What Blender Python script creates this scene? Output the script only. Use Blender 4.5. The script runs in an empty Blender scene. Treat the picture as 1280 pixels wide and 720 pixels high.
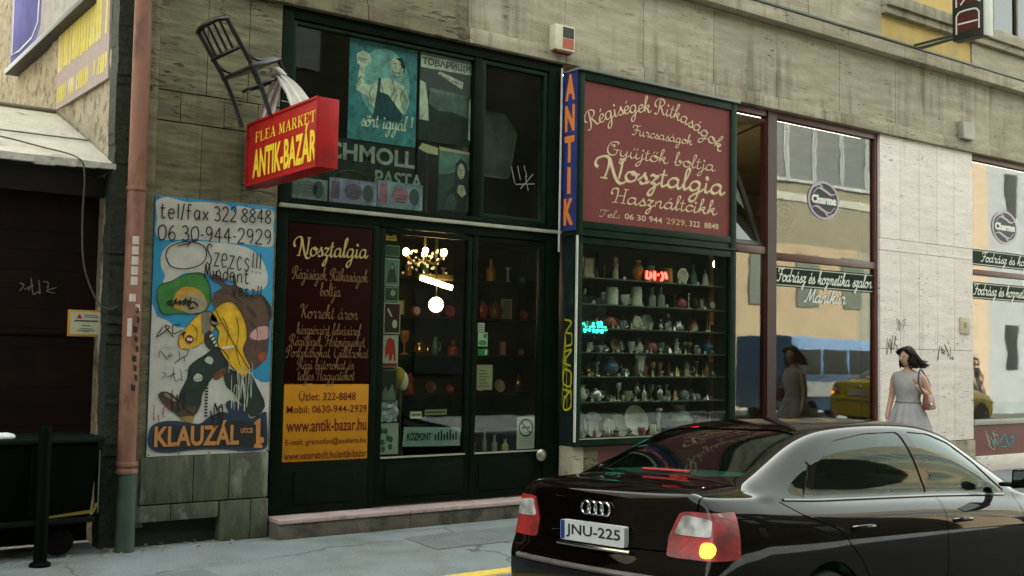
import bpy, bmesh, math, random
from mathutils import Vector, Matrix
from mathutils.bvhtree import BVHTree
C = bpy.context.scene
COL = C.collection
PI = math.pi
random.seed(7)

# ------------------------------------------------------------------ camera
def cam_axes(yaw, pitch, roll):
    fw = Vector((math.sin(yaw)*math.cos(pitch), math.cos(yaw)*math.cos(pitch), math.sin(pitch)))
    rt = Vector((math.cos(yaw), -math.sin(yaw), 0)); up = rt.cross(fw)
    return rt*math.cos(roll)+up*math.sin(roll), up*math.cos(roll)-rt*math.sin(roll), fw
RT, UP, FW = cam_axes(0.627448, 0.0579728, 0.0178647)
cd = bpy.data.cameras.new('camera'); cam = bpy.data.objects.new('camera', cd); COL.objects.link(cam)
cd.sensor_width = 36; cd.lens = 1355.4/1280*36; cd.clip_start = .05; cd.clip_end = 600
m = Matrix.Identity(4)
for i, ax in enumerate((RT, UP, -FW)):
    for k in range(3): m[k][i] = ax[k]
m.translation = (0, -8.6928, 1.6); cam.matrix_world = m
C.camera = cam

# ------------------------------------------------------------------ sky, sun, exposure
SUN_EL, SUN_AZ = math.radians(39), math.radians(24)      # azimuth clockwise from +Y
w = bpy.data.worlds.new('World'); C.world = w; w.use_nodes = True
nt = w.node_tree; bg = nt.nodes['Background']
sky = nt.nodes.new('ShaderNodeTexSky'); sky.sky_type = 'NISHITA'; sky.sun_disc = False
sky.sun_elevation = SUN_EL; sky.sun_rotation = SUN_AZ; sky.dust_density = 4; sky.air_density = 1; sky.ozone_density = .5
hs = nt.nodes.new('ShaderNodeHueSaturation'); hs.inputs['Saturation'].default_value = .2
nt.links.new(sky.outputs[0], hs.inputs['Color'])
tint = nt.nodes.new('ShaderNodeMix'); tint.data_type = 'RGBA'; tint.blend_type = 'MULTIPLY'; tint.inputs[0].default_value = 1; tint.inputs[7].default_value = (.95, 1, .885, 1)   # hazy, warm city sky
nt.links.new(hs.outputs[0], tint.inputs[6]); nt.links.new(tint.outputs[2], bg.inputs[0]); bg.inputs[1].default_value = .15
sl = bpy.data.lights.new('sun', 'SUN'); sl.energy = 4.5; sl.angle = math.radians(1); sl.color = (1, .965, .87)
so = bpy.data.objects.new('sun', sl); COL.objects.link(so)
sd = Vector((math.sin(SUN_AZ)*math.cos(SUN_EL), math.cos(SUN_AZ)*math.cos(SUN_EL), math.sin(SUN_EL)))
so.rotation_euler = sd.to_track_quat('Z', 'Y').to_euler()
vs = C.view_settings; vs.view_transform = 'Standard'; vs.look = 'None'; vs.exposure = 3.12; vs.gamma = 1
vs.use_curve_mapping = False
C.cycles.max_bounces = 8; C.cycles.transparent_max_bounces = 24; C.cycles.caustics_reflective = False
C.cycles.caustics_refractive = False
try: C.cycles.use_denoising = True
except Exception: pass

# ------------------------------------------------------------------ materials
def lin(c):
    f = lambda v: v/12.92 if v <= .04045 else ((v+.055)/1.055)**2.4
    if isinstance(c, str): c = tuple(int(c[i:i+2], 16)/255 for i in (0, 2, 4))
    return tuple(f(v) for v in c)
def crack_lines(n, out, scale, width, dark):
    tc = N(n, 'TexCoord'); w1 = N(n, 'TexNoise', i_Scale=1.7, i_Detail=4.0); n.links.new(tc.outputs['Object'], w1.inputs['Vector'])
    ad = N(n, 'VectorMath', operation='MULTIPLY_ADD'); n.links.new(w1.outputs['Color'], ad.inputs[0]); ad.inputs[1].default_value = (.5,.5,.5); n.links.new(tc.outputs['Object'], ad.inputs[2])
    v = N(n, 'TexVoronoi', feature='DISTANCE_TO_EDGE'); v.inputs['Scale'].default_value = scale; n.links.new(ad.outputs[0], v.inputs['Vector'])
    r = ramp(n, [(0, (1,1,1)), (width, (0,0,0))]); n.links.new(v.outputs['Distance'], r.inputs[0])
    m_ = noise(n, .9, 3); mr = ramp(n, [(.46, (0,0,0)), (.56, (1,1,1))]); n.links.new(m_, mr.inputs[0])
    f = N(n, 'Math', operation='MULTIPLY'); n.links.new(r.outputs[0], f.inputs[0]); n.links.new(mr.outputs[0], f.inputs[1])
    return mixc(n, f.outputs[0], out, dark)
MATS = {}
def nodes(name):
    mt = bpy.data.materials.new(name); mt.use_nodes = True
    n = mt.node_tree; b = n.nodes['Principled BSDF']
    return mt, n, b
def N(n, t, **k):
    o = n.nodes.new('ShaderNode'+t)
    for a, v in k.items():
        if a.startswith('i_'): o.inputs[a[2:].replace('_', ' ')].default_value = v
        else: setattr(o, a, v)
    return o
def ramp(n, stops):
    r = N(n, 'ValToRGB'); e = r.color_ramp.elements
    while len(e) < len(stops): e.new(.5)
    for i, (p, c) in enumerate(stops):
        e[i].position = p; e[i].color = (*c, 1) if len(c) == 3 else c
    return r
def mixc(n, fac, a, b, mode='MIX'):
    x = N(n, 'Mix', data_type='RGBA', blend_type=mode)
    for sock, v in ((x.inputs[0], fac), (x.inputs[6], a), (x.inputs[7], b)):
        if hasattr(v, 'node'): n.links.new(v, sock)
        elif isinstance(v, (int, float)): sock.default_value = v
        else: sock.default_value = (*v[:3], 1)
    return x.outputs[2]
def noise(n, scale, detail=4, rough=.55, sx=1, sy=1, sz=1):
    tc = N(n, 'TexCoord'); mp = N(n, 'Mapping'); mp.inputs['Scale'].default_value = (sx, sy, sz)
    n.links.new(tc.outputs['Object'], mp.inputs['Vector'])
    t = N(n, 'TexNoise'); t.inputs['Scale'].default_value = scale; t.inputs['Detail'].default_value = detail
    t.inputs['Roughness'].default_value = rough
    n.links.new(mp.outputs[0], t.inputs['Vector']); return t.outputs['Fac']
def M(name, col, rough=.6, metal=0, var=.18, scale=6, bump=0, bscale=60, coat=0, spec=.5, wear=None, wscale=3, wlo=.55, whi=.66, iso=(1, 1, 1), cracks=None, speckle=None):
    """a painted / plain surface: colour drifts with noise, optional worn patches and bump"""
    if name in MATS: return MATS[name]
    mt, n, b = nodes(name)
    if isinstance(col, str): col = lin(col)
    a = tuple(c*(1-var) for c in col); d = tuple(min(1, c*(1+var)) for c in col)
    f = noise(n, scale, 6, .6, *iso)
    r = ramp(n, [(.3, a), (.7, d)]); n.links.new(f, r.inputs[0]); out = r.outputs[0]
    if wear:
        if isinstance(wear, str): wear = lin(wear)
        wf = noise(n, wscale, 8, .65, *iso); wr = ramp(n, [(wlo, (0, 0, 0)), (whi, (1, 1, 1))]); n.links.new(wf, wr.inputs[0])
        out = mixc(n, wr.outputs[0], out, wear)
    if speckle:
        sf_ = noise(n, speckle[0], 3, .7); sr_ = ramp(n, [(.32, (1-speckle[1],)*3), (.68, (1+speckle[1],)*3)]); n.links.new(sf_, sr_.inputs[0]); out = mixc(n, 1, out, sr_.outputs[0], 'MULTIPLY')
    if cracks: out = crack_lines(n, out, *cracks)
    n.links.new(out, b.inputs['Base Color'])
    b.inputs['Roughness'].default_value = rough; b.inputs['Metallic'].default_value = metal
    b.inputs['Specular IOR Level'].default_value = spec
    if coat: b.inputs['Coat Weight'].default_value = coat; b.inputs['Coat Roughness'].default_value = .03
    if bump:
        bf = noise(n, bscale, 5, .6, *iso); bp = N(n, 'Bump', i_Strength=bump, i_Distance=.02)
        n.links.new(bf, bp.inputs['Height']); n.links.new(bp.outputs[0], b.inputs['Normal'])
    MATS[name] = mt; return mt
def printed(col):
    """faded half-tone print: soft blotches, scuffs and a pale crease or two"""
    return M('print_'+col, lin(col), rough=.5, spec=.2, var=.42, scale=7, wear=tuple(v*.6 for v in lin(col)), wscale=11, wlo=.5, whi=.62)
def flat(col, rough=.55, spec=.3):
    key = 'paint_%s_%d' % (col if isinstance(col, str) else '_'.join('%.2f' % c for c in col), int(rough*100))
    return M(key, col, rough=rough, var=.07, scale=14, spec=spec)
def emit(name, col, st):
    if name in MATS: return MATS[name]
    mt, n, b = nodes(name)
    if isinstance(col, str): col = lin(col)
    b.inputs['Base Color'].default_value = (*col, 1); b.inputs['Emission Color'].default_value = (*col, 1)
    b.inputs['Emission Strength'].default_value = st; MATS[name] = mt; return mt
def glass(name, tint, f0=.05, grime=.01):
    if name in MATS: return MATS[name]
    mt, n, b = nodes(name); n.nodes.remove(b); L = n.links.new
    g = N(n, 'NewGeometry'); d = N(n, 'VectorMath', operation='DOT_PRODUCT'); L(g.outputs['Normal'], d.inputs[0]); L(g.outputs['Incoming'], d.inputs[1])
    ab = N(n, 'Math', operation='ABSOLUTE'); L(d.outputs['Value'], ab.inputs[0])
    om = N(n, 'Math', operation='SUBTRACT'); om.inputs[0].default_value = 1; L(ab.outputs[0], om.inputs[1])
    pw = N(n, 'Math', operation='POWER'); L(om.outputs[0], pw.inputs[0]); pw.inputs[1].default_value = 5
    mu = N(n, 'Math', operation='MULTIPLY_ADD'); L(pw.outputs[0], mu.inputs[0]); mu.inputs[1].default_value = 1-f0; mu.inputs[2].default_value = f0
    tr = N(n, 'BsdfTransparent'); tr.inputs[0].default_value = (*tint, 1)
    gl = N(n, 'BsdfGlossy'); gl.inputs['Roughness'].default_value = 0.02
    bp = N(n, 'Bump', i_Strength=.026, i_Distance=.02); L(noise(n, 2.2, 2), bp.inputs['Height']); L(bp.outputs[0], gl.inputs['Normal'])
    mx = N(n, 'MixShader'); L(mu.outputs[0], mx.inputs[0]); L(tr.outputs[0], mx.inputs[1]); L(gl.outputs[0], mx.inputs[2])
    df = N(n, 'BsdfDiffuse'); df.inputs[0].default_value = (.3, .31, .27, 1)
    gf = noise(n, 3, 6, .7); gr = ramp(n, [(.42, (0, 0, 0)), (.8, (grime*2,)*3)]); L(gf, gr.inputs[0])
    m2 = N(n, 'MixShader'); L(gr.outputs[0], m2.inputs[0]); L(mx.outputs[0], m2.inputs[1]); L(df.outputs[0], m2.inputs[2])
    L(m2.outputs[0], n.nodes['Material Output'].inputs[0]); MATS[name] = mt; return mt
def stone(name, light, dark, grime, gcol, joint_var=.15, pits=.55, band=9, streak=(7, 7, .5), rough=.75):
    """travertine: bedded colour bands, small drawn-out pits, per-slab tone, run-off stains"""
    if name in MATS: return MATS[name]
    mt, n, b = nodes(name); L = n.links.new
    light, dark, gcol = [lin(c) if isinstance(c, str) else c for c in (light, dark, gcol)]
    f = noise(n, band, 7, .62, .18, .18, 1); r = ramp(n, [(.3, dark), (.68, light)]); L(f, r.inputs[0])
    g = N(n, 'NewGeometry'); rr = ramp(n, [(0, (1-joint_var,)*3), (1, (1+joint_var*.4,)*3)]); L(g.outputs['Random Per Island'], rr.inputs[0])
    c = mixc(n, 1, r.outputs[0], rr.outputs[0], 'MULTIPLY')
    p = noise(n, 26, 3, .5, .32, .32, 1.5); pr = ramp(n, [(pits, (0, 0, 0)), (pits+.08, (1, 1, 1))]); L(p, pr.inputs[0])
    pm = noise(n, 2.3, 2); pmr = ramp(n, [(.45, (0, 0, 0)), (.6, (.85,)*3)]); L(pm, pmr.inputs[0])
    pf = N(n, 'Math', operation='MULTIPLY'); L(pr.outputs[0], pf.inputs[0]); L(pmr.outputs[0], pf.inputs[1])
    c = mixc(n, pf.outputs[0], c, tuple(v*.3 for v in dark))
    s = noise(n, 1, 6, .62, *streak); s2 = noise(n, .8, 5, .6)
    sm = N(n, 'Math', operation='ADD'); L(s, sm.inputs[0]); L(s2, sm.inputs[1])
    sr = ramp(n, [(.5-.25*grime+.3, (0, 0, 0)), (.78, (grime,)*3)]); 
    hf = N(n, 'Math', operation='MULTIPLY'); L(sm.outputs[0], hf.inputs[0]); hf.inputs[1].default_value = .62; L(hf.outputs[0], sr.inputs[0])
    c = mixc(n, sr.outputs[0], c, gcol)
    fi = noise(n, 90, 3); fr = ramp(n, [(.3, (.82,)*3), (.7, (1.1,)*3)]); L(fi, fr.inputs[0]); c = mixc(n, 1, c, fr.outputs[0], 'MULTIPLY')
    L(c, b.inputs['Base Color']); b.inputs['Roughness'].default_value = rough; b.inputs['Specular IOR Level'].default_value = .25
    h = N(n, 'Math', operation='SUBTRACT'); L(f, h.inputs[0]); L(pf.outputs[0], h.inputs[1])
    bp = N(n, 'Bump', i_Strength=.5, i_Distance=.012); L(h.outputs[0], bp.inputs['Height']); L(bp.outputs[0], b.inputs['Normal'])
    MATS[name] = mt; return mt

# ------------------------------------------------------------------ mesh helpers
MW = {}
class MB:
    def __init__(s): s.v = []; s.f = []; s.o = 0
    def add(s, vs, fs, mat=None):
        k = len(s.v)
        for p in vs:
            p = Vector(p); s.v.append(mat @ p if mat else p)
        s.f += [[i+k for i in f] for f in fs]; return s
    def box(s, x0, x1, y0, y1, z0, z1, mat=None):
        return s.add([(x0,y0,z0),(x1,y0,z0),(x1,y1,z0),(x0,y1,z0),(x0,y0,z1),(x1,y0,z1),(x1,y1,z1),(x0,y1,z1)],
                     [(0,3,2,1),(4,5,6,7),(0,1,5,4),(1,2,6,5),(2,3,7,6),(3,0,4,7)], mat)
    def prism(s, pts, pl, d0=0, d1=.002):
        """2-D outline on plane pl, from offset d0 (back) to d1 (front) along its normal"""
        n = len(pts); o, ux, uy, nn = pl
        a = [o+ux*u+uy*v+nn*d0 for u, v in pts]; b = [o+ux*u+uy*v+nn*d1 for u, v in pts]
        return s.add(a+b, [list(range(n))[::-1], [n+i for i in range(n)]]+[(i, (i+1) % n, n+(i+1) % n, n+i) for i in range(n)])
    def sheet(s, pts, pl, d=.001):
        o, ux, uy, nn = pl
        return s.add([o+ux*u+uy*v+nn*d for u, v in pts], [list(range(len(pts)))])
    def tube(s, pts, r, seg=8, closed=False, caps=True):
        pts = [Vector(p) for p in pts]; n = len(pts)
        rs = r if isinstance(r, (list, tuple)) else [r]*n
        t0 = (pts[1]-pts[0]).normalized(); ref = Vector((0,0,1)) if abs(t0.z) < .9 else Vector((1,0,0))
        u = t0.cross(ref).normalized(); vs = []; fs = []
        for i in range(n):
            if closed: t = (pts[(i+1) % n]-pts[i-1])
            else: t = pts[min(i+1, n-1)]-pts[max(i-1, 0)]
            t.normalize(); u = (u-t*u.dot(t)).normalized(); w_ = t.cross(u)
            for k in range(seg):
                a = 2*PI*k/seg; vs.append(pts[i]+(u*math.cos(a)+w_*math.sin(a))*rs[i])
        for i in range(n if closed else n-1):
            j = (i+1) % n
            for k in range(seg): fs.append((i*seg+k, i*seg+(k+1) % seg, j*seg+(k+1) % seg, j*seg+k))
        if caps and not closed: fs += [list(range(seg))[::-1], [(n-1)*seg+k for k in range(seg)]]
        return s.add(vs, fs)
    def lathe(s, prof, at=(0,0,0), seg=16, mat=None):
        vs = []; fs = []; n = len(prof)
        T = Matrix.Translation(at) @ (mat or Matrix.Identity(4))
        for r, z in prof:
            for k in range(seg): vs.append((max(r, 1e-4)*math.cos(2*PI*k/seg), max(r, 1e-4)*math.sin(2*PI*k/seg), z))
        for i in range(n-1):
            for k in range(seg): fs.append((i*seg+k, i*seg+(k+1) % seg, (i+1)*seg+(k+1) % seg, (i+1)*seg+k))
        fs += [list(range(seg))[::-1], [(n-1)*seg+k for k in range(seg)]]
        return s.add(vs, fs, T)
    def ball(s, at, r, seg=12, sq=(1,1,1)):
        prof = [(math.sin(PI*i/8)*r, -math.cos(PI*i/8)*r) for i in range(9)]
        return s.lathe(prof, at, seg, Matrix.Diagonal((*sq, 1)))
    def mesh(s, name):
        me = bpy.data.meshes.new(name); me.from_pydata([tuple(v) for v in s.v], [], s.f); me.validate(); me.update(); return me
    def build(s, name, mat, parent=None, smooth=None, bevel=0, local=False, origin=None, seg=2, fixn=True):
        if parent is None:
            if origin is None:
                xs, ys, zs = zip(*[tuple(v) for v in s.v]); origin = ((min(xs)+max(xs))/2, (min(ys)+max(ys))/2, min(zs))
            Wm = Matrix.Translation(origin)
        else: Wm = MW[parent.name]
        if not local:
            inv = Wm.inverted(); s.v = [inv @ v for v in s.v]
        me = s.mesh(name)
        bm = bmesh.new(); bm.from_mesh(me)
        if fixn: bmesh.ops.recalc_face_normals(bm, faces=bm.faces)
        if bevel:
            ed = [e for e in bm.edges if len(e.link_faces) == 2 and e.calc_face_angle(0) > .6]
            bmesh.ops.bevel(bm, geom=ed, offset=bevel, segments=seg, affect='EDGES', profile=.6, clamp_overlap=True)
        bm.to_mesh(me); bm.free()
        if smooth or (smooth is None and bevel):
            me.polygons.foreach_set('use_smooth', [True]*len(me.polygons)); me.set_sharp_from_angle(angle=math.radians(42))
        ob = bpy.data.objects.new(name, me); COL.objects.link(ob)
        if mat: me.materials.append(mat)
        if parent is None:
            ob.matrix_world = Wm; MW[ob.name] = Wm
        else:
            ob.parent = parent; MW[ob.name] = MW[parent.name]
        return ob
def tag(o, label, cat, group=None, kind=None):
    o['label'] = label; o['category'] = cat
    if group: o['group'] = group
    if kind: o['kind'] = kind
    return o
def thing(name, label, cat, loc=(0,0,0), rotz=0, group=None, mat=None):
    o = bpy.data.objects.new(name, None); COL.objects.link(o); o.empty_display_size = .1
    m_ = mat or (Matrix.Translation(loc) @ Matrix.Rotation(rotz, 4, 'Z'))
    o.matrix_world = m_; MW[o.name] = m_; return tag(o, label, cat, group)
def struct(o): o['kind'] = 'structure'; return o
def children(o): return [c for c in bpy.data.objects if c.parent == o]
def copy_tree(o, parent=None, kids=None):
    c = o.copy(); COL.objects.link(c)
    if parent: c.parent = parent
    for k in children(o): copy_tree(k, c)
    return c
def plane(o, ux, n): 
    ux = Vector(ux).normalized(); n = Vector(n).normalized(); return (Vector(o), ux, n.cross(ux).normalized(), n)
def front(y, x0=0, z0=0): return (Vector((x0, y, z0)), Vector((1,0,0)), Vector((0,0,1)), Vector((0,-1,0)))      # faces the street; u = world X, v = world Z
def leftside(x, y0=0, z0=0): return (Vector((x, y0, z0)), Vector((0,-1,0)), Vector((0,0,1)), Vector((-1,0,0)))    # faces -X; u = -Y
def rect(x0, x1, z0, z1): return [(x0,z0),(x1,z0),(x1,z1),(x0,z1)]
def oval(cx, cy, rx, ry, n=24, rot=0):
    return [(cx+rx*math.cos(a)*math.cos(rot)-ry*math.sin(a)*math.sin(rot), cy+rx*math.cos(a)*math.sin(rot)+ry*math.sin(a)*math.cos(rot)) for a in (2*PI*i/n for i in range(n))]

# ------------------------------------------------------------------ lettering
_tc = {}
def text2d(s, bold=0):
    if (s, bold) in _tc: return _tc[(s, bold)]
    cu = bpy.data.curves.new('t', 'FONT'); cu.body = s; cu.resolution_u = 3; cu.offset = bold
    ob = bpy.data.objects.new('t', cu); COL.objects.link(ob)
    me = bpy.data.meshes.new_from_object(ob.evaluated_get(bpy.context.evaluated_depsgraph_get()))
    v = [(p.co.x, p.co.y) for p in me.vertices]; f = [list(p.vertices) for p in me.polygons]
    bpy.data.objects.remove(ob); bpy.data.curves.remove(cu); bpy.data.meshes.remove(me)
    _tc[(s, bold)] = (v, f); return v, f
def letter(mb, s, pl, x0, x1, z0, z1, bold=0, off=.0015, slope=0, shear=0, keep=False):
    """block letters fitted into the box x0..x1, z0..z1 of plane pl (z0..z1 is the ink height of the whole string)"""
    v, f = text2d(s, bold); xs = [p[0] for p in v]; ys = [p[1] for p in v]
    ax, bx, ay, by = min(xs), max(xs), min(ys), max(ys); o, ux, uy, n = pl
    sx = (x1-x0)/(bx-ax); sy = (z1-z0)/(by-ay)
    if keep: sx = sy
    mb.add([o+ux*(x0+(p[0]-ax)*sx+shear*(p[1]-ay)*sy)+uy*(z0+(p[1]-ay)*sy+slope*(p[0]-ax)*sx)+n*off for p in v], f)
def catmull(pts, k=6):
    if len(pts) < 3: return [Vector(p) for p in pts]
    P = [Vector(p) for p in pts]; P = [P[0]*2-P[1]]+P+[P[-1]*2-P[-2]]; out = []
    for i in range(1, len(P)-2):
        for j in range(k):
            t = j/k; a, b, c, d = P[i-1:i+3]
            out.append(.5*((2*b)+(c-a)*t+(2*a-5*b+4*c-d)*t*t+(3*b-a-3*c+d)*t**3))
    out.append(P[-2]); return out
_rib = [0]
def ribbon(mb, pts, pl, w, nib=.65, mn=.42, off=.0012, taper=True):
    """a pen stroke: flat band whose width follows the pen angle"""
    o, ux, uy, n = pl; m_ = len(pts)
    if m_ < 2: return
    _rib[0] = (_rib[0]+1) % 9; vs = []; fs = []
    for i in range(m_):
        t = pts[min(i+1, m_-1)]-pts[max(i-1, 0)]
        if t.length < 1e-9: t = Vector((1, 0))
        t = t.normalized(); q = Vector((-t.y, t.x)); a = math.atan2(t.y, t.x)
        ww = w*max(mn, abs(math.sin(a-nib)) if mn < 1 else 1)*.5
        if taper and (i == 0 or i == m_-1): ww *= .55
        d = off+_rib[0]*.00006+i*.000012
        for sgn in (1, -1):
            p = pts[i]+q*ww*sgn; vs.append(o+ux*p.x+uy*p.y+n*d)
    for i in range(m_-1): fs.append((2*i, 2*i+1, 2*i+3, 2*i+2))
    mb.add(vs, fs)
BA = [(.86,.82),(.62,1.0),(.3,.92),(.1,.55),(.14,.15),(.38,.0),(.66,.18),(.86,.6)]
GL = {
'a': ([BA, [(.88,1.0),(.84,.4),(.9,.08),(1.06,.02),(1.3,.34)]], 1.2),
'b': ([[(0,.3),(.3,1.3),(.42,2.0),(.32,2.25),(.2,2.0),(.16,1.0),(.2,.2),(.42,0),(.72,.2),(.78,.6),(.62,.9),(.52,.74),(.75,.62),(1.1,.75)]], 1.05),
'c': ([[(.8,.75),(.72,.95),(.45,1.0),(.15,.7),(.1,.35),(.3,.02),(.6,.05),(.95,.35)]], .87),
'd': ([BA, [(.98,2.2),(.9,1.2),(.84,.4),(.9,.08),(1.06,.02),(1.3,.34)]], 1.2),
'e': ([[(.1,.4),(.45,.5),(.7,.75),(.55,1.0),(.25,.85),(.1,.45),(.22,.08),(.5,.0),(.92,.36)]], .84),
'f': ([[(0,.2),(.35,1.2),(.62,2.0),(.55,2.25),(.4,2.1),(.3,1.0),(.18,-.6),(.05,-1.1),(-.1,-1.0),(.1,-.6),(.45,.1),(.72,.35)]], .66),
'g': ([BA, [(.88,1.0),(.84,.2),(.74,-.7),(.5,-1.15),(.25,-1.1),(.2,-.8),(.45,-.45),(.9,-.1),(1.28,.34)]], 1.2),
'h': ([[(0,.3),(.3,1.3),(.45,2.0),(.34,2.25),(.22,2.0),(.18,.9),(.15,0)], [(.16,.4),(.4,.9),(.65,1.0),(.75,.8),(.72,.3),(.8,.03),(1.0,.05),(1.18,.34)]], 1.1),
'i': ([[(.2,1.0),(.18,.4),(.22,.06),(.4,.02),(.68,.36)]], .6),
'j': ([[(.3,1.0),(.28,0),(.18,-.8),(-.05,-1.15),(-.25,-1.0),(-.1,-.6),(.3,-.1),(.62,.34)]], .56),
'k': ([[(0,.3),(.3,1.3),(.45,2.0),(.34,2.25),(.22,2.0),(.18,.9),(.15,0)], [(.16,.4),(.45,.9),(.7,.95),(.7,.7),(.45,.52),(.3,.5)], [(.36,.52),(.6,.4),(.7,.1),(.9,.0),(1.18,.34)]], 1.08),
'l': ([[(0,.3),(.3,1.2),(.45,1.95),(.35,2.25),(.2,2.0),(.16,1.0),(.18,.25),(.32,.0),(.62,.34)]], .56),
'm': ([[(.15,1.0),(.15,0)], [(.15,.55),(.4,.95),(.58,.95),(.62,.7),(.6,0)], [(.6,.55),(.85,.95),(1.03,.95),(1.08,.7),(1.05,.2),(1.15,.02),(1.3,.05),(1.52,.34)]], 1.45),
'n': ([[(.15,1.0),(.15,0)], [(.15,.5),(.42,.95),(.62,.97),(.7,.75),(.67,.25),(.76,.02),(.92,.05),(1.14,.34)]], 1.07),
'o': ([[(.5,1.0),(.2,.88),(.08,.5),(.2,.1),(.48,0),(.78,.2),(.86,.55),(.72,.9),(.5,1.0),(.55,.8),(.8,.78),(1.08,.85)]], 1.0),
'p': ([[(.2,1.0),(.15,0),(.1,-1.2)], [(.15,.5),(.4,.95),(.7,.95),(.85,.55),(.7,.1),(.42,.0),(.2,.2)], [(.6,.02),(.85,.05),(1.1,.34)]], 1.05),
'r': ([[(.1,.85),(.22,1.1),(.36,.92),(.6,.94),(.55,.4),(.62,.05),(.8,.05),(1.0,.34)]], .9),
's': ([[(0,.2),(.35,.75),(.45,1.08),(.5,.8),(.68,.4),(.6,.08),(.35,-.02),(.15,.12)], [(.6,.06),(.75,.1),(.95,.34)]], .82),
't': ([[(.28,1.75),(.2,.8),(.22,.12),(.4,.0),(.72,.34)], [(-.05,1.15),(.55,1.2)]], .62),
'u': ([[(.15,1.0),(.12,.35),(.28,.02),(.55,.15),(.75,.6)], [(.78,1.0),(.75,.3),(.85,.03),(1.0,.05),(1.22,.34)]], 1.12),
'v': ([[(.1,.95),(.25,.9),(.3,.4),(.4,.0),(.65,.35),(.8,.9),(.75,1.0)], [(.8,.85),(1.05,.8)]], 1.0),
'y': ([[(.15,1.0),(.12,.4),(.28,.06),(.55,.2),(.75,.6)], [(.8,1.0),(.76,.0),(.66,-.75),(.42,-1.15),(.2,-1.05),(.2,-.75),(.45,-.4),(1.12,.34)]], 1.1),
'z': ([[(.1,.8),(.22,1.02),(.5,.92),(.72,.98),(.4,.45),(.2,.1)], [(.2,.12),(.5,.1),(.55,-.4),(.4,-1.0),(.2,-1.1),(.12,-.85),(.35,-.4),(.92,.34)]], .84),
'N': ([[(-.3,1.0),(-.52,1.25),(-.48,1.8),(-.05,2.15),(.34,2.05),(.42,1.2),(.32,.3),(.25,0)], [(.4,2.1),(.75,1.0),(1.12,.05),(1.5,-.32),(1.85,-.1)], [(1.32,.1),(1.38,1.2),(1.36,2.1)], [(0,0),(.5,0)], [(1.12,2.12),(1.62,2.12)]], 1.72),
'R': ([[(.05,.9),(-.2,1.1),(-.2,1.6),(.2,2.1),(.7,2.15),(1.05,1.8),(.95,1.35),(.55,1.1)], [(.45,2.0),(.42,1.0),(.35,.3),(.1,-.12),(-.2,.02)], [(.55,1.1),(.85,.6),(1.1,.1),(1.32,.03),(1.55,.34)]], 1.42),
'G': ([[(.95,1.75),(1.05,2.05),(.7,2.22),(.25,1.95),(.02,1.3),(.05,.5),(.35,.05),(.75,.05),(1.0,.4),(1.02,.95)], [(.62,.95),(1.32,.95)], [(.3,1.5),(.55,1.7),(.7,1.45),(.5,1.3)]], 1.32),
'H': ([[(-.05,1.15),(-.22,1.5),(-.05,2.05),(.38,2.0),(.42,1.0),(.32,0)], [(.02,0),(.6,0)], [(1.2,2.1),(1.16,1.0),(1.12,0)], [(.38,1.05),(1.15,1.1)], [(.88,0),(1.4,0)], [(.95,2.12),(1.48,2.12)]], 1.5),
'F': ([[(-.1,1.45),(-.1,1.95),(.3,2.08),(.8,2.0),(1.25,2.22)], [(.65,2.0),(.58,1.0),(.42,.2),(.1,-.02),(-.12,.15)], [(.15,1.08),(.6,1.14),(1.02,1.08)], [(1.0,1.3),(1.03,.86)]], 1.12),
'T': ([[(-.1,1.45),(-.1,1.95),(.3,2.08),(.8,2.0),(1.25,2.22)], [(.65,2.0),(.58,1.0),(.42,.2),(.1,-.02),(-.12,.15)]], 1.08),
'K': ([[(-.1,1.5),(-.02,2.05),(.4,2.02),(.38,1.0),(.27,0)], [(1.2,2.15),(.8,1.5),(.4,1.1)], [(.48,1.18),(.8,.6),(1.05,.08),(1.4,.3)]], 1.36),
'P': ([[(.05,.9),(-.2,1.1),(-.2,1.6),(.2,2.1),(.7,2.15),(1.05,1.8),(.95,1.35),(.55,1.1)], [(.45,2.0),(.42,1.0),(.35,.3),(.1,-.12),(-.2,.02)]], 1.1),
'C': ([[(1.0,1.7),(.95,2.1),(.55,2.15),(.15,1.6),(.05,.8),(.3,.1),(.75,0),(1.12,.35)]], 1.1),
'M': ([[(-.25,.2),(-.05,0),(.15,.3),(.4,1.5),(.5,2.1)], [(.5,2.1),(.6,1.0),(.7,.1)], [(.7,.1),(1.05,1.2),(1.35,2.1)], [(1.35,2.1),(1.33,1.0),(1.4,.1),(1.62,.05),(1.82,.34)]], 1.72),
'B': ([[(.3,2.1),(.25,0)], [(-.1,1.7),(.1,2.15),(.8,2.1),(.9,1.6),(.4,1.15),(.95,.8),(.85,.1),(.3,0),(.05,.25)]], 1.15),
}
ACC = {'á': ('a','´'), 'é': ('e','´'), 'í': ('i','´'), 'ő': ('o','˝'), 'ű': ('u','˝'), 'ü': ('u','¨'), 'ö': ('o','¨'), 'ó': ('o','´'), 'ú': ('u','´'), 'Á': ('A','´')}
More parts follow.
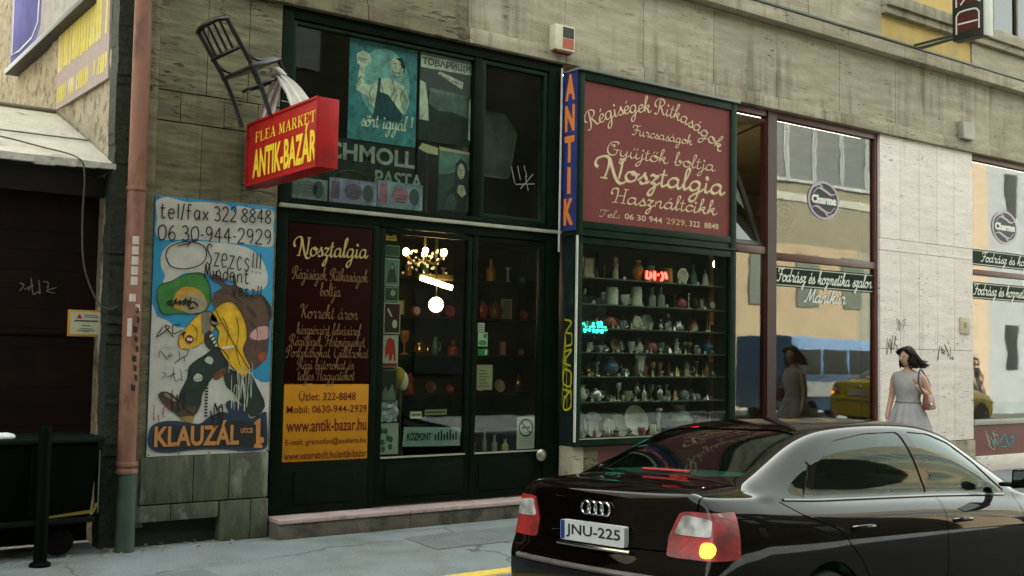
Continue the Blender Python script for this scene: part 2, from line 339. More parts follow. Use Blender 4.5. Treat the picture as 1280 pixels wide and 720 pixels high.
def script_strokes(text, shear=.12):
    out = []; dots = []; x = 0
    for ch in text:
        if ch == ' ': x += .75; continue
        if ch == ',': out.append([Vector((x+.12,.1)), Vector((x+.1,-.12)), Vector((x,-.3))]); x += .4; continue
        if ch == '.': dots.append((x+.15, .08)); x += .35; continue
        if ch == ':': dots += [(x+.15, .1), (x+.17, .75)]; x += .4; continue
        base, acc = ACC.get(ch, (ch, '·' if ch in 'ij' else None))
        st, adv = GL[base]
        for s in st: out.append([Vector((x+p[0]+shear*p[1], p[1])) for p in catmull(s)])
        cx = x+adv*.42+shear*1.5
        if base == 'i': cx = x+.2+shear*1.5
        if base == 'j': cx = x+.3+shear*1.5
        if acc == '´': out.append([Vector((cx-.03,1.3)), Vector((cx+.08,1.52)), Vector((cx+.24,1.75))])
        if acc == '˝': out += [[Vector((cx+d-.03,1.3)), Vector((cx+d+.08,1.5)), Vector((cx+d+.22,1.72))] for d in (-.14,.2)]
        if acc == '¨': dots += [(cx-.12,1.45), (cx+.24,1.45)]
        if acc == '·': dots.append((cx, 1.5))
        x += adv
    return out, dots, x
def script(mb, text, pl, x0, x1, z0, xh, w, fn=None, off=.0012, slope=0, mn=.42, shear=.12):
    st, dots, wid = script_strokes(text, shear); sx = (x1-x0)/wid
    mp = fn or (lambda u, v: Vector((x0+u*sx, z0+v*xh+slope*u*sx)))
    for s in st: ribbon(mb, [mp(p.x, p.y) for p in s], pl, w, off=off, mn=mn)
    for d in dots:
        c = mp(*d); mb.sheet([(c.x+w*.62*math.cos(a), c.y+w*.62*math.sin(a)) for a in (2*PI*i/10 for i in range(10))], pl, off+.001)
def strokes(mb, lines, pl, x0, z0, sx, sz, w, off=.0015, mn=1, smooth=True, slope=0):
    for l in lines:
        q = catmull(l, 5) if smooth and len(l) > 2 else [Vector(p) for p in l]
        ribbon(mb, [Vector((x0+p.x*sx, z0+p.y*sz+slope*p.x*sx)) for p in q], pl, w, off=off, mn=mn, taper=False)
# thin hand lettering (unit box 0..1 wide, 0..1 tall)
HD = {'0': [[(.5,1),(.1,.8),(.05,.4),(.25,.03),(.5,0),(.8,.1),(.95,.5),(.8,.9),(.5,1)]], '1': [[(.3,.8),(.6,1),(.6,0)]],
'2': [[(.1,.8),(.3,1),(.7,1),(.85,.75),(.6,.4),(.05,0)], [(.05,0),(.95,0)]], '3': [[(.1,.9),(.5,1),(.8,.8),(.7,.58),(.4,.52)], [(.4,.52),(.8,.45),(.9,.2),(.6,0),(.1,.08)]],
'4': [[(.65,0),(.65,1)], [(.65,1),(.05,.35)], [(.05,.35),(.95,.35)]], '6': [[(.7,1),(.3,.75),(.1,.3),(.4,0),(.8,.1),(.85,.4),(.5,.55),(.15,.3)]],
'8': [[(.5,1),(.15,.8),(.4,.55),(.85,.3),(.75,.04),(.5,0),(.15,.1),(.1,.3),(.5,.55),(.85,.8),(.5,1)]], '9': [[(.85,.7),(.5,.45),(.15,.65),(.25,.95),(.6,1),(.85,.75),(.8,.3),(.5,0)]],
'-': [[(.1,.42),(.8,.42)]], 't': [[(.4,1),(.38,.15),(.6,0),(.8,.1)], [(.1,.7),(.75,.7)]], 'e': [[(.1,.35),(.8,.38),(.6,.65),(.2,.6),(.08,.3),(.3,0),(.8,.08)]],
'l': [[(.4,1.05),(.4,0)]], '/': [[(.15,-.1),(.8,1.1)]], 'f': [[(.85,1),(.5,1.05),(.4,.8),(.4,0)], [(.1,.6),(.75,.6)]], 'a': [[(.8,.6),(.35,.65),(.1,.3),(.4,0),(.8,.3)], [(.82,.65),(.82,0)]], 'x': [[(.1,.62),(.85,0)], [(.85,.62),(.1,0)]],
'S': [[(.85,.85),(.5,1),(.15,.8),(.4,.55),(.8,.3),(.6,0),(.1,.1)]], 'z': [[(.1,.62),(.8,.62)], [(.8,.62),(.1,0)], [(.1,0),(.85,0)]], 'c': [[(.8,.55),(.4,.65),(.1,.3),(.4,0),(.8,.1)]], '!': [[(.6,1),(.45,.25)], [(.4,.08),(.4,.02)]],
'M': [[(.05,0),(.2,1)], [(.2,1),(.5,.2)], [(.5,.2),(.8,1)], [(.8,1),(.95,0)]], 'i': [[(.5,.6),(.5,0)], [(.52,.85),(.55,.9)]], 'n': [[(.15,.62),(.15,0)], [(.15,.4),(.5,.65),(.8,.5),(.82,0)]], 'd': [[(.8,.5),(.4,.62),(.1,.3),(.4,0),(.8,.25)], [(.85,1),(.82,0)]],
's': [[(.75,.55),(.4,.65),(.2,.45),(.7,.25),(.5,0),(.1,.1)]], 'v': [[(.1,.6),(.4,0)], [(.4,0),(.8,.62)]], 'r': [[(.2,.62),(.2,0)], [(.2,.4),(.5,.62),(.8,.55)]], 'o': [[(.5,.62),(.12,.45),(.2,.05),(.6,0),(.85,.3),(.5,.62)]],
'K': [[(.15,1),(.15,0)], [(.8,1),(.15,.45)], [(.3,.55),(.85,0)]], 'A': [[(.05,0),(.5,1)], [(.5,1),(.95,0)], [(.2,.35),(.8,.35)]], 'Z': [[(.1,1),(.9,1)], [(.9,1),(.05,0)], [(.05,0),(.95,0)]], 'E': [[(.85,1),(.15,1)], [(.15,1),(.15,0)], [(.15,0),(.9,0)], [(.15,.5),(.7,.5)]], 'T': [[(.05,1),(.95,1)], [(.5,1),(.5,0)]], 'U': [[(.1,1),(.12,.3),(.5,0),(.88,.3),(.9,1)]]}
def hand(mb, s, pl, x0, x1, z0, h, w, slope=0, narrow='l/1!-i', off=.0015):
    wd = [(.5 if c in narrow else .4 if c == ' ' else 1.0) for c in s]; u = (x1-x0)/sum(wd); x = x0
    for c, k in zip(s, wd):
        if c in HD: strokes(mb, HD[c], pl, x, z0+slope*(x-x0), u*k*.86, h, w, off=off)
        x += u*k
def tagging(mb, pl, x0, x1, z0, z1, w, n=7, seed=1, off=.0015):
    """a graffiti signature: a run of looping pen strokes"""
    r = random.Random(seed)
    for i in range(n):
        cx = x0+(x1-x0)*(i+.5)/n; hw = (x1-x0)/n*.75; k = r.randint(3, 5)
        pts = [(cx+r.uniform(-hw, hw), r.uniform(z0, z1)) for _ in range(k)]
        ribbon(mb, catmull(pts, 5), pl, w, off=off, mn=.8)
# ================================================================== the setting
R = random.Random(11)
asphalt = M('asphalt', (.05,.052,.053), rough=.85, var=.3, scale=5, bump=.5, bscale=120, wear=(.085,.085,.08), wscale=.8)
pave_m = M('pavement_asphalt', (.235,.265,.272), rough=.9, spec=.2, var=.1, scale=2.2, bump=.8, bscale=170, wear=(.17,.18,.172), wscale=1.7, wlo=.47, whi=.70, cracks=(.35,.005,(.09,.095,.092)), speckle=(55,.22))
patch_m = M('asphalt_patch', (.19,.21,.213), rough=.9, spec=.15, var=.15, scale=4, bump=.9, bscale=150, speckle=(60,.25))
kerb_m = M('kerb_stone', (.3,.29,.26), rough=.8, var=.2, bump=.3)
yel_m = M('road_yellow', (.62,.42,.06), rough=.7, var=.12, scale=20, wear=(.35,.3,.18), wscale=9, wlo=.58)
rd = MB()
for y_, z_ in ((-300,-.255),(-11.6,-.255),(-9,-.13),(-7,-.045),(-5,-.135),(-2.3,-.255),(300,-.255)): rd.v += [Vector((-300,y_,z_)), Vector((300,y_,z_))]        # cambered carriageway
rd.f = [[2*i,2*i+1,2*i+3,2*i+2] for i in range(6)]
struct(rd.build('road', asphalt))
struct(MB().box(-60,90,-2.12,.46,-.4,0).build('pavement', pave_m))
for x0_, x1_, y0_, y1_ in ((1.2,2.9,-1.75,-1.05),(4.7,6.6,-1.25,-.62),(8.5,11.0,-1.9,-1.2)):
    q_ = [(x0_,y0_),(x1_,y0_+.03),(x1_-.04,y1_),(x0_+.05,y1_-.02)]; struct(MB().sheet(q_, (Vector((0,0,0)), Vector((1,0,0)), Vector((0,1,0)), Vector((0,0,1))), .004).build('pavement_patch', patch_m))
kb = MB()
for i in range(60): kb.box(-40+i*1.5,-40+i*1.5+1.495,-2.30,-2.124,-.4,.002)
struct(kb.build('kerb', kerb_m, bevel=.012))
yl = MB()
for i in range(60): yl.box(-40+i*1.5+.004,-40+i*1.5+1.491,-2.285,-2.139,.003,.0065)
struct(yl.build('painted_kerb_line', yel_m))
struct(MB().box(-60,90,-14.0,-11.6,-.4,-.06).build('far_pavement', pave_m))
# the ground of the yard behind the shutter
struct(MB().box(-8,2.6,.46,14,-.3,-.01).build('yard_ground', kerb_m))

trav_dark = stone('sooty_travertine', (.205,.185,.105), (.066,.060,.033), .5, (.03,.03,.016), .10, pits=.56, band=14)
trav_mid = stone('darker_travertine', (.24,.205,.125), (.10,.084,.048), .7, (.04,.037,.021), .14)
trav_lite = stone('clean_travertine', (.90,.795,.735), (.72,.64,.58), .3, (.40,.36,.28), .05, band=12, pits=.60)
trav_band = stone('fascia_travertine', (.44,.39,.285), (.285,.245,.165), .7, (.095,.088,.05), .12, pits=.61)
base_m = M('damp_base_slabs', (.075,.078,.05), rough=.85, spec=.2, var=.35, scale=5, bump=.4, bscale=40, wear=(.24,.235,.18), wscale=3.2, wlo=.54, whi=.70, iso=(2.2,2.2,.7))
dark_gap = M('dark_mortar', (.012,.014,.009), rough=.9)
plaster = M('old_plaster', (.36,.32,.25), rough=1, spec=0, var=.22, scale=4, bump=1.0, bscale=11, wear=(.20,.17,.125), wscale=8, wlo=.5, whi=.60)
yellow_plaster = M('ochre_plaster', (.52,.36,.12), rough=.9, var=.12, scale=2, bump=.2, wear=(.4,.31,.16), wscale=1.6)
moss_shade_m = M('shaded_moss_jamb', (.022,.024,.013), rough=.95, var=.6, scale=18, bump=.9, bscale=30, wear=(.03,.045,.02), wscale=6)  # moss green, darkened to stand for the shaded gap beside the pipe

bld = thing('apartment_building', 'old travertine faced city building with ochre upper storey above the shops', 'building', (2.6,0,0))
def slabs(mb, xs, zs, y0, y1, gap=.004, jit=0):
    for i in range(len(xs)-1):
        for k in range(len(zs)-1):
            d = R.uniform(-jit, jit)
            mb.box(xs[i]+gap/2, xs[i+1]-gap/2, y0+d, y1, zs[k]+gap/2, zs[k+1]-gap/2)
# left pier
pm = MB()
for (a, b, zz) in [(a, b, z) for xs, z in (([2.742,3.14,3.50,3.798],[3.665,4.566]), ([2.742,2.93,3.30,3.60,3.798],[3.415,3.661]), ([2.742,3.115,3.47,3.798],[.715,3.411])) for a, b in zip(xs, xs[1:])]:
    slabs(pm, [a,b], zz, 0, .05, .005, .002)
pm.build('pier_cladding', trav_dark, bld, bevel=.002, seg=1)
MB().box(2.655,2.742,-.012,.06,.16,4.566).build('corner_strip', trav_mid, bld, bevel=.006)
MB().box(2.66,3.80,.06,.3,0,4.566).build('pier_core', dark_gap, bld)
bs = MB()
slabs(bs, [2.70,3.13,3.43,3.775], [.335,.712], -.035, .055, .006)
slabs(bs, [2.66,2.95,3.345], [.20,.33], -.05, .055, .005)
slabs(bs, [3.355,3.62,3.778], [.0,.33], -.05, .055, .006)
bs.build('base_course', base_m, bld, bevel=.006)
# fascia over the shops
lo = MB(); hi = MB(); ml = MB(); mh = MB(); led = MB()
xs = [2.655,3.5,4.6,5.7,6.9,8.0,9.1,10.2,11.4,12.6,13.7,14.9,16.1,17.3,18.5,20,22,24,27,30]
for a, b in zip(xs, xs[1:]):
    q = lo if a < 5.6 else hi  # darker stone on the left slabs, paler stone to the right
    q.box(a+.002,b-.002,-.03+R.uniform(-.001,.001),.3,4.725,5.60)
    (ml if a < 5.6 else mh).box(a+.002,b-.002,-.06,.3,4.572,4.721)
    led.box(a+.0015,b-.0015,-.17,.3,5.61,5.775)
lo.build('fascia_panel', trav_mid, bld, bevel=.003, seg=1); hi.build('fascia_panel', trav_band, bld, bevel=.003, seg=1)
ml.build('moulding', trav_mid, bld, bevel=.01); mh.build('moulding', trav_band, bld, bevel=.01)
led.build('ledge', trav_band, bld, bevel=.008)
MB().box(2.655,30,-.185,.3,5.778,5.80).build('ledge_flashing', M('zinc_flashing',(.05,.065,.055),rough=.4,metal=.6), bld)
# upper storey
MB().box(12.31,14.455,.0,.3,5.80,6.19).build('upper_wall', yellow_plaster, bld)
st = MB(); slabs(st, [2.655,4.2,6,7.8,9.2,10.8,12.305], [5.80,6.9,9.6], -.02, .3, .006); st.build('stone_panel', trav_band, bld, bevel=.004, seg=1); st = MB(); slabs(st, [14.46,16,18,20,24,30], [5.80,6.19], -.02, .3, .006)
st.build('stone_panel', trav_band, bld, bevel=.004, seg=1)
sc_ = MB(); sc_.box(12.31,30,-.09,.3,6.195,6.29); sc_.box(12.31,30,-.14,.3,6.293,6.45); sc_.build('string_course', trav_band, bld, bevel=.012)
uw = MB(); uw.box(12.31,15.06,.0,.3,6.453,9.6); uw.box(16.5,30,.0,.3,6.453,9.6); uw.box(15.06,16.5,.0,.3,8.4,9.6)
uw.build('upper_wall', yellow_plaster, bld)
wf = MB()
for a, b, c, d in ((15.06,15.13,6.455,8.4),(16.43,16.5,6.455,8.4),(15.13,16.43,6.455,6.52),(15.13,16.43,8.33,8.4),(15.75,15.81,6.52,8.33)): wf.box(a,b,.02,.1,c,d)
wnd = wf.build('window', M('window_brown',(.05,.032,.02),rough=.5), bld, bevel=.004)
MB().box(15.13,16.43,.055,.061,6.52,8.33).build('pane', glass('dark_pane',(.25,.28,.25),.1), wnd)
MB().box(15.1,16.46,.3,.32,6.4,8.4).build('curtain', M('curtain',(.3,.3,.25),rough=.9), wnd)
MB().box(2.66,30,.3,9,9.6,9.8).build('roof', M('roof_zinc',(.12,.12,.11)), bld)
# pale pier between the salon windows
cp = MB(); jx = [12.285,12.733,13.165,13.588,14.0,14.468]
for i, (a, b) in enumerate(zip(jx, jx[1:])):
    slabs(cp, [a,b], [.46,1.72,3.02], -.005, .05, .0055, .0012); slabs(cp, [a,b], [3.18,4.568], -.005, .05, .0055, .0012)
slabs(cp, [12.285,13.35,14.468], [3.0215,3.1785], -.006, .05, .003, 0)
cp.build('pier_cladding', trav_lite, bld, bevel=.002, seg=1)
MB().box(12.285,14.468,.052,.3,0,4.57).build('pier_core', dark_gap, bld)
pb = MB(); slabs(pb, jx, [0,.455], -.03, .05, .006); pb.build('base_course', trav_band, bld, bevel=.005)
cp2 = MB(); slabs(cp2, [17.2,17.7,18.2,18.7,19.2], [0,.46,1.4,2.5,3.6,4.568], -.005, .3, .006); cp2.build('pier_cladding', trav_lite, bld, bevel=.002, seg=1)
MB().box(19.2,30,.0,.3,0,4.57).build('street_wall', trav_lite, bld)
# side wall to the yard: rough, patched plaster
from mathutils import noise as mnoise
sw = MB(); ny, nz = 90, 110
for j in range(nz+1):
    for i in range(ny+1):
        y = .17+11.4*(i/ny)**1.5; z = 9.6*j/nz
        d = mnoise.fractal(Vector((y*1.3, z*1.3, 3)), .9, 2.1, 4)*.022
        if mnoise.noise(Vector((y*1.1, z*1.5, 9))) > .12: d += .022
        sw.v.append(Vector((2.5-d, y+(.05*mnoise.noise(Vector((0,z*5,1))) if i == 0 else 0), z)))
for j in range(nz):
    for i in range(ny): k = j*(ny+1)+i; sw.f.append([k, k+1, k+ny+2, k+ny+1])
sw.build('side_wall', plaster, bld, smooth=True)
jm = MB()
for j in range(60):
    z = j*.08; jm.box(2.445+.02*mnoise.noise(Vector((z*4,1,1))), 2.645, .11+.03*mnoise.noise(Vector((z*3,5,1))), .30, z, z+.08)
jm.build('wall_end', moss_shade_m, bld)
MB().box(2.53,2.66,.31,11.6,0,9.6).build('wall_core', dark_gap, bld)
# rooms behind the shop windows
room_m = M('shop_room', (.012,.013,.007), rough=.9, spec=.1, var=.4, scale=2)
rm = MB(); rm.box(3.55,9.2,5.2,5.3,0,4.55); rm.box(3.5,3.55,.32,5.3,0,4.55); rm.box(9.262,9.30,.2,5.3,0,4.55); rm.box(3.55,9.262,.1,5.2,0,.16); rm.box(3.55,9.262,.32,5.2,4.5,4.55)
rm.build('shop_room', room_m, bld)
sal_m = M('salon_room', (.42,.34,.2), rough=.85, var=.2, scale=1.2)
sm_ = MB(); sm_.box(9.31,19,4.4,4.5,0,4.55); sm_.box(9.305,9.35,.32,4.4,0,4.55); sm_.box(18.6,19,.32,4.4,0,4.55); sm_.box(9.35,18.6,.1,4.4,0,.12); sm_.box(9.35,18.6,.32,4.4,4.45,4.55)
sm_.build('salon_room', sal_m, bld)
MB().box(2.7,3.5,.31,9,0,9.6).build('core', dark_gap, bld)

# ------------------------------------------------------------------ across the street (seen in the windows)
opp = thing('townhouse', 'cream rendered building on the far side of the street, mirrored in the salon windows', 'building', (30,-14,0))
cream = M('cream_render', (.22,.165,.10), rough=.9, var=.15, scale=1.2)
ob = MB(); zz = [(-.2,3.4),(3.4,4.0),(4.0,7.2),(7.2,8.9),(8.9,11.5)]
ob.box(24.3,31,-22,-14,-.2,5.2); ob.build('wall', cream, opp); MB().box(24.3,36,-22,-14.02,5.2,13.2).build('wall', M('olive_render',(.12,.108,.07),rough=.9,var=.15), opp); MB().box(31,36,-22,-14.03,-.2,5.2).build('wall', M('grey_render',(.15,.145,.11),rough=.9,var=.15), opp)
MB().box(36.6,39.6,-22,-14.3,-.2,13.6).build('wall', M('peach_render',(.30,.225,.155),rough=.9), opp); MB().box(39.6,62,-22,-15,-.2,13.4).build('wall', M('pale_render',(.20,.21,.215),rough=.9), opp)
for x in (40.6,43,45.4):
    for z in (1.2,7.4): MB().box(x+1.5,x+2.3,-15.03,-14.95,z,z+1.8).build('window', M('old_window',(.006,.008,.007),rough=.3,spec=.3), opp)
MB().box(24.2,36.1,-14.35,-13.98,6.6,6.85).build('ledge', M('grey_ledge',(.22,.22,.18)), opp)
sky_glass = M('upper_window', (.05,.06,.065), rough=.05, spec=1, metal=0, coat=1)
bw = M('white_frame', (.22,.23,.22))
for i in range(8):
    x = 24.6+i*1.4
    f_ = MB(); f_.box(x-.06,x+1.30,-14.02,-13.95,7.2,7.3); f_.box(x-.06,x+1.30,-14.02,-13.95,9.5,9.6); f_.box(x-.06,x+.02,-14.02,-13.95,7.3,9.5); f_.box(x+1.22,x+1.30,-14.02,-13.95,7.3,9.5)
    wn = f_.build('window', bw, opp)
    MB().box(x+.02,x+1.22,-14.01,-13.97,7.3,9.5).build('pane', glass('mirror_pane',(.1,.1,.1),.16), wn)
for i in range(5):
    x = 25.6+i*2.3
    wn = MB().box(x,x+1.05,-14.03,-13.96,3.2,4.9).build('window', M('shutter_green',(.05,.06,.045)), opp)
opd = thing('reflection_dark_house', 'unseen building opposite the antique shop, made near black for dark pane reflections', 'building', (6,-14,0))  # blackness and height chosen to keep shop and car reflections dark
MB().box(-30,24.1,-22,-14.05,-.2,13.0).build('wall', M('reflection_dark_wall',(.008,.009,.006),rough=.95,spec=.02,var=.4,scale=.7), opd)
for i in range(10):
    for z in (1.0,4.6,8.0):
        MB().box(-20+i*4.2,-18.5+i*4.2,-14.07,-14.0,z,z+2.1).build('window', M('old_window',(.006,.008,.007),rough=.3,spec=.3), opd)
# ================================================================== left of the shop
canopy = thing('shed_roof', 'flaking whitewashed lean-to roof over the dark shuttered doorway', 'roof', (1.5,.1,3))
wt = M('flaking_whitewash', (.45,.42,.36), spec=.05, rough=.95, var=.12, bump=.9, bscale=22, wear=(.26,.22,.16), wscale=3, wlo=.55)
cn = MB()
nx, ny = 30, 8; vs_ = []
for j in range(ny+1):
    for i in range(nx+1):
        t = j/ny; x = -1.5+i/nx*3.965
        zz_ = 3.03+.76*t+.008*mnoise.noise(Vector((x*3,t*5,0))); y = .126+2.04*t+(.02*mnoise.noise(Vector((x*6,0,2))) if j == 0 else 0)
        vs_.append((x, y, zz_))
cn.add(vs_, [(j*(nx+1)+i, j*(nx+1)+i+1, (j+1)*(nx+1)+i+1, (j+1)*(nx+1)+i) for j in range(ny) for i in range(nx)])
cn.build('roof_sheet', wt, canopy, smooth=True)
e_ = MB()
for i in range(26):
    x = -1.5+i*.1525; e_.box(x,x+.1535,.10+.012*R.random(),.16,2.955+.035*R.random(),3.03+.006*R.random())
e_.build('eave_edge', wt, canopy)
MB().box(-1.5,2.46,.16,2.2,2.99,3.0).build('soffit', dark_gap, canopy)
MB().box(-1.5,2.465,2.17,2.3,3.0,3.80).build('back_board', wt, canopy)
# seams on the sheet
sm2 = MB(); sm2.tube([(-1.5,.9,3.335),(2.45,.9,3.335)],.008,5); sm2.tube([(-1.5,2.14,3.80),(2.46,2.14,3.80)],.02,6); sm2.build('seam', M('seam_tar',(.15,.13,.1)), canopy)

sh = thing('rolling_shutter', 'dark brown slatted rolling shutter closing the doorway under the shed roof', 'shutter', (1,.45,0))
brown = M('shutter_brown', (.008,.0035,.0018), spec=.1, rough=.6, var=.4, scale=4, wear=(.014,.005,.003), wscale=2)
sb = MB()
for k in range(36):
    z = .02+k*.077; sb.box(-1.4,2.44,.445+.003*(k % 2),.475,z,z+.0775)
sb.build('slats', brown, sh)
MB().box(-1.5,2.46,.43,.5,1.66,1.70).build('lock_rail', brown, sh, bevel=.005)
MB().box(-1.5,2.46,.40,.55,2.79,2.955).build('shutter_box', M('shutter_box',(.01,.006,.003)), sh)
gv = MB(); tagging(gv, front(.44,0,0), 1.82,2.12,1.98,2.12,.012,5,3); gv.build('scrawl', flat((.10,.085,.05)), sh)
nb = thing('neighbour_house', 'dark walled house left of the shuttered doorway', 'building', (-3,0,0))
MB().box(-40,-1.5,-.02,9,0,9).build('wall', plaster, nb); MB().box(-1.5,2.44,5,9,0,3.2).build('yard_wall', dark_gap, nb)

# notice on the shutter
no = thing('warning_notice', 'small orange bordered warning notice on the brown shutter', 'notice', (2.36,.42,1.65))
MB().box(2.225,2.498,.425,.44,1.655,1.868).build('plate', flat('c98a2c'), no, bevel=.003)
MB().prism(rect(2.243,2.482,1.672,1.852), front(.4245), 0, .002).build('sheet', flat('b9b79c'), no)
p_ = MB(); p_.sheet([(2.29,1.80),(2.335,1.80),(2.3125,1.84)], front(.422), .001); p_.build('triangle', flat('b02a1c'), no)
p_ = MB(); p_.sheet(rect(2.275,2.46,1.775,1.786), front(.422), .001)
for a, b, z in ((2.35,2.45,1.825),(2.35,2.46,1.81),(2.33,2.40,1.74),(2.32,2.42,1.715),(2.30,2.44,1.70),(2.34,2.39,1.69)): p_.sheet(rect(a,b,z,z+.005), front(.422), .001)
p_.build('printing', flat('2a2a22'), no)

# drainpipe
dp = thing('drainpipe', 'old salmon painted drainpipe with stickers and a green foot at the building corner', 'pipe', (2.57,-.1,0))
pink = M('salmon_paint', (.23,.105,.07), rough=.6, spec=.25, var=.25, scale=4, wear=(.09,.04,.022), wscale=5, wlo=.52, whi=.68, iso=(1,1,.4))
MB().tube([(2.572,-.1,.62),(2.572,-.1,9.4)], .069, 20).build('pipe', pink, dp, smooth=True)
MB().tube([(2.582,-.1,-.0),(2.582,-.1,.63)], .072, 20).build('pipe_foot', M('pipe_green',(.035,.055,.036),rough=.6,var=.3,wear=(.03,.04,.028)), dp, smooth=True)
for z in (.60,.655): MB().tube([(2.578,-.1,z),(2.578,-.1,z+.035)], .081, 20).build('collar', M('collar_paint',(.2,.095,.06),rough=.5), dp, bevel=.006)
for z in (2.80,5.6): MB().tube([(2.572,-.1,z),(2.572,-.1,z+.035)], .077, 20).build('bracket', pink, dp, bevel=.006)
stk = MB()
def on_pipe(mb, ang, z0, z1, half, r=.0705):
    n_ = 6
    for i in range(n_):
        a0 = ang-half+2*half*i/n_; a1 = ang-half+2*half*(i+1)/n_
        q = [(2.572+r*math.sin(a), -.1-r*math.cos(a)) for a in (a0, a1)]
        mb.add([(q[0][0],q[0][1],z0),(q[1][0],q[1][1],z0),(q[1][0],q[1][1],z1),(q[0][0],q[0][1],z1)], [(0,1,2,3)])
for q in [(-.18, 2.375-k*.079, 2.44-k*.079, .36) for k in range(5)]+[(-.3,1.93,1.99,.36),(.35,1.86,1.91,.3),(-.5,1.66,1.80,.25)]:
    stk = MB(); on_pipe(stk, *q); stk.build('sticker', flat((.5,.42,.38)), dp)
pg_ = MB()
for k in range(9):
    z = 1.84-k*.075; a = .35+.2*math.sin(k*2.1); on_pipe(pg_, a, z, z+.045, .12+.05*(k % 3), .0708); on_pipe(pg_, a-.22, z+.01, z+.055, .05, .0708)
pg_.build('scribble', flat('191512'), dp)

# loose cable hanging from the shed roof
cb = MB(); cb.tube(catmull([Vector(p) for p in ((-1.2,.7,3.27),(.8,.62,3.25),(1.55,.55,3.23),(1.95,.35,3.14),(2.17,.12,3.05),(2.22,.085,2.92),(2.22,.09,2.55),(2.25,.1,2.2),(2.36,.1,1.93),(2.46,.09,1.87),(2.5,.05,1.9))], 8), .007, 6)
tag(cb.build('cable', M('cable_grey',(.06,.05,.035),rough=.6), smooth=True), 'thin grey cable looping down from the shed roof to the drainpipe', 'cable')

# big signs on the yard wall
bn = thing('poster_banner', 'faded yellow and mauve striped banner on the rough yard wall', 'banner', (2.47,1.3,3.8))
pl = leftside(2.468)
MB().prism([(-2.19,3.82),(-.455,3.795),(-.50,4.95),(-2.24,4.95)], pl, -.02, 0).build('sheet', flat((.36,.30,.30), .9, 0), bn)
b_ = MB()
def bars(z0, z1, n, w_, seed):
    r = random.Random(seed)
    for i in range(n):
        u0 = -2.17+1.68*i/n; wv = 1.68/n*w_*r.uniform(.75,1.1); h0 = r.uniform(0,.03)
        if r.random() < .12: continue
        b_.sheet([(u0,z0+h0),(u0+wv,z0+h0),(u0+wv+.01,z1),(u0+.01,z1)], pl, .002)
bars(4.17,4.93,17,.82,4); bars(3.87,4.03,24,.72,9)
b_.build('lettering', M('faded_yellow',(.56,.48,.13),spec=0,rough=.9,var=.15,scale=5,wear=(.62,.58,.4),wscale=4), bn)
hb = thing('hoarding_board', 'blue violet hoarding with a white outline and dark lower edge high on the yard wall', 'sign', (2.45,3,4.7))
MB().box(2.40,2.46,.95,4.1,4.60,6.6).build('board', M('white_board',(.34,.33,.33),rough=.9,spec=0), hb)
MB().box(2.36,2.5,.9,4.15,4.535,4.595).build('bottom_edge', M('dark_edge',(.03,.028,.022)), hb, bevel=.01)
ph = leftside(2.40)
bl = MB(); bl.sheet([(-4.05,4.63),(-3.4,4.62),(-2.85,4.64),(-2.68,4.75),(-2.66,5.2),(-2.7,6.55),(-4.05,6.55)], ph, .002); bl.build('blue_field', M('blue_violet',(.12,.12,.30),spec=0,rough=.4,var=.4,scale=.9), hb)
wl = MB(); wl.tube([Vector((2.399,y,z)) for y, z in ((3.98,6.5),(3.98,4.72),(3.6,4.69),(3.0,4.70),(2.78,4.80),(2.74,5.2),(2.76,6.5))], .012, 5); wl.build('outline', flat('d8d8e0'), hb)

# dumpster, post, bag, litter
du = thing('rubbish_container', 'large dark green metal rubbish container in front of the brown shutter', 'container', (1.4,.02,0))
gm = M('container_green', (.0012,.0032,.0016), spec=.04, rough=.45, var=.3, wear=(.002,.004,.0025), wscale=4)
d_ = MB(); d_.add([(-.2,-.16,.30),(2.30,-.16,.30),(2.30,.36,.30),(-.2,.36,.30),(-.25,-.22,.86),(2.335,-.22,.86),(2.335,.40,.86),(-.25,.40,.86)],
     [(0,3,2,1),(0,1,5,4),(1,2,6,5),(2,3,7,6),(3,0,4,7),(4,5,6,7)]); d_.build('tub', gm, du, bevel=.02)
MB().box(-.28,2.37,-.25,.42,.86,.895).build('rim', M('rim_grey',(.003,.006,.004),rough=.7,spec=.1), du, bevel=.01)
for x in (.2,.75,1.3,1.85): MB().box(x,x+.05,-.235,-.2,.33,.85).build('rib', gm, du, bevel=.008)
MB().box(-.22,2.33,-.19,.38,.26,.30).build('base_rail', M('rail_dark',(.004,.006,.004),spec=.1), du, bevel=.01)
for x in (.1,2.1):
    for y in (-.08,.3): MB().lathe([(.001,-.04),(.10,-.035),(.11,0),(.10,.035),(.001,.04)], (x,y,.12), 16, Matrix.Rotation(PI/2,4,'X')).build('wheel', M('rubber',(.003,.003,.003),spec=.05), du, smooth=True)
MB().box(2.338,2.346,-.21,-.195,.33,.80).build('corner_strip', flat('4a5a4a'), du)
MB().prism([(1.98,.315),(2.31,.335),(2.335,.40),(2.32,.41),(2.30,.36),(1.98,.33)], front(-.225), 0, .004).build('yellow_mark', flat('6a5818'), du)
po = MB(); po.lathe([(.047,0),(.047,.98),(.04,1.0),(.02,1.006)], (1.912,-.36,0), 14)
pst = thing('bollard', 'slim black iron post standing on the pavement before the rubbish container', 'bollard', (1.912,-.36,0))
po.build('post', M('post_black',(.0015,.0028,.0018),rough=.6,spec=.04), pst, smooth=True)
MB().lathe([(.075,0),(.075,.02),(.05,.035)], (1.912,-.36,0), 14).build('foot_plate', M('post_black',(.006,.009,.007)), pst, bevel=.004)
bg_ = MB()
for x, r_ in ((1.52,.055),(1.62,.075),(1.70,.06),(1.44,.06)): bg_.ball((x,-.05,.905), r_, 10, (1.3,1,.55))
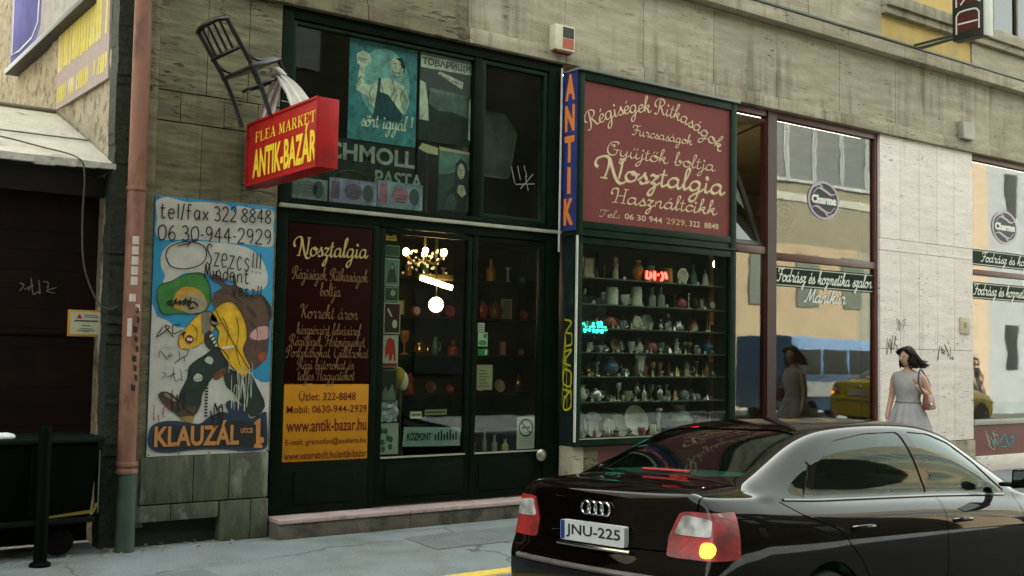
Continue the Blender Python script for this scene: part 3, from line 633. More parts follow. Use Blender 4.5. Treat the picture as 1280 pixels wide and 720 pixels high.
bag = bg_.build('paper_bag', M('white_bag',(.75,.75,.75),rough=.6,bump=.6), smooth=True); tag(bag, 'crumpled white bag lying on the rim of the green container', 'bag')
lt = MB(); rl = random.Random(5)
for i in range(220):
    x = rl.uniform(1.0,3.5); y = rl.uniform(-.28,.1) if x > 2.3 else rl.uniform(-.3,.35); s_ = rl.uniform(.008,.026)
    if 3.33 < x and y > -.06: continue
    a = rl.uniform(0,6.3); lt.add([(x+s_*math.cos(a+k*PI/2)*(1 if k % 2 else .6), y+s_*math.sin(a+k*PI/2)*(1 if k % 2 else .6), .004+rl.uniform(0,.018)) for k in range(4)], [(0,1,2,3)])
o_ = lt.build('litter', M('dry_leaves',(.22,.17,.09),var=.6,scale=30), fixn=False); tag(o_, 'dry leaves and scraps swept along the foot of the wall', 'litter', kind='stuff')
# ================================================================== the antique shop front
green = M('shop_green', (.0035,.008,.004), spec=.05, rough=.5, var=.3, scale=3, bump=.12, bscale=40, wear=(.007,.013,.008), wscale=5, wlo=.58, whi=.75)
green2 = M('frame_green', (.008,.022,.012), spec=.08, rough=.45, var=.25, scale=4, wear=(.006,.012,.008), wscale=6)
pale_edge = M('pale_drip_edge', (.30,.29,.22), rough=.5, var=.2)
gl_shop = glass('shop_glass', (.86,.90,.86), .026, .004)
sf = thing('antique_shopfront', 'dark green wood and glass shopfront of the antique shop with tall double door', 'shopfront', (5.3,0,0))
fr = MB()
for a, b, c, d in ((3.803,3.905,.17,4.57),(6.73,6.905,.17,4.57),(3.905,6.73,4.47,4.57),(3.905,6.73,2.715,2.80),(4.737,4.80,.17,2.715),(3.905,4.737,.17,.605),(3.905,4.737,2.685,2.715)):
    fr.box(a,b,.0,.12,c,d)
fr.box(3.905,6.73,.0,.12,2.84,2.895)
for a, b, c, d in ((5.822,5.915,2.895,4.47),): fr.box(a,b,.01,.11,c,d)
fr.build('frame', green, sf, bevel=.006)
MB().box(3.81,6.90,-.035,.10,2.803,2.837).build('transom_ledge', pale_edge, sf, bevel=.004)
bd = MB()
for a, b, c, d in ((5.915,5.955,2.90,4.46),(6.685,6.725,2.90,4.46),(5.955,6.685,2.90,2.94),(5.955,6.685,4.42,4.46),(3.91,3.94,2.90,4.46),(3.94,5.82,4.43,4.46)): bd.box(a,b,.02,.09,c,d)
tr = bd.build('transom_sash', green2, sf, bevel=.004)
MB().box(3.94,5.825,.05,.056,2.90,4.43).build('pane', gl_shop, tr); MB().box(5.955,6.685,.05,.056,2.94,4.42).build('pane', gl_shop, tr)
def leaf(x0, x1, s0, s1, handle):
    lf = MB()
    lf.box(x0,x0+s0,.015,.07,.18,2.71); lf.box(x1-s1,x1,.015,.07,.18,2.71); lf.box(x0+s0,x1-s1,.015,.07,2.66,2.71); lf.box(x0+s0,x1-s1,.015,.07,.18,.60)
    lf.box(x0+s0+.05,x1-s1-.05,.003,.014,.25,.54)
    d = lf.build('door', green, sf, bevel=.005)
    MB().box(x0+s0,x1-s1,.04,.046,.60,2.66).build('pane', gl_shop, d)
    eb = MB(); eb.box(x0+s0-.005,x1-s1+.005,.0,.014,.603,.617); eb.build('glazing_bead', pale_edge, d)
    if handle:
        MB().lathe([(.02,0),(.02,.03),(.055,.035),(.06,.05),(.045,.065),(.001,.07)], (x1-.045,.015,.565), 18, Matrix.Rotation(PI/2,4,'X')).build('handle', M('brass_knob',(.42,.40,.30),rough=.3,metal=.8), d, smooth=True)
leaf(4.805,5.835,.07,.055,False); leaf(5.845,6.725,.06,.06,True)
MB().prism(rect(4.02,4.62,.25,.54), front(.0), 0, .012).build('kick_panel', green, sf, bevel=.004)

def board(name, label, cat, pl, pts, col, th=.004, bev=0, group=None, mat=None, base=0):
    o = MB().prism(pts, pl, base, base+th).build(name, mat or (flat(col) if not hasattr(col, 'name') else col), bevel=bev)
    return tag(o, label, cat, group)
def add(parent, name, col, fn, fixn=False):
    mb = MB(); fn(mb); return mb.build(name, col if hasattr(col, 'node_tree') else flat(col), parent, fixn=fixn)

# painted panels beside the door
maroon = M('maroon_panel', (.014,.002,.0015), spec=.04, rough=.5, var=.2, scale=3)
mp_ = board('shop_sign', 'tall dark maroon panel with gold script lettering left of the shop door', 'sign', front(.015), rect(3.912,4.73,1.285,2.68), '', .012, .003, mat=maroon)
PF = front(.0015)
def left_text(mb):
    script(mb, 'Nosztalgia', PF, 3.99, 4.68, 2.395, .075, .021, slope=.03)
add(mp_, 'heading', M('gold_letters',(.42,.30,.11),rough=.45,var=.1), left_text)
def left_small(mb):
    for s, x0, x1, z, h, w in (('Régiségek, Ritkaságok', 3.96, 4.69, 2.195, .05, .012), ('boltja', 4.22, 4.42, 2.055, .052, .012), ('Korrekt áron', 4.04, 4.60, 1.855, .056, .013),
        ('készpénzért felvásárol', 4.01, 4.63, 1.715, .045, .0105), ('Régiséget, Festményeket,', 3.95, 4.69, 1.615, .045, .0105), ('Porcelánokat, Csillárokat', 3.925, 4.715, 1.515, .045, .0105),
        ('Régi bútorokat és', 4.03, 4.57, 1.41, .045, .0105), ('teljes Hagyatékot', 4.03, 4.58, 1.315, .045, .011)):
        script(mb, s, PF, x0, x1, z, h, w)
add(mp_, 'lettering', M('dull_gold_letters',(.135,.062,.018),rough=.45,var=.1), left_small)
op_ = board('contact_panel', 'orange yellow panel with dark red phone numbers and web addresses below the maroon panel', 'sign', front(.013), rect(3.912,4.73,.613,1.278), '', .012, .003, mat=M('orange_panel',(.41,.165,.005),rough=.55,spec=.2,var=.12,scale=4,wear=(.33,.14,.012),wscale=7))
def orange_text(mb):
    for s, x0, x1, z0, z1, b in (('Üzlet: 322-8848', 4.05, 4.60, 1.138, 1.222, .006), ('Mobil: 0630-944-2929', 3.937, 4.715, 1.03, 1.095, .006), ('www.antik-bazar.hu', 3.94, 4.715, .868, .975, .014),
        ('E-mail: gramofon@axelero.hu', 3.937, 4.715, .742, .81, .008), ('www.vaterabolt.hu/antik-bazar', 3.925, 4.722, .632, .70, .008)):
        letter(mb, s, front(-.001), x0, x1, z0, z1, b)
add(op_, 'lettering', '5a1408', orange_text)

# door step
stp = MB(); trd = MB()
for a, b in zip((3.79,5.05,6.1,6.925), (5.05,6.1,6.925)): stp.box(a+.002,b-.002,-.236,-.001,0,.128); trd.box(a+.002,b-.002,-.25,-.001,.129,.166)
stp.box(3.79,6.9,.0,.12,0,.168)
dst = stp.build('door_step', M('step_stone', (.105,.085,.06), rough=.85, var=.25, scale=3, bump=.4, wear=(.04,.038,.024), wscale=3.5, wlo=.5, whi=.62), bevel=.006); trd.v = [v-Vector(dst.location) for v in trd.v]; trd.build('tread', M('tread_stone', (.38,.275,.255), rough=.75, var=.18, scale=3, bump=.3, wear=(.2,.15,.12), wscale=5), dst, bevel=.008, local=True); tag(dst, 'long worn stone step with a pale pinkish tread below the shop door', 'step')

# ------------------------------------------------------------------ posters behind the upper pane
P1 = front(.085)
b1 = board('beer_poster', 'teal poster of a man in overalls lifting a mug, behind the upper pane', 'poster', P1, rect(4.49,5.205,3.50,4.465), '', .003, mat=printed('3f8088'))
add(b1, 'glow', printed('7fb0b0'), lambda mb: mb.sheet(oval(4.86,4.06,.27,.33), P1, .0042))
def man(mb):  # generic worker: torso, arms, head
    mb.sheet([(4.70,3.86),(4.72,4.02),(4.80,4.10),(4.93,4.12),(5.08,4.06),(5.13,3.92),(5.08,3.80),(4.98,3.82),(4.92,3.78),(4.80,3.78)], P1, .0052)
    mb.sheet([(4.56,3.96),(4.60,4.20),(4.65,4.22),(4.645,4.03),(4.74,4.02),(4.72,3.90)], P1, .0055)
    mb.sheet(oval(4.985,4.235,.075,.095), P1, .0058)
add(b1, 'figure', printed('c9cdb8'), man)
add(b1, 'overalls', printed('17464f'), lambda mb: (mb.sheet([(4.74,3.72),(4.78,3.98),(4.90,3.96),(5.05,3.80),(5.04,3.72)], P1, .0062), mb.sheet([(4.78,3.97),(4.79,4.10),(4.82,4.11),(4.81,3.97)], P1, .0062)))
add(b1, 'hair', printed('1a2620'), lambda mb: mb.sheet([(4.96,4.32),(5.04,4.33),(5.075,4.25),(5.06,4.18),(5.03,4.24),(5.02,4.29)], P1, .0066))
add(b1, 'mug', printed('d6d8c4'), lambda mb: mb.sheet([(4.57,4.20),(4.56,4.29),(4.62,4.33),(4.70,4.31),(4.71,4.22),(4.64,4.18)], P1, .0068))
add(b1, 'lettering', printed('d9dcc8'), lambda mb: script(mb, 'sört igyál', P1, 4.62, 5.10, 3.635, .062, .018, off=.0068, slope=.02) or mb.sheet([(5.155,3.785),(5.18,3.785),(5.163,3.685),(5.150,3.685)], P1, .0068) or mb.sheet(oval(5.153,3.655,.012,.012,8), P1, .0068))
add(b1, 'imprint', printed('4d8a80'), lambda mb: [mb.sheet(rect(4.53+.028*i,4.548+.028*i,3.53,3.565+.008*(i % 3)), P1, .0045) for i in range(22)])
def man_lines(mb):
    for l in ([(4.945,4.26),(4.965,4.268),(4.98,4.262)],[(5.005,4.258),(5.022,4.264),(5.035,4.256)],[(4.975,4.25),(4.962,4.222),(4.98,4.215)],[(4.95,4.188),(4.985,4.178),(5.02,4.192)],[(4.93,4.21),(4.945,4.165),(4.985,4.14),(5.03,4.16)],
              [(4.74,4.02),(4.70,3.95),(4.72,3.88)],[(4.93,4.12),(4.96,4.02),(4.92,3.92),(4.93,3.83)],[(5.08,4.05),(5.03,3.97),(5.05,3.88)],[(4.57,4.02),(4.60,4.08),(4.645,4.07)],[(4.80,4.09),(4.84,3.99),(4.86,3.80)],[(5.0,3.98),(4.96,3.90),(5.0,3.84)]):
        strokes(mb, [l], P1, 0, 0, 1, 1, .007, off=.0074)
    for x in (4.575,4.60,4.625,4.65): strokes(mb, [[(x,4.22),(x+.01,4.255),(x+.03,4.25)]], P1, 0, 0, 1, 1, .006, off=.0076)
add(b1, 'drawing', printed('2c4a48'), man_lines)
add(b1, 'shading', printed('93a698'), lambda mb: (mb.sheet([(5.0,4.06),(5.07,4.03),(5.12,3.92),(5.08,3.82),(5.03,3.86),(5.06,3.94)], P1, .0070), mb.sheet([(4.99,4.15),(5.04,4.17),(5.06,4.23),(5.02,4.24)], P1, .0071), mb.sheet([(4.57,3.98),(4.60,4.10),(4.615,4.02)], P1, .0070)))
b2 = board('comrades_poster', 'black and pale green poster headed with cyrillic capitals right of the teal poster', 'poster', P1, rect(5.235,5.885,3.585,4.46), '', .003, mat=printed('1d2e2a'))
add(b2, 'heading_strip', printed('b9c2ad'), lambda mb: mb.sheet([(5.245,4.285),(5.83,4.295),(5.83,4.40),(5.245,4.405)], P1, .0045))
add(b2, 'heading', printed('10160f'), lambda mb: letter(mb, 'ТОВАРИЩИ', P1, 5.26, 5.815, 4.305, 4.385, .03, .006))
add(b2, 'tag_line', printed('c3c9b4'), lambda mb: mb.sheet([(5.43,4.25),(5.46,4.275),(5.73,4.21),(5.72,4.14)], P1, .0045))
add(b2, 'word', printed('2a3026'), lambda mb: letter(mb, 'konyec!', P1, 5.47, 5.71, 4.215, 4.255, .01, .006, slope=-.22))
add(b2, 'pale_shapes', printed('c3c8b6'), lambda mb: (mb.sheet([(5.24,3.78),(5.24,4.16),(5.30,4.14),(5.33,3.98),(5.345,3.78)], P1, .0045), mb.sheet([(5.80,4.05),(5.88,4.08),(5.88,3.60),(5.80,3.66)], P1, .0045)))
add(b2, 'mid_band', printed('55685e'), lambda mb: mb.sheet([(5.34,3.95),(5.36,4.10),(5.78,4.08),(5.79,3.86),(5.62,3.90),(5.45,3.89)], P1, .0045))
b3 = board('paste_advert', 'old dark green enamel advert with large pale capitals beneath the teal poster', 'sign', front(.10), rect(3.96,5.215,2.93,3.50), '', .003, mat=printed('10201a'))
add(b3, 'lettering', printed('8d968a'), lambda mb: (letter(mb, 'SCHMOLL', front(.0955), 4.18, 5.21, 3.30, 3.46, .03), letter(mb, 'PASTA', front(.0955), 4.79, 5.30, 3.10, 3.25, .02)))
add(b3, 'emblem', printed('3f5a42'), lambda mb: (mb.tube([Vector((4.55+.2*math.cos(a), .094, 3.10+.11*math.sin(a))) for a in (2*PI*i/24 for i in range(24))], .006, 4, True), hand(mb, 'a e z a', front(.0955), 4.42, 4.68, 3.10, .05, .008)))
b4 = board('portrait_poster', 'dark poster with a pale veiled bust below the cyrillic poster', 'poster', P1, rect(5.47,5.895,2.94,3.53), '', .003, mat=printed('1c3a33'))
add(b4, 'backdrop', printed('52766c'), lambda mb: mb.sheet([(5.475,3.28),(5.475,3.525),(5.89,3.525),(5.89,3.34),(5.74,3.36),(5.6,3.30)], P1, .0042))
add(b4, 'bust', printed('0c1712'), lambda mb: mb.sheet([(5.52,2.945),(5.56,3.10),(5.64,3.18),(5.66,3.40),(5.72,3.46),(5.79,3.42),(5.82,3.22),(5.88,3.12),(5.89,2.945)], P1, .0052))
add(b4, 'face', printed('b3ab8e'), lambda mb: (mb.sheet(oval(5.725,3.335,.042,.075), P1, .006), mb.sheet([(5.68,3.13),(5.70,3.20),(5.76,3.20),(5.79,3.12),(5.74,3.08)], P1, .006)))
def bust_lines(mb):
    for l in ([(5.695,3.345),(5.71,3.352),(5.722,3.345)],[(5.735,3.345),(5.748,3.352),(5.758,3.344)],[(5.727,3.34),(5.722,3.312),(5.733,3.308)],[(5.708,3.29),(5.727,3.283),(5.745,3.291)],[(5.70,3.26),(5.727,3.25),(5.752,3.263)],[(5.60,3.12),(5.64,3.06),(5.70,3.03)],[(5.83,3.14),(5.80,3.06),(5.76,3.02)]):
        strokes(mb, [l], P1, 0, 0, 1, 1, .006, off=.0066)
add(b4, 'drawing', printed('4a4a38'), bust_lines)
add(b4, 'sleeve', printed('2f4a42'), lambda mb: (mb.sheet([(5.53,2.95),(5.57,3.07),(5.64,3.12),(5.68,3.02),(5.66,2.95)], P1, .0058), mb.sheet([(5.80,3.10),(5.86,3.08),(5.88,2.95),(5.78,2.95)], P1, .0058)))
for i, (x0, x1, z0, z1, c, tone, lab) in enumerate(((3.93,4.30,2.905,3.09,'7d8a86','5e6c66','grey crumpled banknote print at the left foot of the upper pane'),(4.32,4.80,2.905,3.125,'8a88a0','6a5570','enlarged mauve banknote print, middle one of the row at the foot of the upper pane'),(4.81,5.29,2.905,3.15,'8494a4','a06a78','enlarged pale blue banknote print with a pink centre at the foot of the upper pane'))):
    bn_ = board('banknote_print', lab, 'print', front(.075), rect(x0,x1,z0,z1), '', .003, mat=printed(c), group='banknote prints along the foot of the upper pane')
    add(bn_, 'engraving', printed(tone), lambda mb: (mb.sheet(oval((x0+x1)/2,(z0+z1)/2,.09,.075), front(.0715), .001), mb.sheet(rect(x0+.02,x0+.1,z0+.03,z1-.03), front(.0715), .001)))
    add(bn_, 'vignette', '3d4a4c', lambda mb: (mb.sheet(oval(x1-.09,(z0+z1)/2,.055,.08), front(.0715), .001), [mb.sheet(rect((x0+x1)/2-.06,(x0+x1)/2+.06,z,z+.008), front(.0715), .0022) for z in (z0+.06,z0+.09,z0+.12)]))
hl = board('paper_pointer', 'small yellowed paper pointer stuck above the portrait poster', 'label', front(.08), [(5.24,3.50),(5.28,3.555),(5.455,3.53),(5.455,3.46),(5.32,3.47)], 'b0a578', .002)
hl2 = board('paper_strip', 'long narrow yellowed paper strip along the top of the portrait poster', 'label', front(.078), [(5.47,3.51),(5.47,3.545),(5.88,3.525),(5.88,3.505)], 'a39c74', .002)
sg = MB(); strokes(sg, [[(6.30,3.45),(6.35,3.28)],[(6.38,3.46),(6.42,3.32)],[(6.46,3.47),(6.50,3.36)],[(6.36,3.27),(6.60,3.30)],[(6.48,3.37),(6.52,3.22)],[(6.42,3.23),(6.58,3.40)]], front(.049), 0, 0, 1, 1, .013)
tag(sg.build('chalk_mark', flat('6e705c')), 'white scrawled strokes on the right upper pane', 'graffiti')
hg = thing('dim_figure', 'dim grey figure shape hanging inside the right upper pane', 'coat', (6.3,.5,3.2))  # plain grey stand-in for an unclear figure behind the pane
hc = MB(); hc.add([(6.1,.5,4.1),(6.55,.5,4.1),(6.72,.5,3.9),(6.62,.5,3.4),(6.05,.5,3.42),(5.96,.5,3.9),(6.12,.62,4.08),(6.53,.62,4.08),(6.68,.62,3.9),(6.6,.62,3.42),(6.07,.62,3.42),(5.99,.62,3.9)], [(0,1,2,3,4,5),(6,7,8,9,10,11),(0,1,7,6),(1,2,8,7),(2,3,9,8),(3,4,10,9),(4,5,11,10),(5,0,6,11)])
hc.build('body', M('dim_figure_grey',(.10,.12,.09),rough=.9,var=.4), hg, bevel=.03); MB().tube([(6.32,.56,4.1),(6.32,.56,4.5)], .008, 6).build('hook', flat('30362c'), hg)

# ------------------------------------------------------------------ stickers and cards on the door panes
PD = front(.056)
def card(label, x0, x1, z0, z1, col, border=None, cat='sticker', name='sticker', pl=PD):
    o = board(name, label, cat, pl, rect(x0,x1,z0,z1), border or col, .0025, group='stickers and cards inside the door panes')
    if border: add(o, 'picture', col, lambda mb: mb.sheet(rect(x0+.009,x1-.009,z0+.011,z1-.011), pl, .0035))
    return o
k = card('small yellow sticker with a black sketch at the top of the left door pane', 4.90,5.008,2.60,2.70,'d8b51c')
add(k, 'sketch', '14140c', lambda mb: (mb.sheet([(4.91,2.645),(4.94,2.685),(4.99,2.69),(4.985,2.66),(4.95,2.64)], PD, .004), mb.sheet(rect(4.92,4.99,2.612,2.622), PD, .004)))
k = card('dark green blank card under the yellow sticker', 4.89,5.045,2.45,2.557,'1f4a32','5f7a62')
k = card('pale holy picture card of a veiled figure on the left door pane', 4.89,5.046,2.178,2.435,'5d7a6c','98a48f','card','picture_card')
add(k, 'figure', '33382b', lambda mb: mb.sheet([(4.915,2.21),(4.935,2.32),(4.955,2.37),(4.97,2.395),(4.99,2.37),(5.005,2.31),(5.025,2.21)], PD, .0045)); add(k, 'face', '9a8f6c', lambda mb: mb.sheet(oval(4.969,2.352,.013,.019,12), PD, .0052))
k = card('small dark green picture card below the holy picture', 4.897,5.046,2.034,2.17,'20402c','7d8f78','card','picture_card')
add(k, 'figure', '8d9a7c', lambda mb: mb.sheet(oval(4.985,2.115,.028,.03,12), PD, .0045))
k = card('dark red card with a white border and a pale horn on the left door pane', 4.895,5.07,1.738,2.025,'330c08','aaa893','card','picture_card')
add(k, 'horn', 'b5b4a2', lambda mb: (mb.sheet([(4.925,1.96),(4.94,1.975),(4.975,1.92),(4.985,1.89),(4.965,1.90)], PD, .0045), mb.sheet(oval(5.01,1.83,.026,.04,12), PD, .0045)))
k = card('white card with a bright red creature on the left door pane', 4.89,5.055,1.43,1.725,'a8a490',None,'card','picture_card')
add(k, 'creature', 'a52016', lambda mb: (mb.sheet([(4.92,1.50),(4.915,1.60),(4.93,1.68),(4.965,1.705),(5.01,1.68),(5.025,1.60),(5.03,1.49),(5.01,1.49),(5.0,1.56),(4.985,1.49),(4.96,1.49),(4.95,1.56)], PD, .0035)))
add(k, 'ground', '7d1a12', lambda mb: mb.sheet(rect(4.895,5.045,1.435,1.468), PD, .0037))
k = card('dark photograph with a grey lower half on the left door pane', 4.885,5.05,1.115,1.412,'141c14','4a5448','card','picture_card')
add(k, 'hill', '5d6a58', lambda mb: mb.sheet([(4.90,1.13),(4.90,1.20),(4.93,1.26),(4.955,1.21),(4.98,1.24),(5.0,1.28),(5.03,1.19),(5.035,1.13)], PD, .0045))
cr = MB(); rc = random.Random(4); gx = [4.885+i*.027 for i in range(8)]; gz = [.93+i*.034 for i in range(7)]
cr.add([(x+rc.uniform(-.008,.008), .072+rc.uniform(-.018,.01), z+rc.uniform(-.008,.008)) for z in gz for x in gx], [(j*8+i, j*8+i+1, j*8+i+9, j*8+i+8) for j in range(6) for i in range(7)])
tag(cr.build('plastic_wrapping', M('plastic_grey',(.25,.28,.25),rough=.25)), 'crumpled grey plastic wrapping inside the left door pane', 'wrapping')
k = card('pale green botanical print at the foot of the left door pane', 4.885,5.078,.635,.918,'8f9a88',None,'print','picture_card')
add(k, 'leaf_drawing', '3f5648', lambda mb: [mb.sheet(oval(4.95+.05*math.cos(a*1.7),.77+.09*math.sin(a),.022,.03,8), PD, .004) for a in range(7)])
ml_ = board('enamel_plate', 'curved pale green shop plate with black capitals at the foot of the left door pane', 'plate', PD, [(5.125,.70),(5.135,.88),(5.76,.86),(5.76,.685)], '', .004, mat=M('enamel_green',(.22,.31,.26),rough=.15,var=.2))
add(ml_, 'lettering', '0e150f', lambda mb: (letter(mb, 'KÖZPONT', front(.051), 5.17, 5.43, .752, .838, .03, slope=-.02), [mb.sheet(rect(5.47+.033*i,5.488+.033*i,.745,.80+.02*((i*7) % 3)), front(.051), .0015) for i in range(8)]))
k = card('small white note card above the enamel plate', 5.20,5.325,.955,1.02,'b9b8a0',None,'card','note_card')
add(k, 'writing', '2a2c22', lambda mb: [mb.sheet(rect(5.215+.014*i,5.224+.014*i,.98,1.0), PD, .004) for i in range(7)])
k = card('narrow yellowed note strip beside the white note card', 5.36,5.60,.985,1.035,'8f8a66',None,'card','note_card')
add(k, 'writing', '23261c', lambda mb: [mb.sheet(rect(5.37+.02*i,5.383+.02*i,1.0,1.02), PD, .004) for i in range(11)])
k = card('white label at the top of the stickers on the right door pane', 5.94,6.02,1.78,1.868,'c9c8b8'); add(k, 'writing', '4a4a42', lambda mb: [mb.sheet(rect(5.95,6.01,z,z+.006), PD, .004) for z in (1.80,1.82,1.84)])
k = card('white and green sticker below the white label', 5.945,6.058,1.64,1.775,'c5ccb8'); add(k, 'green_badge', '1f9a4a', lambda mb: (mb.sheet(oval(6.0,1.675,.05,.028,14), PD, .004), mb.sheet(rect(6.01,6.05,1.72,1.765), PD, .004)))
k = card('bright green sticker above the typed notice', 5.945,6.065,1.55,1.615,'1f8f4a'); add(k, 'mark', 'c0c8b0', lambda mb: mb.sheet(rect(6.03,6.058,1.562,1.605), PD, .004))
k = card('typed beige paper notice on the right door pane', 5.94,6.125,1.215,1.46,'9a9272',None,'notice','paper_notice'); add(k, 'writing', '2c2a1e', lambda mb: [mb.sheet(rect(5.96+.01*(i % 2),6.09-.02*(i % 3),1.25+.03*i,1.256+.03*i), PD, .004) for i in range(6)])
k = card('white no smoking notice low on the right door pane', 6.435,6.655,.625,.945,'b9bcae',None,'notice','no_smoking_notice')
add(k, 'ban_ring', '3a2428', lambda mb: mb.tube([Vector((6.545+.083*math.cos(a), .052, .835+.083*math.sin(a))) for a in (2*PI*i/28 for i in range(28))], .008, 5, True))
add(k, 'cigarette', '16181a', lambda mb: (mb.sheet([(6.49,.825),(6.60,.828),(6.60,.848),(6.49,.845)], PD, .004), mb.sheet([(6.48,.885),(6.495,.895),(6.61,.785),(6.60,.775)], PD, .005)))
add(k, 'writing', '7d8078', lambda mb: [mb.sheet(rect(6.46,6.63,.66+.022*i,.665+.022*i), PD, .004) for i in range(4)])
for i, (x, h_, r_, c, lab) in enumerate(((5.96,.17,.02,(.05,.09,.06),'slim dark green bottle'),(6.09,.20,.022,(.16,.17,.12),'tall grey figurine bottle'),(6.21,.15,.028,(.17,.19,.13),'squat grey bottle'),(6.34,.11,.035,(.33,.27,.11),'short amber jar'))):
    t = thing('bottle', lab+' standing inside at the foot of the right door pane', 'bottle', (x,.12,.60), group='bottles at the foot of the right door pane')
    MB().lathe([(r_,0),(r_,h_*.6),(r_*.45,h_*.75),(r_*.45,h_)], (x,.12,.60), 12).build('body', M('bottle_%d'%i, c, rough=.2), t, smooth=True); MB().lathe([(r_*.5,h_),(r_*.5,h_*1.12)], (x,.12,.60), 10).build('stopper', flat('6a6a58'), t)
MB_sill = MB().box(4.9,6.7,.08,.2,.56,.60); tag(MB_sill.build('window_sill', M('inner_sill',(.02,.022,.015))), 'dark wooden inner sill behind the door panes carrying the bottles', 'sill')
mk = thing('mask', 'painted mask with yellow hair and a white face inside the left door pane', 'mask', (5.12,.12,1.2))
mb = MB(); mb.ball((5.16,.14,1.30), .075, 12, (.8,.6,1.25)); mb.build('face', flat('b9b49c'), mk, smooth=True)
mb = MB(); mb.ball((5.12,.15,1.33), .085, 12, (.9,.7,1.2)); mb.build('hair', flat('8f7418'), mk, smooth=True)
mb = MB(); mb.tube([(5.13,.15,1.22),(5.13,.15,.9),(5.13,.15,.61)], [.03,.025,.05], 10); mb.build('stand', flat('2a2a20'), mk)

# ------------------------------------------------------------------ inside the shop
warm = emit('warm_bulb', (1,.68,.32), 13)
ch = thing('chandelier', 'lit glass chandelier glimmering high inside the shop door', 'lamp', (6.2,1.5,2.5))
cc = MB(); cc.tube([(6.2,1.5,4.5),(6.2,1.5,2.7)], .012, 6)
for k in range(6):
    a = k*PI/3; cc.tube(catmull([Vector((6.2,1.5,2.6)), Vector((6.2+.12*math.cos(a),1.5+.12*math.sin(a),2.54)), Vector((6.2+.24*math.cos(a),1.5+.24*math.sin(a),2.63))]), .01, 5)
cc.build('arms', M('old_brass',(.25,.17,.06),rough=.35,metal=.8), ch)
for k in range(6):
    a = k*PI/3; mb = MB(); mb.ball((6.2+.24*math.cos(a),1.5+.24*math.sin(a),2.665), .032, 8); mb.build('bulb', warm, ch, smooth=True)
cr_ = MB(); rr_ = random.Random(2)
for k in range(40): cr_.ball((6.2+rr_.uniform(-.2,.2),1.5+rr_.uniform(-.2,.2),2.55+rr_.uniform(-.12,.16)), rr_.uniform(.008,.02), 6)
cr_.build('crystal', M('crystal',(.7,.66,.5),rough=.1), ch, smooth=True)
ll = thing('strip_lamp', 'slanting warm lit picture lamp inside the shop door', 'lamp', (6.4,1.6,2.3))
MB().tube([(6.22,1.6,2.39),(6.62,1.6,2.30)], .028, 10).build('tube', warm, ll); MB().box(6.2,6.64,1.6,1.66,2.38,2.44).build('hood', M('old_brass',(.25,.17,.06)), ll)
MB().tube([(6.42,1.63,2.42),(6.42,1.63,4.5)], .006, 6).build('cord', flat('151310'), ll)
gb = thing('globe_lamp', 'round lit globe lamp with a dark band inside the shop door', 'lamp', (6.42,1.6,2.0))
mb = MB(); mb.ball((6.42,1.6,2.10), .085, 16); mb.build('globe', emit('globe_glow',(1,.80,.46),1.6), gb, smooth=True)
MB().tube([(6.42+.087*math.cos(a),1.6+.087*math.sin(a),2.11) for a in (2*PI*i/20 for i in range(20))], .008, 6, True).build('band', flat('1c160c'), gb); MB().tube([(6.42,1.6,2.18),(6.42,1.6,4.5)], .006, 6).build('cord', flat('151310'), gb)
cab = thing('cabinet', 'tall dark wooden cabinet with open shelves at the back of the shop', 'cabinet', (6.6,3.3,.16))
cw = M('dark_wood',(.018,.014,.007),rough=.6,spec=.15,var=.4,scale=4)
c_ = MB(); c_.box(5.3,5.36,3.2,3.7,.16,3.2); c_.box(9.14,9.2,3.2,3.7,.16,3.2); c_.box(8.0,8.05,3.2,3.7,.16,3.2); c_.box(6.8,6.85,3.2,3.7,.16,3.2); c_.box(5.3,9.2,3.7,3.75,.16,3.2); c_.build('carcase', cw, cab)
for z in (.5,1.0,1.5,2.0,2.5,3.0): MB().box(5.36,9.14,3.2,3.7,z,z+.03).build('shelf', cw, cab)
ordn = ['first','second','third','fourth','fifth','sixth','seventh','eighth','ninth','tenth','eleventh','twelfth','thirteenth','fourteenth','fifteenth']
PAL = {'brass':(.40,.27,.08), 'silver':(.55,.56,.52), 'white':(.60,.58,.50), 'red':(.32,.05,.03), 'green':(.08,.20,.11), 'amber':(.35,.17,.03), 'grey':(.22,.24,.2), 'brown':(.14,.07,.03), 'blue':(.07,.15,.24), 'cream':(.48,.43,.28)}
def pmat(c): return M('ware_'+c, PAL[c], rough=.25 if c in ('brass','silver') else .35, metal=.85 if c in ('brass','silver') else 0, var=.2, scale=20)
SH = {'vase': [(.5,0),(.55,.02),(.9,.35),(1,.5),(.7,.72),(.38,.86),(.5,1)], 'jug': [(.7,0),(.95,.15),(1,.4),(.7,.7),(.6,.85),(.72,1)], 'bottle': [(.8,0),(.85,.5),(.75,.6),(.3,.75),(.28,.95),(.34,1)],
      'cup': [(.45,0),(.5,.1),(.85,.5),(1,1)], 'goblet': [(.7,0),(.65,.04),(.15,.1),(.13,.45),(.6,.6),(.8,.8),(.75,1)], 'pot': [(.6,0),(.95,.2),(1,.5),(.7,.78),(.25,.85),(.2,.95),(.05,1)], 'tin': [(1,0),(1,.88),(.9,.9),(.9,1),(.1,1)],
      'candlestick': [(1,0),(.9,.08),(.3,.14),(.22,.5),(.35,.55),(.2,.6),(.2,.85),(.5,.9),(.5,1)], 'bell': [(1,0),(.85,.1),(.6,.55),(.4,.75),(.12,.8),(.12,1)]}
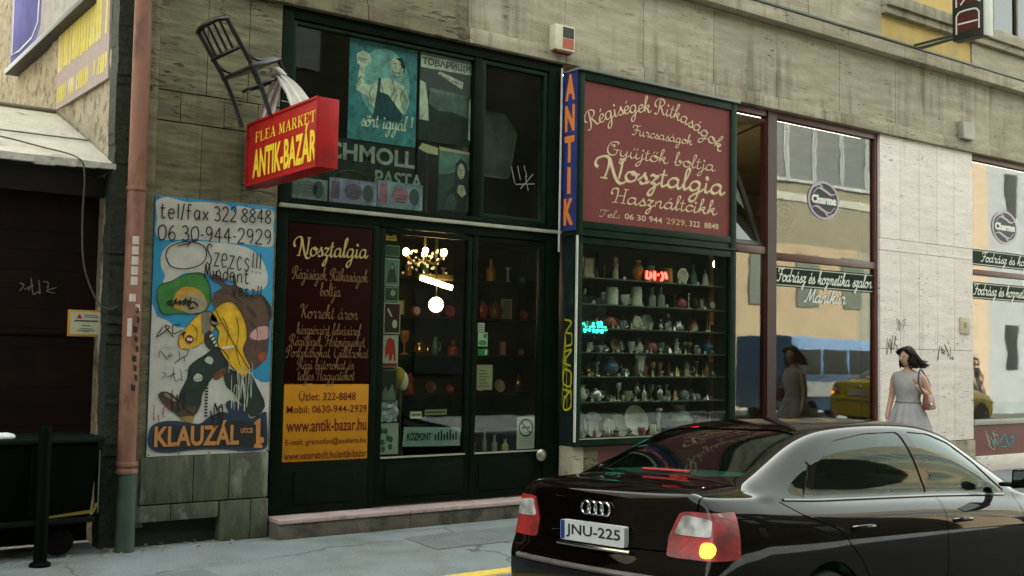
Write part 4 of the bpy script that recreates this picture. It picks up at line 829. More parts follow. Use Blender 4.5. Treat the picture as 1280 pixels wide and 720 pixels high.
def ware(kind, col, x, y, z, r, h, label, group, cat=None):
    t = thing({'tin':'storage_tin','picture_frame':'framed_picture'}.get(kind, kind), label, cat or kind, (x,y,z), group=group); m_ = pmat(col)
    if kind == 'figurine':
        b = MB(); b.lathe([(.8*r,0),(.8*r,.06*h),(.55*r,.1*h),(.7*r,.3*h),(.45*r,.5*h),(.75*r,.66*h),(.3*r,.78*h)], (x,y,z), 10); b.build('body', m_, t, smooth=True); b = MB(); b.ball((x,y,z+.87*h), .12*h, 8); b.build('head', m_, t, smooth=True)
    elif kind == 'clock':
        b = MB(); b.lathe([(r,-.03),(r*1.06,0),(r,.03)], (x,y,z+r*1.15), 18, Matrix.Rotation(PI/2,4,'X')); b.box(x-r*.7,x+r*.7,y-.03,y+.03,z,z+r*.3); b.build('case', m_, t)
        b = MB(); b.sheet(oval(x,z+r*1.15,r*.82,r*.82,18), front(y-.034), 0); b.build('dial', pmat('white'), t)
    elif kind == 'plate':
        b = MB(); b.lathe([(.001,0),(r*.6,.004),(r,.025),(r*1.0,.03),(r*.6,.012),(.001,.008)], (x,y+.03,z+r*.97), 22, Matrix.Rotation(PI/2-.25,4,'X')); b.build('dish', m_, t, smooth=True)
        b = MB(); b.box(x-.03,x+.03,y,y+.09,z,z+.012); b.build('stand', pmat('brown'), t)
    elif kind == 'picture_frame':
        b = MB(); 
        for a, c_, d, e in ((-r,r,0,.014),(-r,r,h-.014,h),(-r,-r+.014,.014,h-.014),(r-.014,r,.014,h-.014)): b.box(x+a,x+c_,y,y+.02,z+d,z+e)
        b.build('frame', m_, t); b = MB(); b.box(x-r+.014,x+r-.014,y+.008,y+.016,z+.014,z+h-.014); b.build('picture', pmat('cream' if col != 'cream' else 'grey'), t)
    else:
        b = MB(); b.lathe([(a*r, c_*h) for a, c_ in SH[kind]], (x,y,z), 16); b.build('body', m_, t, smooth=True)
        if kind in ('jug','cup','pot'): b = MB(); b.tube(catmull([Vector((x+r*.8,y,z+h*.7)), Vector((x+r*1.5,y,z+h*.62)), Vector((x+r*1.4,y,z+h*.3)), Vector((x+r*.85,y,z+h*.2))], 4), r*.1+.003, 6); b.build('handle', m_, t, smooth=True)
        if kind == 'bottle': b = MB(); b.lathe([(.36*r,0),(.36*r,.1*h)], (x,y,z+h), 10); b.build('stopper', pmat('brown'), t)
    return t
rk = random.Random(21); kinds = ['plate','vase','jug','bottle','cup','goblet','pot','candlestick','figurine','clock','plate','picture_frame']
for si, z in enumerate((1.03,1.53,2.03,2.53)):
    x = 5.5; q = 0
    while x < 9.08 and q < 15:
        k_ = rk.choice(kinds); c = rk.choice(['brass','brown','amber','red','cream','green','white']); r = rk.uniform(.05,.09)
        if not (6.7 < x < 6.95 or 7.9 < x < 8.15): ware(k_, c, x, 3.42, z, r, rk.uniform(.15,.32), '%s %s, %s from left on the %s shelf of the wooden cabinet' % (c, k_.replace('_',' '), ordn[q], ['lowest stocked','second lowest','third lowest','top stocked'][si]), 'curios in the wooden cabinet'); q += 1
        x += rk.uniform(.19,.32)
# ================================================================== projecting display case
dc = thing('display_case', 'dark green glazed display case projecting beside the shop door', 'display case', (8.1,-.05,0))
YF = -.25
f_ = MB()
for a, b, c, d in ((6.935,7.0,.655,2.70),(9.17,9.262,.655,4.47),(6.935,7.0,2.70,4.47),(7.0,9.17,2.70,2.775),(7.0,9.17,2.86,2.935),(7.0,9.17,4.385,4.47),(7.0,9.17,.655,.735)): f_.box(a,b,YF,YF+.07,c,d)
f_.box(7.0,9.17,YF+.012,YF+.06,2.776,2.859)
f_.build('frame', green2, dc, bevel=.006)
MB().box(6.91,9.29,YF-.03,.02,4.473,4.50).build('top_flashing', M('lead_grey',(.16,.17,.15),rough=.5), dc, bevel=.004)
MB().box(6.925,9.275,YF-.022,.0,2.779,2.80).build('mid_ledge', green2, dc, bevel=.004)
MB().box(9.225,9.258,YF+.072,.0,.655,4.468).build('side_panel', green2, dc)
MB().box(6.94,6.952,YF+.072,.08,.655,4.468).build('side_panel', M('case_side',(.004,.012,.010),rough=.5,var=.5,scale=5,wear=(.02,.05,.045),wscale=5), dc)
MB().box(6.953,9.224,.42,.45,.655,4.46).build('back_panel', M('case_back',(.03,.022,.012),rough=.9,var=.4), dc)
MB().box(6.953,9.224,YF+.09,.42,.66,.70).build('floor', M('case_floor',(.05,.045,.03)), dc)
MB().box(7.0,9.17,YF+.03,YF+.036,.735,2.70).build('pane', gl_shop, dc)
gb2 = MB(); gb2.box(6.99,9.18,YF-.008,YF-.0015,.722,.734); gb2.build('glazing_bead', pale_edge, dc)
MB().box(6.918,6.933,YF-.012,YF+.012,.70,2.78).build('corner_trim', M('white_trim',(.62,.6,.52),rough=.4), dc)
SZ = [2.375,2.105,1.855,1.605,1.355,1.095]
for z in SZ: MB().box(6.96,9.2,YF+.1,.40,z-.014,z).build('shelf', M('glass_shelf',(.05,.07,.05),rough=.3,var=.1), dc)
for x in (7.72,8.45): MB().box(x,x+.02,.36,.41,.70,2.70).build('upright', green2, dc)
# stone foot and red panel under the case
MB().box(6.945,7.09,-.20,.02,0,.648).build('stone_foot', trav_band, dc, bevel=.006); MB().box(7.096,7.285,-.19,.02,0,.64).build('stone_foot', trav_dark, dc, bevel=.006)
MB().box(7.29,9.25,-.17,.02,.03,.64).build('red_panel', M('foot_red',(.11,.018,.012),rough=.5,var=.2), dc)
mb = MB(); letter(mb, 'T', front(-.171), 7.62, 7.70, .46, .53, .02); mb.build('letter', flat('b58a3a'), dc)
# red board
rb = board('sign_board', 'large dusty red board with cream script lettering above the display case', 'sign', front(YF+.035), rect(7.002,9.168,2.937,4.383), '', .012, mat=M('dusty_red',(.165,.030,.027),rough=.6,spec=.25,var=.14,scale=1.6,wear=(.125,.030,.025),wscale=3.5,wlo=.5,whi=.7))
PR = front(YF+.0215)
def red_text(mb):
    def arc(u, v, wid):
        s = u/wid; x = 7.08+s*1.92; t = (x-8.04)/.96; z = 4.215-.30*t*t; sl = -.60*t/.96
        nx_, nz_ = -sl/math.hypot(1,sl), 1/math.hypot(1,sl); return Vector((x+nx_*v*.078, z+nz_*v*.078-.03))
    wd = script_strokes('Régiségek Ritkaságok')[2]
    script(mb, 'Régiségek Ritkaságok', PR, 7.1, 9.0, 4, .08, .022, fn=lambda u, v: arc(u, v, wd))
    script(mb, 'Furcsaságok', PR, 7.68, 8.56, 3.908, .050, .016)
    script(mb, 'Gyűjtők boltja', PR, 7.32, 8.92, 3.655, .066, .021)
    script(mb, 'Használtcikk', PR, 7.40, 8.95, 3.165, .070, .026)
    script(mb, 'Tel.:', PR, 7.24, 7.52, 3.0, .034, .011)
    letter(mb, '06 30 944', PR, 7.58, 8.12, 3.0, 3.062, .008)
    letter(mb, '322  8848', PR, 8.53, 8.99, 3.003, 3.066, .008)
add(rb, 'lettering', M('cream_letters',(.62,.46,.27),rough=.5,var=.1,wear=(.42,.24,.15),wscale=16,wlo=.6,whi=.72), red_text)
def red_big(mb): script(mb, 'Nosztalgia', PR, 7.24, 9.07, 3.405, .105, .043)
def red_sh(mb): script(mb, 'Nosztalgia', PR, 7.25, 9.08, 3.395, .105, .046, off=.0002)
add(rb, 'heading_shade', M('olive_shade',(.16,.09,.03)), red_sh); add(rb, 'heading', M('cream_letters',(.62,.46,.27)), red_big)
add(rb, 'gold_number', M('number_gold',(.45,.30,.10)), lambda mb: letter(mb, '2929,', PR, 8.18, 8.49, 2.99, 3.066, .008))
# vertical ANTIK sign on the case's side
an = board('antik_sign', 'narrow blue vertical sign with orange capitals on the end of the display case', 'sign', leftside(6.934), rect(-.01,.222,2.835,4.485), '', .012, mat=M('sign_blue',(.035,.045,.19),rough=.45,var=.2))
PA = leftside(6.9215)
def antik(mb):
    for i, c in enumerate('ANTIK'):
        z1 = 4.455-i*.322; letter(mb, c, PA, .03 if c != 'I' else .082, .19 if c != 'I' else .138, z1-.275, z1, .05 if c != 'I' else .02)
add(an, 'lettering', M('sign_orange',(.88,.25,.05),rough=.5,var=.06), antik)
MB().tube([(6.865,-.03,2.62),(6.872,-.03,4.52)], .011, 8).build('steel_rod', M('rod_white',(.5,.5,.45),rough=.4)); o = bpy.data.objects['steel_rod']; tag(o, 'thin pale steel rod standing between the shopfront and the display case', 'rod')
gr = MB(); tagging(gr, leftside(6.939), .02,.19,1.02,1.95,.010,3,5); 
strokes(gr, [[(.05,1.93),(.16,1.90),(.08,1.80),(.17,1.78),(.17,1.68),(.06,1.66)],[(.05,1.60),(.17,1.62),(.05,1.50),(.16,1.46)],[(.16,1.40),(.06,1.42),(.05,1.28),(.16,1.26),(.17,1.40)],[(.04,1.22),(.18,1.2)],[(.06,1.12),(.16,1.2),(.17,1.05),(.06,1.02),(.07,1.16)]], leftside(6.939), 0, 0, 1, 1, .02)
tag(gr.build('graffiti', flat('b5ae1c')), 'yellow spray graffiti running down the end of the display case', 'graffiti')

# what stands on the shelves
G1 = 'antiques on the display case shelves'
rows = [  # (shelf index, list of (kind, colour, x, radius, height))
 (0, [('picture_frame','brown',7.30,.075,.22),('figurine','cream',7.66,.05,.25),('vase','amber',7.98,.075,.23),('jug','cream',8.18,.06,.18),('tin','amber',8.42,.065,.17),('clock','silver',8.64,.085,.2),('bottle','green',8.83,.05,.22),('bell','white',9.02,.05,.19)]),
 (1, [('candlestick','brass',7.14,.045,.19),('tin','white',7.62,.065,.19),('cup','white',7.80,.055,.12),('tin','white',7.97,.06,.21),('bottle','grey',8.20,.05,.2),('bottle','grey',8.33,.055,.21),('pot','red',8.64,.06,.13),('candlestick','silver',8.76,.035,.18),('picture_frame','silver',8.98,.035,.13),('clock','brass',9.11,.05,.14)]),
 (2, [('bell','brass',7.40,.06,.12),('pot','red',7.57,.085,.15),('cup','silver',7.76,.06,.09),('clock','silver',7.96,.07,.15),('plate','grey',8.14,.085,.16),('figurine','silver',8.33,.04,.13),('cup','silver',8.44,.04,.07),('jug','silver',8.60,.055,.11),('vase','red',8.84,.05,.14),('candlestick','brass',9.06,.04,.18)]),
 (3, [('goblet','silver',7.13,.045,.16),('cup','white',7.32,.03,.1),('cup','silver',7.46,.075,.07),('plate','brown',7.68,.07,.14),('cup','white',7.90,.04,.12),('jug','white',8.02,.04,.12),('pot','red',8.19,.07,.14),('cup','green',8.33,.05,.12),('bell','silver',8.46,.05,.08),('figurine','white',8.58,.045,.17),('goblet','brass',8.78,.04,.13),('cup','silver',8.88,.04,.1),('vase','blue',9.07,.07,.16)]),
 (4, [('cup','red',7.16,.04,.09),('figurine','brass',7.30,.045,.13),('candlestick','silver',7.42,.04,.14),('vase','blue',7.60,.10,.21),('cup','silver',7.80,.05,.08),('bottle','brown',7.98,.04,.16),('bottle','red',8.10,.035,.17),('goblet','brass',8.22,.04,.15),('goblet','amber',8.33,.035,.15),('figurine','brown',8.46,.04,.15),('bell','brass',8.58,.045,.12),('figurine','cream',8.74,.05,.16),('candlestick','brass',8.90,.04,.17),('bottle','amber',9.05,.04,.15)]),
 (5, [('jug','white',7.20,.07,.17),('pot','silver',7.40,.08,.14),('cup','silver',7.58,.05,.06),('goblet','silver',7.72,.045,.19),('cup','cream',7.86,.05,.1),('goblet','silver',7.98,.035,.15),('bottle','silver',8.09,.035,.15),('goblet','grey',8.20,.04,.17),('vase','silver',8.32,.045,.16),('cup','silver',8.44,.035,.1),('bell','brass',8.56,.04,.12),('pot','grey',8.70,.06,.12),('cup','white',8.86,.06,.06)]),
 (6, [('plate','grey',7.22,.15,.3),('plate','white',7.44,.14,.28),('clock','brass',7.62,.10,.22),('plate','cream',7.80,.12,.24),('plate','white',8.04,.17,.32),('candlestick','silver',8.36,.10,.30),('vase','grey',8.68,.15,.33),('pot','brown',8.98,.12,.22)])]
sname = ['top','second','third','fourth','fifth','sixth']
for si, items in rows:
    z = SZ[si] if si < 6 else .70
    for q, (k_, c, x, r, h) in enumerate(items):
        where = 'on the %s shelf down' % sname[si] if 0 < si < 6 else 'on the top shelf' if si == 0 else 'on the floor'
        ware(k_, c, x, .0 if si < 6 else .05, z, r, h, '%s %s, %s from left %s of the display case' % (c, k_.replace('_',' ').replace('tin','storage tin'), ordn[q], where), G1)
r5 = random.Random(77)
for si in range(6):
    for q in range(13):
        k_ = r5.choice(['plate','clock','cup','goblet','bottle','figurine','bell','candlestick','jug','pot','vase']); c = r5.choice(['silver','silver','white','brass','cream','brown','grey','amber','green','red'])
        x = 7.12+q*.158+r5.uniform(-.06,.06); r = r5.uniform(.022,.055); h = min(r5.uniform(.07,.19), .2)
        ware(k_, c, x, .22+r5.uniform(-.04,.05), SZ[si], r, h, '%s %s, %s from left in the back row, %s shelf of the case' % (c, k_, ordn[q], sname[si]), G1)
    if si in (2,3,4,5):   # small things along the shelf edge
        for q in range(11):
            k_ = r5.choice(['cup','bell','figurine','goblet','candlestick']); c = r5.choice(['silver','white','brass','silver','cream']); x = 7.2+q*.18+r5.uniform(-.07,.07)
            ware(k_, c, x, -.10+r5.uniform(-.02,.02), SZ[si], r5.uniform(.014,.026), r5.uniform(.04,.08), 'tiny %s %s, %s from left along the front of the %s case shelf' % (c, k_, ordn[q], sname[si]), G1)
for si in range(7):
    for q in range(5):
        x = 7.2+q*.4+r5.uniform(-.12,.12); z = (SZ[si] if si < 6 else .70)
        pt_ = board('price_tag', 'small white price tag, %s from left on the %s of the display case' % (ordn[q], sname[si]+' shelf' if si < 6 else 'floor'), 'tag', front(-.135 if si < 6 else -.14), [(x-.018,z),(x+.018,z),(x+.016,z+.028),(x-.016,z+.03)], 'b9b6a4', .002, group='price tags in the display case')
        add(pt_, 'writing', '33302a', lambda mb: mb.sheet(rect(x-.011,x+.009,z+.012,z+.016), front(-.1375 if si < 6 else -.1425), .0005))
for q in range(12):
    k_ = r5.choice(['cup','pot','jug','figurine','clock','bell']); c = r5.choice(['silver','brass','cream','brown','red','green']); x = 7.14+q*.165+r5.uniform(-.05,.05)
    ware(k_, c, x, -.10+r5.uniform(-.02,.02), .70, r5.uniform(.03,.055), r5.uniform(.07,.15), '%s %s, %s from left along the front of the case floor' % (c, k_, ordn[q]), G1)
hc_ = thing('hanging_cross', 'white porcelain cross shaped holder hanging below the fourth shelf of the display case', 'ornament', (8.0,-.02,1.4))
b = MB(); b.box(7.93,8.07,-.05,-.02,1.545,1.575); b.box(7.96,8.04,-.06,-.02,1.43,1.545); b.lathe([(.02,0),(.035,.06)], (8.0,-.04,1.37), 10); b.build('body', pmat('white'), hc_, bevel=.006); MB().tube([(8.0,-.04,1.575),(8.0,-.04,1.6)], .006, 6).build('hook', pmat('brass'), hc_)
def neon(name, label, col, st, x0, x1, z0, z1, seed):
    t = thing(name, label, 'light sign', ((x0+x1)/2,-.1,z0)); mb = MB(); r = random.Random(seed); n = 6
    for i in range(n):
        u = x0+(x1-x0)*i/n; w_ = (x1-x0)/n*.8; q = [(u+r.uniform(0,w_), z0+(z1-z0)*r.random()) for _ in range(4)]
        mb.tube(catmull([Vector((a, -.12, b_)) for a, b_ in q], 4), .0125, 6)
    mb.build('tubes', emit('glow_'+name, col, st), t); MB().box(x0-.01,x1+.01,-.10,-.09,z0-.01,z1+.01).build('backing', flat('141814'), t)
    MB().box((x0+x1)/2-.01,(x0+x1)/2+.01,-.099,-.085,z0-.06,z0-.01).build('bracket', flat('141814'), t)
neon('red_light_sign', 'small glowing red light sign in the upper part of the display case', (1,.03,.02), 2.2, 8.0,8.32,2.385,2.49,8)
neon('teal_glow_tubes', 'small glowing turquoise tubes at the left of the display case', (.02,.75,.5), 1.0, 7.13,7.46,1.80,1.92,3)  # glowing turquoise scribble, its tube form made up
# ================================================================== mural board on the left pier
mu = board('painted_board', 'tall painted board of a green capped man carrying a brown sack', 'sign', front(-.012), rect(2.745,3.765,.712,2.795), '', .018, .004, mat=M('mural_blue',(.03,.21,.36),rough=.6,spec=.2,var=.15,scale=3))
PM = front(-.030)
def mq(px, py):
    t = (py-247)/322; xl = 192-8*t; xr = 341-9*t; s = (px-xl)/(xr-xl); yt = 247+10*s; yb = 569-5*s
    return (2.745+1.02*s, 2.795-2.083*(py-yt)/(yb-yt))
V1 = lambda q: [mq(180+x/4.235, 240+y/4.235) for x, y in q]
V2 = lambda q: [mq(180+x/4.0, 400+y/4.0) for x, y in q]
V4 = lambda q: [mq(180+x/3.789, 290+y/3.789) for x, y in q]
def sm(pts, k=3):
    n = len(pts); P = [Vector(p) for p in pts]; out = []
    for i in range(n):
        a, b, c, d = P[i-1], P[i], P[(i+1) % n], P[(i+2) % n]
        for j in range(k):
            t = j/k; out.append(.5*((2*b)+(c-a)*t+(2*a-5*b+4*c-d)*t*t+(3*b-a-3*c+d)*t**3))
    return [(p.x, p.y) for p in out]
lay = [0]
def paint(name, col, *polys, smooth=True, var=True):
    mb = MB(); lay[0] += 1
    for p in polys: mb.sheet(sm(p) if smooth else p, PM, .0004*lay[0])
    return mb.build(name, M('mural_'+col, lin(col), rough=.55, var=.28, scale=11) if var else flat(col), mu, fixn=False)
wh = 'aeaaa0'
mb = MB(); mb.sheet([(2.747,.714),(3.763,.714),(3.763,1.30)]+V2([(575,310),(540,290),(510,250),(400,200),(300,50),(150,40),(110,10),(60,-12)])+[(2.747,1.93)], PM, .0001); mb.build('white_ground', M('mural_'+wh, lin(wh), rough=.55, var=.16, scale=7), mu, fixn=False)
paint('cloud', wh, V1([(55,60),(110,38),(200,60),(300,58),(420,70),(455,112),(475,72),(560,88),(640,85),(676,112),(668,180),(672,268),(640,290),(560,280),(500,275),(400,270),(310,260),(240,256),(150,262),(80,262),(50,220),(58,160),(54,100)]),
      V1([(80,400),(85,330),(130,282),(200,268),(320,268),(450,278),(540,300),(610,360),(640,440),(630,500),(580,525),(500,510),(430,470),(330,440),(290,436),(200,436),(150,470),(92,490),(100,450)]))
paint('sack', '4d3526', V4([(300,335),(318,290),(352,262),(300,228),(315,203),(345,222),(372,254),(420,258),(470,298),(540,298),(582,360),(578,440),(572,560),(552,610),(500,652),(468,630),(440,560),(430,450),(400,360),(340,370)]))
paint('sack_seam', '33221a', V4([(470,345),(500,370),(520,400),(505,410),(480,375)]), V4([(400,212),(412,205),(422,262),(410,262)]), V4([(540,300),(590,350),(588,420),(560,340)]))
paint('red_patch', '8a3a1e', V4([(525,580),(560,570),(570,600),(540,615)]))
paint('pink_patch', 'b98a84', V4([(485,490),(510,460),(550,445),(580,455),(578,500),(530,512),(495,506)]))
paint('rear_leg', '12231d', V2([(385,240),(470,275),(515,270),(548,330),(590,430),(520,480),(440,372),(392,322)]))
paint('front_leg', '12231d', V2([(163,385),(203,290),(215,230),(280,180),(350,138),(405,190),(400,242),(330,282),(276,370),(268,420),(240,472),(200,442)]))
paint('brown_flap', '6e4322', V2([(330,275),(395,236),(390,268),(345,302)]))
paint('jacket', 'c89a12', V4([(300,395),(340,348),(392,333),(432,368),(462,430),(470,500),(452,560),(486,640),(455,688),(400,640),(360,590),(330,530),(335,470),(300,440)]), V4([(158,552),(153,500),(190,450),(240,395),(292,380),(330,430),(290,490),(255,530),(205,555)]))
paint('cap', '2f6a28', V1([(60,540),(75,500),(130,480),(170,458),(240,434),(292,440),(325,500),(332,560),(312,625),(240,650),(160,648),(110,656),(80,640),(64,590)]))
paint('hair', 'a87a22', V1([(150,620),(152,550),(200,508),(270,522),(308,572),(300,630),(240,640)]))
paint('face', '8d8062', V1([(180,560),(262,542),(312,580),(300,635),(232,648),(186,625)]))
paint('hands', '6d6456', V4([(258,380),(290,378),(300,420),(345,435),(330,445),(300,440),(300,480),(262,490),(255,430)]))
paint('cuff', '1d1c16', V4([(270,490),(300,470),(332,540),(300,560),(272,530)])); paint('cuff_stripe', 'bcb8a8', *[V4([(292+k*9,494+k*15),(306+k*7,484+k*15),(312+k*7,492+k*15),(296+k*9,502+k*15)]) for k in range(4)], smooth=False)
paint('shoe', '3b2f20', V2([(68,368),(110,358),(170,400),(205,432),(246,428),(240,470),(225,505),(180,490),(120,442),(85,410)])); paint('sole', '8a6a36', V2([(180,482),(232,478),(226,508),(178,495)])); paint('shoe_shine', '7a705a', V2([(95,372),(112,368),(150,400),(135,402)]))
paint('badge', '5c1a14', V4([(180,512),(200,490),(222,510),(202,534)])); paint('badge_middle', 'c4b8a0', V4([(188,505),(215,505),(212,518),(192,518)]), V4([(350,545),(408,538),(410,550),(352,557)]), smooth=False)
paint('knee_patch', '9aa492', V2([(285,205),(305,182),(328,198),(318,222)]), V2([(232,290),(250,268),(276,280),(270,304),(240,306)]))
paint('base_shape', '13263c', V2([(20,590),(35,530),(80,505),(150,500),(260,515),(310,480),(370,456),(405,462),(390,420),(410,400),(450,410),(495,452),(520,490),(592,455),(602,500),(606,600),(590,640),(500,650),(380,640),(250,640),(120,655),(50,645),(25,620)]))
paint('base_dark', '0d1410', V2([(42,600),(50,540),(100,520),(260,525),(420,500),(520,505),(580,500),(592,600),(560,632),(380,628),(120,640),(55,632)]))
def edge(mb, q, w=.008, d=0):
    p = sm(q)+[sm(q)[0]]; ribbon(mb, [Vector(v) for v in p], PM, w, off=.0004*lay[0]+.0003+d, mn=.5)
lay[0] += 1
def drawn(mb):
    for q in (V4([(300,335),(318,290),(352,262),(300,228),(315,203),(345,222),(372,254),(420,258),(470,298),(540,298),(582,360),(578,440),(572,560),(552,610),(500,652),(468,630)]), V2([(385,240),(470,275),(515,270),(548,330),(590,430),(520,480),(440,372),(392,322)]), V2([(163,385),(203,290),(215,230),(280,180),(350,138),(405,190),(400,242),(330,282),(276,370),(268,420),(240,472),(200,442)]),
              V4([(300,395),(340,348),(392,333),(432,368),(462,430),(470,500),(452,560),(486,640),(455,688),(400,640),(360,590),(330,530),(335,470),(300,440)]), V1([(60,540),(75,500),(130,480),(170,458),(240,434),(292,440),(325,500),(332,560),(312,625),(240,650),(160,648),(110,656),(80,640),(64,590)]), V4([(158,552),(153,500),(190,450),(240,395),(292,380),(330,430),(290,490),(255,530),(205,555)])): edge(mb, q)
    for l in (V4([(350,400),(380,470),(370,540)]), V4([(420,400),(430,480),(420,560),(440,640)]), V4([(210,440),(235,470),(230,520)]), V2([(230,300),(270,290),(300,240)]), V2([(210,370),(240,350),(250,400)]), V2([(430,300),(470,340),(500,420)]), V4([(480,420),(520,470),(510,560)]), V4([(350,290),(400,300),(450,340)]), V1([(110,560),(150,520),(220,480)]), V1([(210,575),(225,590),(205,600)]), V1([(240,568),(262,572)]), V1([(215,625),(245,622),(262,612)])):
        ribbon(mb, catmull([Vector(p) for p in l], 5), PM, .007, off=.0004*lay[0]+.0005, mn=.5)
add(mu, 'outline', '2a2318', drawn)
lay[0] += 1
def kl(mb):
    d = .0004*(lay[0]+2); a = mq(180+50/4, 400+622/4); b = mq(180+458/4, 400+600/4)
    letter(mb, 'KLAUZÁL', PM, a[0], b[0], a[1]-.01, a[1]+.195, .03, off=d, slope=(b[1]-a[1])/(b[0]-a[0])-.03)
    a = mq(180+466/4, 400+562/4); b = mq(180+528/4, 400+560/4); letter(mb, 'utca', PM, a[0], b[0], a[1], a[1]+.05, .01, off=d)
    p = V2([(535,510),(562,488),(568,492),(566,615),(580,625),(575,636),(532,634),(535,622),(545,612),(545,518),(535,522)]); mb.sheet(p, PM, d)
    c = mq(180+574/4, 400+597/4); mb.sheet(oval(*c, .022,.028,10), PM, d+.0002)
lay[0] += 1
add(mu, 'street_name', M('mural_orange',(.42,.17,.045),rough=.5,var=.12), kl)
def black_txt(mb):
    d = .0004*(lay[0]+3)
    hand(mb, 'tel/fax 322 8848', PM, 2.775, 3.74, 2.615, .115, .011, slope=.035, off=d)
    hand(mb, '06 30-944-2929', PM, 2.77, 3.745, 2.44, .12, .011, slope=.03, off=d)
    e = [Vector(p) for p in V1([(100,350),(115,305),(180,275),(250,275),(300,300),(305,350),(270,395),(190,415),(125,400),(100,350)])]; ribbon(mb, catmull(e, 5), PM, .011, off=d, mn=.8)
    ribbon(mb, catmull([Vector(p) for p in V1([(160,295),(215,280),(245,258)])], 4), PM, .011, off=d, mn=.8); ribbon(mb, catmull([Vector(p) for p in V1([(205,300),(225,275),(255,255)])], 4), PM, .011, off=d, mn=.8)
    hand(mb, 'Szezcs!!!', PM, 3.17, 3.66, 2.265, .17, .010, slope=-.12, off=d); hand(mb, 'Mindent', PM, 3.16, 3.56, 2.155, .115, .010, slope=-.1, off=d); hand(mb, 'vesz!!', PM, 3.40, 3.67, 2.02, .10, .010, slope=-.05, off=d)
    for l in (V4([(95,340),(120,330),(105,350),(130,345)]), V4([(120,360),(140,320),(135,345),(160,330),(150,350),(180,325),(170,350),(195,330),(190,355),(215,335),(240,355)]), V4([(180,315),(195,360)]), V4([(205,315),(200,365),(220,360)])):
        ribbon(mb, catmull([Vector(p) for p in l], 4), PM, .016, off=d, mn=.8)
    for x, z, sd, w in ((2.80,1.70,1,.010),(2.82,1.50,2,.007),(2.80,1.36,3,.006)): tagging(mb, PM, x, x+.26, z-.05, z+.07, w, 4, sd, off=d)
    for x, z, sd in ((2.93,1.16,8),(3.25,1.02,9)): tagging(mb, PM, x, x+.1, z-.1, z+.12, .012, 3, sd, off=d)
    for i in range(12): mb.sheet(rect(3.20,3.225,1.02+.025*i,1.034+.025*i), PM, d)
add(mu, 'writing', '1a1812', black_txt)
add(mu, 'red_scribble', '8a3a36', lambda mb: tagging(mb, PM, 2.77, 2.93, .95, 1.18, .008, 5, 14, off=.0004*(lay[0]+2)))
add(mu, 'pale_scribble', 'a8a896', lambda mb: (tagging(mb, PM, 3.40, 3.60, 1.03, 1.5, .006, 9, 15, off=.0004*(lay[0]+2)), tagging(mb, PM, 2.82, 3.1, 1.55, 1.62, .005, 6, 16, off=.0004*(lay[0]+2))))
add(mu, 'screws', '2a2c28', lambda mb: [mb.sheet(oval(x,z,.007,.007,8), PM, .0004*(lay[0]+2)) for x in (2.76,3.0,3.25,3.5,3.75) for z in (.728,2.78)])

# ================================================================== projecting red sign box
fs = thing('projecting_sign', 'red box sign with yellow lettering projecting over the pavement from the left pier', 'sign', (3.54,-.8,2.92))
sred = M('sign_red', (.40,.010,.011), rough=.45, spec=.3, var=.14, scale=2, wear=(.24,.010,.009), wscale=5, wlo=.54, whi=.7)
MB().box(3.458,3.632,-1.452,-.13,2.925,3.448).build('box', sred, fs, bevel=.008)
MB().box(3.50,3.60,-.13,.0,2.93,3.36).build('mounting_plate', M('sign_red_dark',(.16,.01,.008),rough=.5), fs, bevel=.005)
fm = MB()
for a, b, c, d in ((.128,1.454,2.922,2.942),(.128,1.454,3.432,3.452),(.128,.146,2.942,3.432),(1.436,1.454,2.942,3.432)): fm.prism(rect(a,b,c,d), leftside(3.4565), 0, .010)
fm.build('rim', sred, fs, bevel=.002)
SER = {'F': ([((.2,0),(.2,1),.2),((.05,.97),(.9,.97),.07),((.2,.52),(.65,.52),.07),((.02,.03),(.42,.03),.07),((.87,.7),(.87,1),.09)], .95), 'L': ([((.2,0),(.2,1),.2),((.02,.97),(.42,.97),.07),((.05,.03),(.9,.03),.07),((.87,0),(.87,.3),.09)], .95),
 'E': ([((.2,0),(.2,1),.2),((.02,.97),(.9,.97),.07),((.2,.52),(.65,.52),.07),((.02,.03),(.9,.03),.07),((.87,.72),(.87,1),.09),((.87,0),(.87,.28),.09)], .98), 'A': ([((.12,0),(.5,1),.08),((.5,1),(.85,0),.2),((.25,.35),(.72,.35),.07),((-.02,.03),(.28,.03),.07),((.65,.03),(1.05,.03),.07)], 1.05),
 'M': ([((.15,0),(.15,1),.08),((.2,1),(.55,.1),.2),((.55,.1),(.92,1),.08),((.98,0),(.98,1),.2),((.0,.03),(.32,.03),.07),((.8,.03),(1.16,.03),.07),((.0,.97),(.25,.97),.07),((.95,.97),(1.16,.97),.07)], 1.25),
 'R': ([((.2,0),(.2,1),.2),((.02,.97),(.65,.97),.07),((.68,.93),(.78,.75),.17),((.78,.75),(.65,.54),.15),((.2,.5),(.65,.5),.07),((.5,.5),(.85,.0),.2),((.02,.03),(.42,.03),.07),((.7,.03),(1.02,.03),.07)], 1.02),
 'K': ([((.2,0),(.2,1),.2),((.02,.97),(.42,.97),.07),((.02,.03),(.42,.03),.07),((.82,1),(.3,.42),.08),((.42,.58),(.85,0),.2),((.65,.97),(1,.97),.07),((.68,.03),(1.05,.03),.07)], 1.05), 'T': ([((.5,0),(.5,1),.2),((.03,.97),(.97,.97),.07),((.06,.7),(.06,1),.09),((.94,.7),(.94,1),.09),((.3,.03),(.7,.03),.07)], 1.0)}
